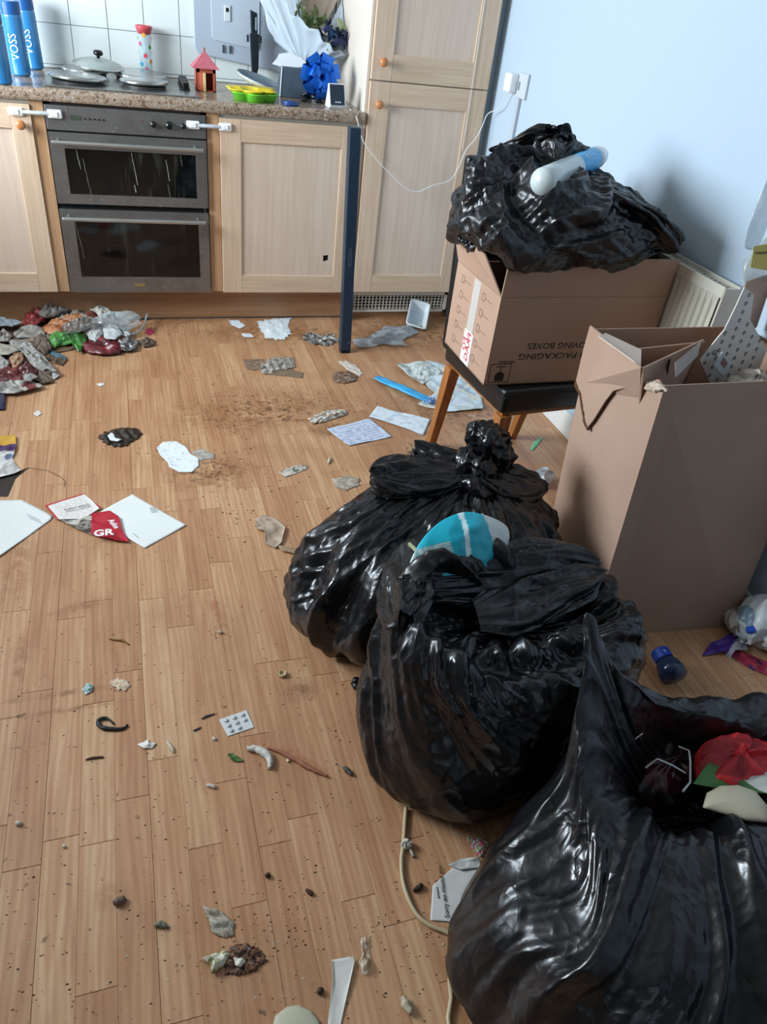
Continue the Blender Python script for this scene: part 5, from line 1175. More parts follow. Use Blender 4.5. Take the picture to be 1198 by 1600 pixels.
def teal(a, b, x, y):
    c = np.broadcast_to(hx('#17a3b8'), a.shape+(3,)).copy()
    c[(np.abs(a-.55-.12*(b-.5)) < .022)] = hx('#cfe3e6'); c[(a < .42) & (b > .38) & (b < .72)] = hx('#a9b7b4'); m_ = (a < .42) & (b > .38) & (b < .72) & (((b*38) % 1) < .4); c[m_] = hx('#5f8f96')
    c[(a > .80)] = hx('#c9cfce'); c[((a-.34)**2*1.2+(b-.22)**2) < .009] = hx('#2456a8'); c[(np.abs(a-.07) < .05) & (b < .3) & (b > .12)] = hx('#2d5fae'); return c
pillow('packet_film', cp_, (.96, .10, .12), (-.05, .62, .75), [(-.115, -.075), (-.04, -.085), (.06, -.055), (.115, -.01), (.125, .03), (.08, .068), (.03, .085), (-.03, .075), (-.085, .04), (-.12, -.01)], .022, teal, M_gloss, t, n=120, nr=40)
tag(MB().tube([at(640, 850, .40), at(652, 862, .415), at(660, 880, .40)], .005, 6).build('pale_stalk', plain('stalk', '#8c9270', .5), smooth=True), 'pale green stalk sticking up left of the teal packet', 'stalk')
# white spray bottle on bag D
a_, b_ = Vector(at(848, 284, 1.005)), Vector(at(938, 243, 1.030)); d_ = (b_-a_); Ls = d_.length
t = thing('cleaner_bottle', 'white cleaner bottle with blue label nestled in the top bin bag', 'bottle', a_)
MB().lathe([(.004, -.02), (.030, -.012), (.035, .0), (.033, Ls*.50), (.001, Ls*.5)], a_, d_, 28).build('lower_body', plain('milky_bottle', '#c3ccca', .25), t, smooth=True)
MB().lathe([(.0312, Ls*.5), (.0315, Ls*.505), (.0315, Ls*.83), (.0312, Ls*.835)], a_, d_, 28, cap=False).build('blue_label', plain('label_blue', '#1d9bd6', .35), t, smooth=True)
MB().lathe([(.031, Ls*.835), (.031, Ls*.9), (.026, Ls*.98), (.018, Ls*1.04), (.001, Ls*1.05)], a_, d_, 28).build('shoulder', plain('bottle_white', '#dfe6ea', .3), t, smooth=True)
dn = d_.normalized(); upv = Vector((-.2, -.75, .6)); upv = (upv-dn*upv.dot(dn)).normalized()
TFm = frame(a_+dn*Ls*.60+upv*.0322, dn.cross(upv) if False else dn, upv.cross(dn)*1)
for k_ in range(3): MB().obox(a_+dn*Ls*(.60+.05*k_)+upv*.0318, (.004, .012-.003*k_, .0008), Matrix((dn, dn.cross(upv), upv)).transposed()).build('label_mark', M_pwhite, t)
# bag C contents
t = thing('wire_frame', 'bent thin chrome wire frame lying in the mouth of the nearest bag', 'wire', at(1040, 1200, .26))
MB().tube([at(992, 1155, .30), at(1004, 1146, .31)], .0016, 6).build('wire', M_bar, t)
MB().tube([at(1008, 1200, .30), at(1026, 1186, .31), at(1050, 1196, .30), at(1070, 1208, .29)], .0022, 6).build('wire', M_bar, t)
MB().tube([at(1060, 1167, .30), at(1076, 1173, .305), at(1078, 1190, .30), at(1078, 1222, .30), at(1066, 1237, .30)], .0020, 6).build('wire', M_bar, t)
def crumple_ball(name, lab, cat, c, r3, cols, mat, seed, rot=(0, 0, 0), fu=10, parent=None):
    X = blob_grid(c, *r3, amp=min(r3)*.2, seed=seed, fu=fu, rot=rotxyz(*rot), su=1.1); col_ = patches(cols, 5, seed)(*[q for q in (np.tile(np.arange(90)/90, (60, 1)), np.tile((np.arange(60)/60)[:, None], (1, 90)), X[..., 0], X[..., 1])])
    o = fast_mesh(name, X, grid_faces(60, 90), mat, parent, org=None if parent is not None else tuple(float(q) for q in c), col=col_)
    if parent is None: tag(o, lab, cat)
    return o
crumple_ball('red_cloth', 'bright red crumpled cloth inside the nearest open bag', 'cloth', at(1150, 1195, .265), (.09, .045, .035), ['#b3202a', '#c92a2e', '#8e1a20'], M_prn, 31, (0, .1, .2))
crumple_ball('dark_rubbish', 'dark maroon crumpled rubbish under the wire in the nearest bag', 'rubbish', at(1040, 1215, .19), (.10, .06, .05), ['#1c1214', '#3a1418', '#15181c'], M_gloss, 32, (0, .1, .1))
scrap('food_carton', 'torn white and green food carton in the nearest open bag', 'carton', [(1080, 1228), (1104, 1196), (1140, 1206), (1198, 1212), (1230, 1218), (1235, 1250), (1150, 1236)], lambda a, b, x, y: np.where(((a < .55) & (b > .2))[:, None] if a.ndim == 1 else 0, hx('#3f6a35'), hx('#d6d6cc')), z=.285, amp=.006, freq=25, curl=.015, seed=3, solid=.0015)
scrap('cream_lid', 'round cream plastic lid half buried in the nearest open bag', 'lid', [(1098, 1262), (1104, 1240), (1124, 1229), (1152, 1228), (1180, 1238), (1198, 1260), (1200, 1285), (1165, 1282)], flat('#bfb49c'), z=.292, h=.012, seed=4, solid=.002, mat=printed('matte_cream', .5, .3, bump=.02))
# blue capped bottle behind bag C
c = Vector(at(1030, 1045, .02))
t = thing('capped_bottle', 'bottle with royal blue cap lying behind the nearest bag', 'bottle', c)
ax = Vector((-.10, -.95, -.05)).normalized(); c0_ = Vector(at(1030, 1018, .050))
MB().lathe([(.001, 0), (.022, .0), (.0245, .003), (.0245, .030)], c0_, ax, 28).build('cap', plain('royal_blue', '#1f3f9a', .35), t, smooth=False)
MB().lathe([(.0235, .030), (.030, .045), (.034, .06), (.034, .08), (.001, .09)], c0_, ax, 24).build('body', plain('bottle_dark', '#20304a', .2), t, smooth=True)
text_obj('cap_lettering', 'n', .014, frame(c0_+ax*.018+Vector((-.008, 0, .0255)), (1, 0, 0), (0, 1, 0)), M_pwhite, t)
# purple wrapper, white carrier bag, right hand edge
scrap('chocolate_wrapper', 'purple and silver torn chocolate wrapper on the floor at the right', 'wrapper', [(1096, 1026), (1108, 1008), (1126, 1002), (1146, 990), (1160, 1000), (1168, 1018), (1145, 1022), (1136, 1034), (1130, 1022)], lambda a, b, x, y: np.where((b > .45)[:, None], hx('#4c2a86'), hx('#b9b6c4')), mat=M_gloss, amp=.012, freq=22, curl=.02, seed=6)
scrap('red_wrapper', 'narrow dark red wrapper beside the purple one at the right', 'wrapper', [(1138, 1022), (1150, 1016), (1170, 1022), (1205, 1038), (1210, 1062), (1165, 1042)], patches(['#8a1f3c', '#a9324a', '#3b2a5a'], 6, 2), mat=M_gloss, amp=.006, freq=30, seed=7)
crumple_ball('white_carrier', 'crumpled white and clear plastic carrier heaped at the right edge', 'plastic bag', Vector(at(1197, 975, .085)), (.070, .07, .075), ['#cdd5d8', '#b7c2c8', '#dfe6e6', '#8fa6b8'], M_gloss, 33, (.2, .5, .3), 9)
crumple_ball('grey_film', 'small grey clear film bunched beside the white carrier', 'film', Vector(at(1158, 972, .045)), (.04, .04, .035), ['#a8a296', '#8f8a80', '#c6c2b6'], M_gloss, 34, (.2, .2, .3), 8)
tag(MB().lathe([(.010, 0), (.010, .02), (.006, .024), (.001, .024)], at(1168, 985, .09), (.3, -.6, .8), 14).build('blue_plug', plain('small_blue', '#2350b4', .3)), 'small blue plastic plug caught in the white carrier', 'plug')
# patterned card with tag in the tall carton, clear packet on its rear flap
t = thing('patterned_card', 'white spotted cardboard sleeve standing in the tall carton', 'card', at(1130, 560, .72))
pl_ = [(1093, 563), (1118, 532), (1132, 515), (1150, 478), (1163, 449), (1178, 461), (1172, 500), (1198, 547), (1176, 600), (1160, 620), (1120, 622)]
ycard = -2.02
ptsC = [aty(a, b, ycard) for a, b in pl_]
cdp = MB().prism(pl_, lambda a, b, s_: tuple(aty(a, b, ycard)+Vector((0, s_, 0))), 0, .003).build('sleeve', plain('sleeve_white', '#d9cfc6', .6), t)
dots = MB()
gx = Vector(aty(1115, 570, ycard)); 
def inside(x, y, P_):
    r_ = False; j = len(P_)-1
    for i in range(len(P_)):
        if (P_[i][1] > y) != (P_[j][1] > y) and x < (P_[j][0]-P_[i][0])*(y-P_[i][1])/(P_[j][1]-P_[i][1])+P_[i][0]: r_ = not r_
        j = i
    return r_
for i in range(-8, 9):
    for j in range(-8, 9):
        a = 1140+i*12.2+j*5.0; b = 540+j*-13.2+i*6.2
        if inside(a-3, b, pl_) and inside(a+3, b, pl_) and inside(a, b-4, pl_) and inside(a, b+4, pl_):
            c = aty(a, b, ycard)+Vector((0, -.0004, 0)); n = 14
            vs = [c+Vector((rq*math.cos(2*PI*k/n), 0, 1.25*rq*math.sin(2*PI*k/n))) for rq in (.0042, .0018) for k in range(n)]
            dots.add(vs, [(k, (k+1) % n, n+(k+1) % n, n+k) for k in range(n)])
dots.build('printed_dots', plain('dot_ink', '#5d5452', .6), t); tag(t.children[-1], kind='stuff')
text_obj('printed_lettering', 'GL', .018, frame(aty(1112, 549, ycard)+Vector((0, -.0006, 0)), (.9, 0, -.35), (.3, 0, 1)), M_ink, t)
MB().prism([(1115, 572), (1129, 550), (1143, 569), (1130, 590)], lambda a, b, s_: tuple(aty(a, b, ycard-.03)+Vector((0, s_, 0))), 0, .005).build('square_tag', plain('tag_grey', '#bfc8cb', .4), t, bev=.001)
MB().prism([(1125, 567), (1131, 558), (1137, 568), (1131, 576)], lambda a, b, s_: tuple(aty(a, b, ycard-.0305)+Vector((0, s_, 0))), 0, .0004).build('tag_print', plain('tag_print', '#8f6f6c', .6), t)
crumple_ball('clear_film', 'clear crinkled film tucked beside the spotted sleeve in the carton', 'film', Vector((1.66, -2.10, .66)), (.05, .05, .06), ['#a89a8c', '#8f8276', '#c0b4a6'], M_gloss, 35, (.2, .2, .3), 8)
t = thing('food_packet', 'clear plastic packet with yellow label on the carton beside the radiator', 'packet', (1.79, -1.9, .89))
cpk = aty(1190, 412, -1.90)
pillow('film', cpk, (.97, .1, 0), (.05, .1, 1), [(-.055, -.02), (-.03, -.05), (.02, -.055), (.045, -.03), (.045, .05), (.02, .07), (-.02, .06), (-.045, .02)], .025, flat('#b9bdb8'), M_film, t, n=60, amp=.004)
MB().prism([(1178, 385), (1205, 380), (1210, 425), (1172, 418)], lambda a, b, s_: tuple(aty(a, b, -1.93)+Vector((0, s_, 0))), 0, .001).build('yellow_label', plain('label_yellow', '#c9b456', .5), t)
text_obj('label_lettering', 'WARNING', .009, frame(aty(1180, 396, -1.932), (1, 0, .05), (0, 0, 1)), M_ink, t, bold=.02)
tag(pillow('wrapped_film', aty(1192, 320, -1.92), (.97, .1, 0), (.05, .1, 1), [(-.02, -.09), (.03, -.09), (.035, .0), (.03, .08), (-.005, .08), (-.022, 0)], .008, flat('#c3ced4'), M_film, None, n=60, amp=.003, seed=3), 'tall sliver of clear film standing against the wall at the right edge', 'film')

# ================================================================ FLOOR LITTER
W_ = '#dfe3e6'
t0 = scrap('document', 'grey striped printed sheet lying nearest below the blue packet', 'paper', [(510, 671), (577, 656), (612, 683), (545, 697)], stripes('#c6cfdf', '#8f9bb5', 9, .35, 'b', .04), amp=.002, freq=8, curl=.006, seed=1, group=None)
scrap('document', 'torn white sheet lying beside the chair leg behind the striped sheet', 'paper', [(576, 652), (590, 636), (672, 656), (661, 681), (640, 672)], patches(['#d4dde3', '#dde5ea', '#c2ced8'], 9, 2), amp=.003, freq=12, curl=.006, seed=2)
scrap('document', 'large crumpled wet blue-white papers spread behind the chair leg', 'paper', [(640, 578), (668, 563), (700, 575), (748, 603), (755, 640), (700, 645), (652, 633), (680, 618)], patches(['#cfd9df', '#b9c4c6', '#d9d4c6', '#a8b4ba', '#c5d6e2'], 8, 3), amp=.012, freq=13, curl=.006, seed=3, ns=90, nr=26)
scrap('document', 'small tented grey paper on top of the large wet papers', 'paper', [(618, 572), (668, 566), (690, 582), (660, 602), (640, 590)], patches(['#b4bbb8', '#cfd3d0', '#9fa5a0'], 7, 5), z=.006, amp=.012, freq=20, curl=.01, seed=4)
c = Vector(at(628, 610, .012)); 
t = thing('blue_packet', 'long bright blue paper packet lying across the wet papers', 'packet', c)
p0, p1 = Vector(at(590, 590, .014)), Vector(at(668, 624, .014)); dx = (p1-p0); wv_ = Vector((-dx.y, dx.x, 0)).normalized()
pillow('wrapper', (p0+p1)/2, dx, wv_, [(-dx.length/2, -.020), (-.02, -.024), (dx.length/2, -.022), (dx.length/2+.01, .0), (dx.length/2, .022), (0, .024), (-dx.length/2, .020), (-dx.length/2-.01, 0)], .010, patches(['#2f9bd0', '#3aa9de', '#2b8fc6', '#4ab6e6'], 5, 2), M_gloss, t, amp=.002)
pillow('silver_end', p1+dx.normalized()*.015, dx, wv_, [(-.012, -.02), (.012, -.024), (.018, 0), (.012, .024), (-.012, .02)], .010, patches(['#8fa4c0', '#3c68a8', '#c6d0dc'], 6, 2), M_gloss, t, amp=.002)
# white plastic tray leaning against the vent
t = thing('plastic_tray', 'white rectangular plastic tray propped up against the plinth vent', 'tray', at(652, 515))
q0, q1, q2, q3 = [Vector(p) for p in (at(632, 511, .012), at(664, 522, .004), tuple(aty(676, 470, .025)), tuple(aty(641, 460, .028)))]
cx_ = (q0+q1+q2+q3)/4; ux = ((q1-q0)+(q2-q3)).normalized(); uy = ((q3-q0)+(q2-q1)); uy = (uy-ux*uy.dot(ux)).normalized(); un = ux.cross(uy)
hw_, hh = .052, .088
def rrect(w_, h_, r_, n=6): return [(sx_*(w_-r_)+r_*math.cos(a), sy_*(h_-r_)+r_*math.sin(a)) for (sx_, sy_, a0) in ((1, 1, 0), (-1, 1, PI/2), (-1, -1, PI), (1, -1, 1.5*PI)) for a in [a0+PI/2*k/n for k in range(n+1)]]
vs = []; prof = [(1.0, .0, .0), (1.0, .002, 0), (.90, .002, 0), (.86, -.008, 0), (.76, -.045, 0), (.72, -.047, 0)]
lay = []
for s_, d_, _ in prof:
    lay += [cx_+ux*a+uy*b+un*d_ for a, b in rrect(hw_*s_, hh*s_, .014*s_)]
nn = len(rrect(1, 1, .1)); fs = [(i*nn+k, i*nn+(k+1) % nn, (i+1)*nn+(k+1) % nn, (i+1)*nn+k) for i in range(5) for k in range(nn)]+[tuple(5*nn+k for k in range(nn))]
if un.y > 0: pass
obj('tray_shell', lay, fs, plain('tray_white', '#d9dfe2', .3), t, smooth=True, solid=.0015)
MB().prism([(.6*a, .62*b) for a, b in rrect(hw_, hh, .014)], lambda a, b, s_: tuple(cx_+ux*a+uy*b+un*(-.046+s_)), 0, .0006).build('tray_insert', plain('tray_insert_paper', '#c6d4dc', .4, noise=.5, nscale=50), t)
scrap('plastic_film', 'long crumpled grey translucent film below the white tray', 'film', [(548, 533), (575, 528), (600, 512), (640, 510), (655, 520), (628, 533), (636, 545), (600, 540), (560, 546)], patches(['#9aa6ae', '#b9c3ca', '#82909a'], 7, 8), mat=M_film, amp=.016, freq=14, curl=.01, seed=8)
scrap('tissue', 'flattened white tissue stuck to the floor before the plinth', 'tissue', [(402, 503), (430, 497), (455, 497), (450, 508), (455, 522), (440, 532), (415, 528), (406, 515)], patches(['#dbe2e6', '#cfd8de', '#e8ecee'], 12, 3), amp=.003, freq=30, jag_=.10, seed=9, ns=80)
scrap('tissue', 'small torn white scrap left of the flattened tissue', 'tissue', [(357, 500), (372, 500), (384, 509), (374, 514), (362, 508)], flat('#d9dfe3'), amp=.002, freq=40, jag_=.15, seed=10)
scrap('tissue', 'tiny pale scrap just below the torn white scrap', 'tissue', [(377, 521), (392, 521), (397, 527), (381, 527)], flat('#d3d8dc'), amp=.002, jag_=.15, seed=11)
scrap('foil_scrap', 'grey and black mushy scrap beside the foot of the black post', 'scrap', [(470, 523), (486, 520), (500, 525), (522, 522), (530, 534), (512, 540), (490, 538), (478, 534)], patches(['#4c443d', '#8d8a85', '#2b2620', '#b3b0aa'], 9, 4), amp=.010, freq=45, jag_=.15, seed=12)
scrap('card_scrap', 'flat grey-brown card scrap left of the crumpled one', 'scrap', [(380, 562), (412, 561), (414, 575), (396, 579), (384, 576)], patches(['#7d6653', '#8f7762', '#6a5342'], 8, 4), amp=.002, freq=30, jag_=.04, seed=13)
scrap('card_scrap', 'crumpled grey paper rag right of the flat card scrap', 'scrap', [(408, 568), (430, 558), (458, 560), (462, 574), (440, 580), (416, 584), (406, 578)], patches(['#9c948a', '#7d7368', '#b9b2a8', '#5f564c'], 10, 6), amp=.010, freq=40, jag_=.08, seed=14)
scrap('card_scrap', 'thin pointed brown card strip under the crumpled rag', 'scrap', [(430, 580), (452, 576), (474, 583), (472, 591), (448, 588), (410, 585)], flat('#7f6a56'), z=.0008, amp=.002, freq=30, jag_=.05, seed=15)
scrap('tissue', 'pale smeared strip of tissue below the black post foot', 'tissue', [(527, 564), (540, 563), (556, 572), (568, 584), (560, 587), (540, 576)], flat('#cfc4b6'), amp=.003, freq=50, jag_=.15, seed=16)
scrap('dried_lump', 'round brown dried lump of food near the post', 'food', [(518, 588), (526, 582), (545, 581), (558, 588), (556, 596), (538, 600), (522, 597)], patches(['#6b5340', '#7f664f', '#57412f', '#8a7564'], 9, 7), h=.008, amp=.004, freq=60, jag_=.05, seed=17)
scrap('dirty_tissue', 'brown stained twisted tissue in the middle of the far floor', 'tissue', [(482, 656), (492, 650), (515, 642), (538, 640), (543, 648), (525, 654), (505, 660), (490, 663)], patches(['#b8b1a4', '#d6d2c8', '#8d7a62', '#c7c1b4'], 10, 8), h=.006, amp=.008, freq=50, jag_=.10, seed=18)
scrap('leaf_debris', 'black shrivelled leaf with a white crescent scrap on it', 'debris', [(155, 684), (166, 675), (190, 669), (212, 671), (222, 677), (214, 686), (200, 696), (180, 698), (166, 694)], patches(['#2c1f15', '#3d2d1e', '#1a120c', '#4a3826'], 11, 9), h=.005, amp=.009, freq=50, jag_=.12, seed=19)
scrap('white_crescent', 'white crescent shaped scrap lying on the black leaf', 'scrap', [(168, 681), (174, 676), (178, 679), (180, 685), (190, 687), (183, 690), (172, 688)], flat('#d9dcd8'), z=.016, amp=.002, freq=40, seed=20)
scrap('white_mask', 'white figure-eight shaped paper cut-out on the floor', 'paper', [(245, 700), (254, 691), (275, 690), (290, 698), (298, 710), (310, 716), (311, 728), (300, 738), (280, 738), (264, 730), (262, 723), (250, 712)], lambda a, b, x, y: np.where((vnoise(np.stack([a*26, b*26, a*0], -1)) > .62)[:, None], hx('#b9c0c4'), hx('#e2e6e8')), amp=.0015, freq=10, curl=.004, seed=21, ns=80)
scrap('grey_scrap', 'thin grey film scrap right of the white cut-out', 'scrap', [(300, 706), (315, 702), (336, 710), (334, 716), (312, 719)], patches(['#9a938a', '#b0aaa0'], 7, 2), amp=.002, freq=30, jag_=.08, seed=22)
# envelopes
t = scrap('envelope', 'large white envelope cut by the left picture edge', 'envelope', [(-40, 782), (20, 782), (33, 781), (82, 807), (80, 812), (0, 870), (-60, 905)], flat('#dfe0dc'), amp=.001, freq=5, curl=.003, seed=23, solid=.0015)
b = MB()
for k in range(3):
    q0_, q1_ = Vector(at(42+k*2, 803+k*3, .0040)), Vector(at(62+k*2, 812+k*3, .0040)); b.tube([q0_, q1_], .0006, 4)
b.build('postage_print', plain('pale_ink', '#9aa0a4', .6), t)
t = scrap('envelope', 'white envelope lying diagonally right of the garlic bread sleeve', 'envelope', [(135, 812), (207, 773), (291, 821), (226, 857), (190, 835)], flat('#e2e4e0'), amp=.001, freq=5, curl=.002, seed=24, solid=.0015)
b = MB()
for k in range(4): q = at(233+k*1.0, 794+k*2.2, .0042); b.box(q[0], q[1], q[2], q[0]+.022-.004*(k % 2), q[1]+.0018, q[2]+.0002)
b.build('postage_print', plain('pale_ink', '#9aa0a4', .6), t)
MB().tube([at(208, 833, .0040), at(216, 840, .0040)], .0012, 4).build('return_mark', plain('mark_green', '#6f8f80', .6), t)
# garlic bread sleeve: back (white) and torn red front
t = thing('bread_sleeve', 'torn red and white garlic bread sleeve between the two envelopes', 'wrapper', at(130, 800, .004))
scrap('back_panel', None, None, [(70, 791), (130, 772), (158, 794), (130, 812), (88, 812)], lambda a, b, x, y: np.where(((a < .05) | (a > .95) | (b < .05) | (b > .95))[:, None], hx('#b2333a'), np.where(((((b*16) % 1) < .3) & (a > .15) & (a < .85) & (vnoise(np.stack([a*40, b*16, a*0], -1)) > -.1))[:, None], hx('#b9a7a4'), hx('#e2dcd6'))), parent=t, z=.005, amp=.002, freq=9, curl=.006, seed=25, nr=50, ns=200)
floor_text(t, 'GARLIC BREAD', 100, 797, .012, 14, M_ink, z=.012, bold=.02, sx=.9)
scrap('front_panel', None, None, [(92, 812), (120, 815), (145, 805), (172, 801), (186, 810), (192, 832), (202, 848), (180, 846), (150, 838), (118, 826)], lambda a, b, x, y: np.where((x < at(143, 820)[0])[:, None], patches(['#3b2f25', '#8d877c', '#57463a', '#c9c2b6'], 9, 3)(a, b, x, y), hx('#b3182c')), parent=t, z=.004, amp=.006, freq=12, curl=.010, seed=26, mat=M_gloss, nr=30, ns=120)
floor_text(t, 'GR', 146, 834, .040, 0, M_pwhite, z=.020, bold=.03); floor_text(t, 'Aske', 172, 812, .024, -66, M_pwhite, z=.019, bold=.02)
t = scrap('packet_card', 'crumpled yellow and purple printed packet card at the left edge', 'card', [(-20, 684), (25, 683), (26, 700), (20, 718), (33, 738), (22, 743), (0, 748), (-20, 748)], lambda a, b, x, y: np.where((y > at(10, 697)[1])[:, None], hx('#c99a35'), np.where((y > at(10, 708)[1])[:, None], hx('#4a2f5a'), patches(['#c9c6c0', '#a5a29c', '#d6d4d0', '#5f6a86'], 8, 4)(a, b, x, y))), amp=.008, freq=20, curl=.01, seed=27, nr=30)
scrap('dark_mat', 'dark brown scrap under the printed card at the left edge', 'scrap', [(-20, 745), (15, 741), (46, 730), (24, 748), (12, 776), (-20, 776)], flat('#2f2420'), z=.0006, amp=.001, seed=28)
tag(MB().tube([at(45, 731, .003), at(75, 735, .004), at(95, 745, .003), at(102, 752, .003), at(100, 760, .003)], .0008, 5).build('thread', plain('thread_dark', '#4a3a2c', .7), smooth=True), 'thin dark thread curling over the floor at the left', 'thread')
# strips of brown cloth
t = scrap('brown_cloth', 'grey-brown folded paper towel with a long tail reaching the tied bag', 'cloth', [(398, 812), (410, 806), (428, 810), (446, 826), (440, 850), (430, 858), (414, 850), (414, 832), (402, 828)], patches(['#a58f7c', '#b5a08c', '#8f7a68'], 5, 3), amp=.006, freq=16, curl=.008, seed=29, solid=.0015)
scrap('cloth_tail', 'long thin brown paper strip running from the towel to the tied bag', 'cloth', [(432, 852), (452, 858), (500, 866), (515, 872), (506, 880), (470, 870), (440, 862)], patches(['#9f826a', '#b1947c'], 5, 3), amp=.003, freq=16, curl=.008, seed=30, solid=.001)
# far small grey scraps
for i, (px_, cols, lab) in enumerate((([(436, 738), (452, 729), (478, 727), (480, 733), (462, 740), (446, 746)], ['#a8a094', '#c9c2b6', '#6f665c'], 'grey torn scrap with dark specks right of the cut-out'),
        ([(520, 748), (540, 744), (560, 747), (562, 758), (545, 766), (524, 762)], ['#a89c8c', '#94897b', '#b9ae9e'], 'faint grey flattened scrap left of the tied bag'),
        ([(538, 788), (548, 784), (558, 788), (556, 797), (544, 798)], ['#a9a59a', '#c6c2b8'], 'small grey paper flake by the tied bag shoulder'),
        ([(488, 846), (496, 842), (508, 846), (506, 854), (494, 854)], ['#8fa098', '#b9c0b6'], 'small greenish flake above the brown paper strip'),
        ([(474, 912), (490, 902), (496, 910), (488, 924), (478, 942), (474, 930)], ['#a8967e', '#8a765e', '#c3b59c'], 'torn brown film scrap against the tied bag'),
        ([(628, 694), (640, 692), (648, 702), (636, 708), (630, 702)], ['#b08a68', '#9c7654'], 'brown ridged scrap under the chair'),
        ([(52, 646), (60, 641), (66, 646), (58, 651)], ['#d6d2cc'], 'white square flake on the far left floor'),
        ([(150, 600), (162, 598), (164, 602), (156, 604)], ['#d6d2cc'], 'tiny white chip below the litter heap'),
        ([(356, 530-66), (366, 466), (368, 474), (358, 474)], ['#cfd6da'], 'pale chip fallen against the plinth'))):
    scrap('paper_flake', lab, 'flake', px_, patches(cols, 8, i), amp=.002, freq=40, jag_=.12, seed=40+i, ns=36, nr=8)
# red stain scrap near heap
scrap('red_foil', 'small pink-red foil scrap right of the litter heap', 'foil', [(228, 516), (236, 511), (241, 520), (234, 524), (227, 521)], flat('#b8405a'), mat=M_gloss, amp=.006, freq=40, jag_=.1, seed=50, ns=30, nr=8)
# foreground individual bits
c = Vector(at(370, 1131, .0)); ex = (Vector(at(397, 1140))-Vector(at(348, 1150))).normalized(); ey = Vector((-ex.y, ex.x, 0))
t = thing('blister_pack', 'white blister pack with pushed-out pill pockets on the floor', 'blister pack', c)
cB0 = [Vector(at(342, 1125)), Vector(at(385, 1110)), Vector(at(397, 1137)), Vector(at(356, 1151))]
MB().hexa([p+Vector((0, 0, .0005)) for p in (cB0[3], cB0[2], cB0[1], cB0[0])]+[p+Vector((0, 0, .002)) for p in (cB0[3], cB0[2], cB0[1], cB0[0])]).build('foil_card', plain('blister_white', '#cfd0cf', .35), t, bev=.0005)
for i in range(3):
    for j in range(3):
        if (i, j) == (2, 0): continue
        p = cB0[3].lerp(cB0[2], (.2+.3*i)).lerp(cB0[0].lerp(cB0[1], .2+.3*i), .2+.3*j)+Vector((0, 0, .002)); MB().lathe([(.0052, 0), (.0048, .0022), (.003, .0034), (.0003, .0036)], p, n=14).build('pill_pocket', plain('blister_bubble', '#b9bcbd', .2), t, smooth=True)
c = Vector(at(441, 1055)); t = tag(MB().lathe([(.0095, .0003), (.0095, .009), (.0075, .009), (.0072, .003), (.003, .0025), (.0003, .003)], c, n=24).build('plastic_ring', plain('ring_yellow', '#cdb98c', .3, alpha=.9), smooth=True), 'small yellowish round plastic cap on the floor', 'cap')
t = thing('black_handle', 'black curved plastic handle sticking out from under the open bag', 'handle', at(560, 1070))
MB().tube([at(552, 1066, .012), at(556, 1073, .010), at(570, 1078, .010), at(600, 1086, .010)], [.008, .009, .0085, .0085], 10).build('arm', M_kn, t, smooth=True)
MB().lathe([(.0085, 0), (.010, .004), (.009, .012), (.001, .014)], at(556, 1067, .006), n=16).build('hooked_end', M_kn, t, smooth=True)
def lump(name, lab, cat, pts, r_, col_, seed, mat=None, z=.0, cols=None, group=None):
    P_ = [Vector(at(a, b, r_*.72)) for a, b in pts]; P_ = smooth_pts(P_, 4); n = len(P_); rs = [r_*(.35+.65*math.sin(PI*min(max(k/(n-1), .08), .92)))*(.85+.35*abs(float(vnoise(np.array([k*.7, seed, 0.3]))))) for k in range(n)]
    b = MB().tube(P_, rs, 9); V = np.array(b.v); nz = vnoise(V*300/1.0+seed)*r_*.35; V[:, 2] += nz; V[:, 0] += vnoise(V*260+seed+9)*r_*.3; V[:, 2] = np.maximum(V[:, 2], .0004)
    c = np.array(P_).mean(0); o = obj(name, V, b.f, mat or plain('lump_'+col_[1:], col_, .6, noise=.6, nscale=90), smooth=True, org=(float(c[0]), float(c[1]), 0.0)); return tag(o, lab, cat, group)
lump('tissue_twist', 'twisted white tissue below the blister pack', 'tissue', [(386, 1170), (398, 1170), (412, 1176), (422, 1186), (420, 1200)], .0095, '#cdc9c0', 1)
lump('rind_strip', 'long dried reddish brown rind right of the twisted tissue', 'food', [(418, 1167), (440, 1176), (470, 1192), (492, 1204), (512, 1213)], .0058, '#a0654c', 2)
lump('curled_peel', 'black curled peel on the left foreground floor', 'food', [(178, 1131), (166, 1122), (153, 1126), (158, 1136), (175, 1139), (192, 1138), (199, 1132)], .0050, '#1f1d1a', 3)
lump('twig', 'dark brown splinter below the curled peel', 'twig', [(134, 1187), (145, 1184), (162, 1183)], .0032, '#4a3220', 4)
lump('stalk_bit', 'yellow-brown twisted stalk on the left floor', 'food', [(171, 998), (184, 1000), (193, 1001), (201, 1007)], .0036, '#8e6a33', 5)
lump('filter_stub', 'white cylindrical stub right of the white chip', 'stub', [(260, 1158), (266, 1166), (272, 1176)], .0040, '#cbb9a2', 6)
lump('filter_stub', 'white stub standing beside the grey scraps near the chair', 'stub', [(513, 724), (516, 715)], .0055, '#cfc6b4', 7)
lump('pebble', 'grey ribbed pebble near the left foreground', 'pebble', [(177, 1410), (186, 1408), (196, 1402)], .0085, '#6d5a48', 8)
lump('pebble', 'small grey-green pebble right of the ribbed pebble', 'pebble', [(241, 1445), (250, 1444), (260, 1447)], .0060, '#7d7c68', 9)
lump('seed_pod', 'dark seed pod with pale lines below the rind', 'seed', [(536, 1198), (543, 1204), (550, 1211)], .0062, '#4e463a', 10)
lump('garlic_clove', 'pale garlic clove near the bottom edge', 'food', [(629, 1558), (634, 1570), (642, 1583)], .0085, '#c9bba0', 11)
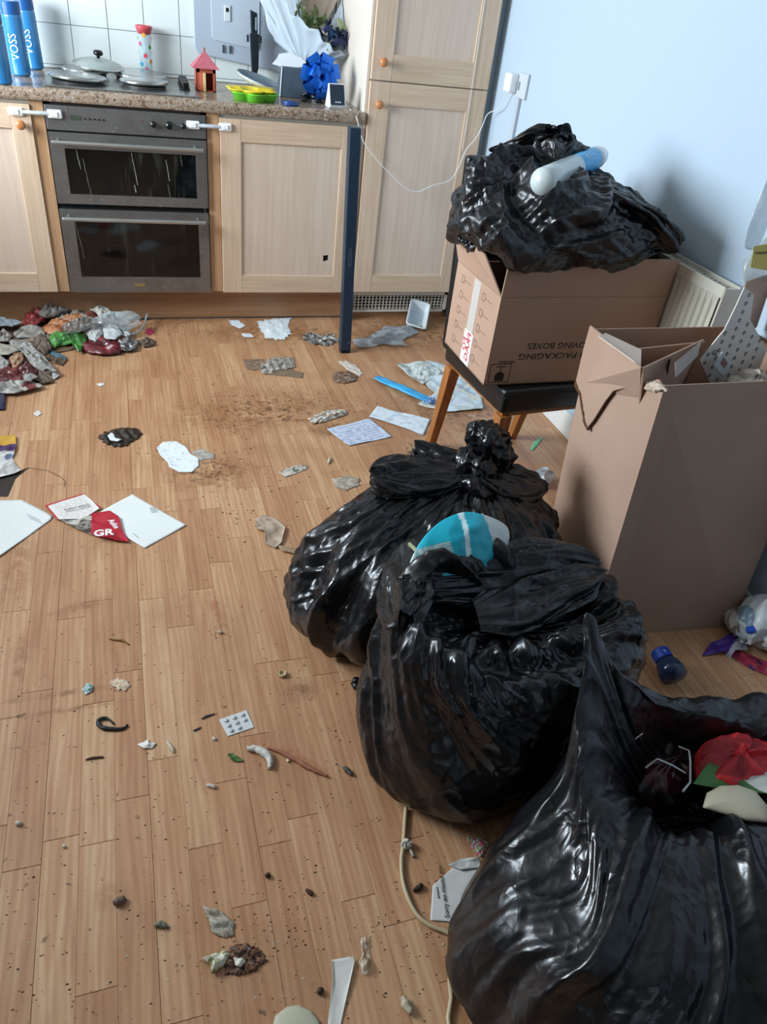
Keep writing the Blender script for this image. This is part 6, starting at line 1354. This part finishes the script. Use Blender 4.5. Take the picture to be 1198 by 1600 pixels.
lump('dark_lump', 'dark reddish lump behind the coloured crumbs near the bottom middle', 'crumb', [(415, 1366), (422, 1369)], .0055, '#3b2015', 12)
lump('dark_lump', 'dark brown lump beside the white paper strip', 'crumb', [(496, 1548), (505, 1549)], .0065, '#3a2617', 13)
lump('dark_lump', 'dark flat leaf scrap left of the delivery card', 'crumb', [(646, 1392), (655, 1386), (660, 1382)], .0060, '#2e211a', 14)
lump('dark_lump', 'small dark red crumbs cluster in the lower middle', 'crumb', [(478, 1390), (484, 1394), (489, 1398)], .0048, '#4a2418', 15)
lump('pale_chip', 'small white chip left of the twisted tissue', 'chip', [(332, 1152), (337, 1156)], .0038, '#d8d2c4', 16)
lump('pale_chip', 'off-white chip in the left lower floor', 'chip', [(24, 1286), (33, 1287)], .0055, '#c9c0b0', 17)
lump('pale_chip', 'pale broken shell bit above the lower left pebble', 'chip', [(98, 1320), (103, 1324)], .0035, '#c6bda8', 18)
lump('pale_chip', 'cream chip below the leaf on the middle floor', 'chip', [(322, 1226), (338, 1230)], .0045, '#cfc5b4', 19)
lump('pale_chip', 'white crumb left of the rind strip end', 'chip', [(448, 1187), (452, 1190)], .0036, '#d2c6ae', 20)
lump('pale_chip', 'pale nut shaped bit beside the plastic cap', 'chip', [(340, 986), (347, 989)], .0045, '#b9b094', 21)
lump('slim_clip', 'dark grey slim clip above the blister pack', 'clip', [(315, 1123), (323, 1119), (335, 1115)], .0026, '#3e3f4c', 22)
lump('slim_clip', 'shorter dark slim clip left of the blister pack', 'clip', [(302, 1142), (308, 1139), (314, 1136)], .0026, '#4a4a52', 23)
scrap('green_leaf', 'small fresh green leaf below the blister pack', 'leaf', [(355, 1179), (363, 1178), (372, 1183), (381, 1189), (372, 1191), (362, 1189)], patches(['#3c5a22', '#4a6b2c', '#2f4a1a'], 6, 1), amp=.002, freq=50, curl=.003, seed=60, ns=30, nr=8)
scrap('white_chip', 'folded white paper chip left of the stub', 'paper', [(214, 1163), (225, 1160), (232, 1155), (233, 1161), (245, 1161), (238, 1170), (224, 1170)], flat('#dedad4'), amp=.005, freq=50, seed=61, ns=36, nr=8)
scrap('green_scrap', 'crumpled white and green plastic scrap on the left floor', 'scrap', [(128, 1076), (136, 1068), (146, 1071), (144, 1081), (133, 1086)], patches(['#4d8a78', '#d3d8d4', '#6fa394'], 6, 1), amp=.006, freq=60, seed=62, ns=30, nr=8)
scrap('clear_shreds', 'thin clear plastic shreds right of the green scrap', 'scrap', [(168, 1066), (184, 1060), (200, 1066), (202, 1080), (186, 1078)], patches(['#b99a7c', '#d6c4ae', '#c0a284'], 9, 1), amp=.003, freq=60, jag_=.25, seed=63, ns=36, nr=8)
scrap('newspaper_scrap', 'crumpled grey printed paper near the bottom centre', 'paper', [(316, 1418), (335, 1422), (350, 1428), (366, 1443), (364, 1462), (350, 1466), (330, 1458), (327, 1440)], stripes('#b3a998', '#7c7264', 14, .4), h=.004, amp=.010, freq=30, jag_=.07, seed=64)
t = thing('rotten_scraps', 'rotting food scraps with pale peel at the bottom centre', 'food', at(360, 1505))
scrap('pale_peel', None, None, [(316, 1500), (330, 1492), (352, 1486), (362, 1492), (352, 1508), (332, 1524), (326, 1508)], patches(['#a8a078', '#cfcab4', '#8a8458'], 5, 2), parent=t, h=.010, amp=.010, freq=35, jag_=.05, seed=65)
scrap('white_peel', None, None, [(365, 1498), (374, 1494), (384, 1502), (376, 1512), (368, 1510)], flat('#d8d2c2'), parent=t, z=.008, amp=.006, freq=60, seed=66, ns=30, nr=8)
scrap('dark_mush', None, None, [(345, 1500), (362, 1478), (385, 1474), (408, 1486), (418, 1500), (396, 1518), (372, 1524), (352, 1522)], patches(['#2c1a10', '#46291a', '#6b4630', '#8a6246', '#1d120b'], 14, 3), parent=t, h=.003, amp=.006, freq=45, jag_=.10, seed=67, ns=90, nr=20)
scrap('paper_strip', 'long white paper strip running off the bottom edge', 'paper', [(518, 1502), (552, 1496), (554, 1502), (532, 1600), (536, 1660), (498, 1660), (512, 1600), (520, 1530)], flat('#d3cfc6'), amp=.003, freq=12, curl=.006, seed=68)
scrap('clear_strip', 'crinkled clear film above the white paper strip', 'film', [(562, 1470), (572, 1462), (576, 1480), (580, 1500), (578, 1518), (568, 1526), (560, 1505), (566, 1490)], patches(['#d0c0aa', '#b89c80', '#e0d6c6'], 7, 2), mat=M_film, amp=.010, freq=35, jag_=.08, seed=69)
scrap('milky_lid', 'round milky plastic lid cut by the bottom edge', 'saucer', [(424, 1612), (430, 1588), (448, 1574), (466, 1571), (486, 1580), (498, 1596), (504, 1615), (502, 1650), (430, 1650)], flat('#b9b49c'), h=.010, z=.003, seed=70, solid=.002, mat=printed('matte_cream', .5, .3, bump=.02))  # round plastic lid among the litter
# cable with its knot, delivery card
cab = [at(634, 1262, .005), at(632, 1290, .005), at(630, 1318, .006), at(627, 1345, .005), at(629, 1375, .005), at(638, 1405, .005), at(652, 1430, .005), at(672, 1446, .005), at(700, 1458, .005), at(722, 1476, .005)]
t = thing('floor_cable', 'dirty white flex snaking out from under the bags with a knot of tape', 'cable', at(630, 1340))
MB().tube(smooth_pts(cab, 6), .0042, 8).build('flex', plain('flex_cream', '#b8a482', .45), t, smooth=True)
X = blob_grid(at(635, 1319, .008), .011, .010, .008, amp=.003, seed=41, fu=8); fast_mesh('tape_knot', X, grid_faces(60, 90), plain('tape_knot', '#b9b3a6', .5), t)
MB().tube([at(637, 1322, .004), at(643, 1332, .004), at(646, 1338, .003)], [.004, .003, .004], 7).build('tape_tail', plain('tape_knot', '#b9b3a6', .5), t, smooth=True)
tag(MB().tube([at(702, 1530, .005), at(705, 1560, .005), at(700, 1590, .005), at(706, 1640, .005)], .0042, 8).build('cable_end', plain('flex_cream', '#b8a482', .45), smooth=True), 'short end of cream flex beside the nearest bag at the bottom', 'cable')
t = scrap('delivery_card', 'white missed delivery card tucked under the nearest bag', 'card', [(672, 1438), (676, 1384), (706, 1357), (745, 1348), (760, 1360), (720, 1442)], flat('#cfcdc9'), z=.0015, amp=.0008, seed=71, solid=.0012)
ang = 78; floor_text(t, 'Sorry we missed you', 699, 1434, .0125, ang, M_ink, z=.0042, bold=.015, sx=.92); floor_text(t, 'amazon', 685, 1404, .007, ang, M_ink, z=.0032, bold=.02)
scrap('crumpled_receipt', 'crumpled white paper behind the missed delivery card', 'paper', [(700, 1352), (720, 1342), (748, 1340), (752, 1356), (720, 1360)], flat('#bdbcb8'), z=.004, amp=.008, freq=30, seed=72)
scrap('coloured_wrapper', 'red and green striped wrapper corner between the two front bags', 'wrapper', [(728, 1310), (750, 1308), (765, 1318), (750, 1342), (740, 1330)], patches(['#b04a62', '#4f9a48', '#d6ccd0', '#8a3a5a'], 9, 3), z=.003, amp=.008, freq=35, seed=73)
# by the chair
t = scrap('green_fork', 'small pale green plastic stick under the chair', 'stick', [(828, 702), (832, 704), (838, 698), (848, 685), (845, 683), (834, 690)], flat('#7cc79a'), h=.003, z=.001, seed=74, ns=30, nr=6)
crumple_ball('crushed_bottle', 'crushed clear plastic bottle behind the tall carton corner', 'bottle', Vector(at(850, 745, .03)), (.042, .030, .028), ['#a9bcc6', '#c9d6dc', '#8fa4b0'], printed('clear_crush', .08, .9, alpha=.5, bump=.8, bscale=90), 36, (.2, .1, .3), 9)

# ================================================================ HEAP AT THE LEFT
H = [  # name, label, category, outline, colours, z, h, amp, material, seed
 ('paper_scrap', 'blue-grey paper sheet at the far left back of the heap', 'paper', [(-30, 495), (0, 497), (36, 505), (20, 512), (-30, 512)], flat('#9fb0b8'), .035, .0, .012, M_prn, 80),
 ('crisp_packet', 'crumpled red packet at the back of the litter heap', 'packet', [(34, 512), (40, 495), (60, 485), (80, 480), (89, 479), (86, 492), (70, 506), (50, 514)], patches(['#a82a2c', '#8a1f22', '#c23a34'], 5, 1), .015, .030, .016, M_gloss, 81),
 ('carton_board', 'printed pale carton board behind the orange packet', 'card', [(85, 500), (100, 488), (138, 484), (152, 492), (130, 503), (96, 508)], stripes('#b9ae98', '#3a342c', 3, .4), .030, .010, .010, M_prn, 82),
 ('orange_packet', 'orange crumpled bag in the middle of the litter heap', 'packet', [(66, 516), (80, 504), (108, 496), (136, 492), (140, 508), (122, 520), (95, 526), (74, 524)], patches(['#c8743c', '#d88a4c', '#b5642f'], 5, 2), .020, .030, .012, M_gloss, 83),
 ('food_tray', 'small cream plastic tray tipped on top of the heap', 'tray', [(140, 485), (158, 478), (170, 481), (173, 490), (156, 498), (150, 490)], flat('#cfc9b8'), .065, .0, .010, M_prn, 84),
 ('brown_wrapper', 'small brown wrapper right of the orange bag', 'wrapper', [(134, 490), (146, 487), (152, 497), (146, 506), (138, 502)], flat('#8a3f2a'), .050, .01, .008, M_gloss, 85),
 ('grey_bag', 'pale grey paper bag left of the orange packet', 'paper', [(20, 524), (30, 514), (55, 511), (72, 516), (72, 528), (50, 530), (28, 530)], patches(['#a89f94', '#bdb4a8', '#918678'], 5, 3), .012, .022, .010, M_prn, 86),
 ('green_packet', 'bright green torn packet at the front of the heap', 'packet', [(76, 540), (80, 520), (98, 526), (118, 522), (136, 528), (136, 540), (124, 552), (112, 540), (95, 542), (86, 546)], patches(['#4ea63c', '#67bd4a', '#3c8a30'], 6, 4), .012, .020, .016, M_gloss, 87),
 ('paper_cup', 'white crushed cup half in the heap beside the clear tray', 'cup', [(134, 522), (150, 512), (160, 514), (162, 524), (150, 536), (140, 532)], flat('#d3d3ce'), .026, .018, .008, M_prn, 88),
 ('paper_plate', 'white round lid tipped on the front right of the heap', 'lid', [(160, 514), (172, 507), (184, 510), (192, 524), (180, 531), (163, 530)], flat('#e0e2e2'), .028, .016, .004, M_prn, 89),
 ('label_scrap', 'small white label scrap with bar lines at the heap end', 'label', [(190, 516), (204, 512), (203, 528), (192, 526)], stripes('#d6d6d2', '#4a4a4a', 5, .4, 'a'), .020, .0, .006, M_prn, 90),
 ('crimson_packet', 'dark crimson snack packet at the front edge of the heap', 'packet', [(122, 544), (136, 532), (160, 528), (180, 532), (196, 545), (188, 554), (160, 556), (136, 552)], patches(['#861c26', '#6d1620', '#a02a30'], 5, 5), .006, .028, .010, M_gloss, 91),
 ('foil_ball', 'grey crinkled foil right of the crimson packet', 'foil', [(180, 534), (200, 530), (216, 536), (214, 548), (196, 552), (184, 548)], patches(['#7f7a76', '#a19c98', '#5f5b58'], 9, 6), .006, .016, .014, M_gloss, 92),
 ('brown_foil', 'patterned brown foil scrap at the right tip of the heap', 'foil', [(214, 534), (230, 529), (242, 534), (240, 541), (224, 544)], patches(['#6b5344', '#8f7a68', '#4c3a2e'], 10, 7), .003, .008, .008, M_gloss, 93),
 ('blue_card', 'narrow dull blue card strip under the green packet', 'card', [(70, 548), (78, 546), (104, 558), (104, 563), (90, 560)], flat('#4f7d8f'), .006, .004, .004, M_prn, 94),
 ('card_bits', 'brown torn card bits under the blue strip', 'card', [(76, 560), (92, 558), (104, 564), (98, 572), (84, 568)], patches(['#7d604a', '#5c4432'], 8, 7), .002, .004, .006, M_prn, 95),
 ('newspaper', 'long grey printed paper hanging down the front of the heap', 'paper', [(14, 534), (40, 532), (52, 540), (62, 552), (76, 566), (90, 580), (88, 585), (72, 578), (60, 583), (46, 566), (34, 552), (20, 546)], stripes('#b9b5ac', '#7d7a74', 14, .35, 'b'), .018, .010, .012, M_prn, 96),
 ('paper_bowl', 'cream round container at the left of the heap', 'bowl', [(-20, 540), (0, 539), (24, 542), (30, 550), (14, 556), (-20, 556)], flat('#c9c0ac'), .030, .020, .003, M_prn, 97),
 ('striped_tub', 'orange striped food tub rim in the left of the heap', 'tub', [(14, 560), (26, 550), (36, 552), (38, 564), (28, 574), (20, 576)], stripes('#cfae86', '#b5541f', 5, .5), .022, .014, .008, M_prn, 98),
 ('red_carton', 'red and white carton at the left edge of the heap', 'carton', [(-20, 560), (0, 558), (14, 566), (16, 576), (0, 582), (-20, 582)], patches(['#9f2f33', '#c9c4c0', '#7c2226'], 4, 2), .022, .014, .010, M_gloss, 99),
 ('red_wrapper', 'dark red wrapper lying under the newspaper', 'wrapper', [(-20, 590), (10, 578), (40, 578), (58, 590), (40, 600), (0, 600), (-20, 600)], patches(['#6f1f22', '#93302c', '#4c1a1a'], 5, 3), .010, .016, .012, M_gloss, 100),
 ('brown_film', 'brown translucent film at the front of the heap', 'film', [(48, 588), (62, 580), (82, 586), (84, 598), (66, 602), (54, 598)], patches(['#7a6450', '#937c66', '#5f4a38'], 7, 3), .004, .012, .012, M_prn, 101),
 ('white_carton', 'long white wrapper with red print at the heap front', 'wrapper', [(-20, 604), (10, 596), (40, 596), (64, 602), (68, 606), (40, 614), (22, 618), (-20, 614)], patches(['#bfb6ac', '#a79d94', '#cfc8be', '#9c3a36'], 4, 8), .008, .010, .012, M_prn, 102),
 ('tissue', 'small white tissue tip at the front corner of the heap', 'tissue', [(78, 586), (90, 583), (95, 588), (84, 594)], flat('#d6d2c6'), .004, .006, .006, M_prn, 103),
 ('blue_box', 'navy blue box corner at the left edge below the heap', 'box', [(-25, 616), (0, 612), (9, 616), (8, 640), (-25, 642)], flat('#232f5e'), .004, .018, .002, M_gloss, 104),
]
H += [
 ('paper_scrap', 'crumpled grey-brown paper at the very back of the heap', 'paper', [(60, 492), (78, 480), (100, 478), (110, 488), (90, 496), (70, 500)], patches(['#8a8078', '#a39a90', '#6b6058'], 9, 3), .04, .03, .016, M_prn, 120),
 ('white_wrapper', 'small white wrapper with brown stains left of the newspaper', 'wrapper', [(-10, 524), (8, 520), (20, 528), (14, 536), (-10, 536)], patches(['#b9b4ac', '#8a6f5a', '#cfcac2'], 7, 3), .02, .02, .014, M_prn, 121),
 ('brown_paper', 'brown paper crumple in the gap between green packet and newspaper', 'paper', [(48, 540), (62, 530), (78, 534), (82, 548), (70, 556), (56, 548)], patches(['#7a6250', '#937a66', '#5c4838'], 8, 3), .01, .03, .016, M_prn, 122),
 ('clear_wrapper', 'clear crinkled wrapper draped over the orange packet', 'film', [(96, 512), (130, 500), (160, 502), (166, 508), (130, 520), (104, 526)], patches(['#9a948c', '#c9c4bc', '#7d766e'], 9, 3), .045, .02, .014, M_film, 123),
 ('maroon_wrapper', 'narrow maroon wrapper poking out below the striped tub', 'wrapper', [(24, 578), (44, 572), (62, 580), (56, 588), (36, 586)], patches(['#5c1d1f', '#7d2c2a'], 6, 3), .022, .02, .012, M_gloss, 124),
 ('white_sachet', 'white sachet lying over the dark red wrapper', 'sachet', [(36, 590), (52, 586), (60, 592), (48, 598), (38, 598)], patches(['#c4beb6', '#a79f96'], 6, 3), .024, .012, .010, M_prn, 125)]
def shade_muted(f_):  # shade over the heap put into its colours, greyed and darkened
    def g(a, b, x, y):
        c = f_(a, b, x, y); l = c.mean(-1, keepdims=True); n = .82+.18*vnoise(np.stack([x*60, y*60, x*0], -1))[..., None]; return (c*.80+l*.20)*.84*n
    return g
for (nm, lab, cat, px_, cf_, z_, h_, am_, mt_, sd_) in H:
    cf_ = shade_muted(cf_)
    scrap(nm, lab, cat, px_, cf_, mat=mt_, z=z_, h=h_*.6, amp=am_*1.3, freq=30, curl=.006, seed=sd_, jag_=.03, solid=.0007)
crimson = [o for o in bpy.data.objects if o.name.startswith('crimson_packet')][0]
floor_text(crimson, 'ROX', 168, 545, .020, 62, M_pwhite, z=.047, bold=.02)
t = thing('clear_tray', 'large crushed clear plastic tray at the right of the litter heap', 'tray', at(190, 500))
M_ct = plain('clear_tray_plastic', '#cfd8da', .06, alpha=.32, spec=.9, bump=.6, bscale=70)
X = blob_grid(at(183, 503, .052), .105, .055, .040, amp=.010, seed=51, fu=12, rot=rotxyz(0, -.1, -.1)); X[..., 2] = np.maximum(X[..., 2], .002); fast_mesh('tray_shell', X, grid_faces(60, 90), M_ct, t)
MB().tube(smooth_pts([at(178, 512, .03), at(190, 514, .03), at(205, 522, .02), at(222, 512, .03), at(230, 490, .05)], 5), .004, 6).build('rolled_rim', plain('clear_rim', '#b9cad2', .1, alpha=.6), t, smooth=True)
scrap('dirty_paper', 'brown dirty paper underneath the litter heap', 'paper', [(-20, 508), (60, 505), (150, 505), (190, 520), (150, 540), (90, 552), (60, 580), (0, 600), (-20, 600)], patches(['#5c4636', '#7a6048', '#453226', '#8a7a68'], 9, 3), z=.0008, h=.008, amp=.008, freq=24, seed=110, ns=90, nr=24)

# ================================================================ CRUMBS
rc_ = random.Random(21)
def crumbs(name, lab, n, pick, s0, s1, mat):
    b = MB()
    for k in range(n):
        px_, py_ = pick(); x, y, _ = at(px_, py_); s_ = s0*math.exp(rc_.random()*math.log(s1/s0)); h_ = s_*.5; a = rc_.random()*PI
        vs = []; m_ = 5
        for i in range(m_): th = a+2*PI*i/m_; q = s_*(.5+.5*rc_.random()); vs.append((x+q*math.cos(th)*1.4, y+q*math.sin(th)*.8, .0002))
        vs.append((x, y, .0002+h_)); b.add(vs, [(i, (i+1) % m_, m_) for i in range(m_)])
    return tag(b.build(name, mat), lab, 'crumbs', None, 'stuff')
def cluster(cs):
    def f():
        c = rc_.choice(cs); return (c[0]+rc_.gauss(0, c[2]), min(max(c[1]+rc_.gauss(0, c[3]), 497), 1700))
    return f
allf = lambda: (rc_.uniform(0, 700), 500+1100*rc_.random()**.8)
far = [(620, 530, 60, 16), (680, 530, 40, 20), (500, 530, 40, 12), (260, 520, 40, 14), (420, 620, 60, 16), (330, 720, 40, 16), (480, 760, 60, 30), (370, 800, 30, 20), (270, 705, 20, 12), (350, 660, 30, 12), (560, 640, 50, 14), (380, 580, 60, 14)]
near = [(450, 1060, 40, 18), (530, 1160, 20, 30), (370, 1495, 35, 18), (600, 1440, 20, 30), (460, 1450, 30, 20), (300, 1410, 40, 12), (345, 985, 14, 8), (430, 1420, 40, 30), (190, 1050, 25, 20), (560, 1075, 14, 14)]
M_c1 = plain('crumb_dark', '#2f2018', .8); M_c2 = plain('crumb_brown', '#6a452c', .8); M_c3 = plain('crumb_pale', '#c9bda6', .7)
crumbs('dark_crumbs', 'dark crumbs strewn over the far kitchen floor', 700, cluster(far), .0010, .0045, M_c1)
crumbs('dark_crumbs', 'dark crumbs strewn over the near floor', 330, cluster(near), .0006, .0026, M_c1)
crumbs('brown_crumbs', 'brown dirt specks scattered all over the floor', 750, allf, .0007, .0028, M_c2)
crumbs('dark_specks', 'black specks scattered thinly all over the floor', 260, allf, .0007, .0030, M_c1)
crumbs('pale_crumbs', 'pale crumbs scattered thinly over the floor', 150, allf, .0007, .0030, M_c3)
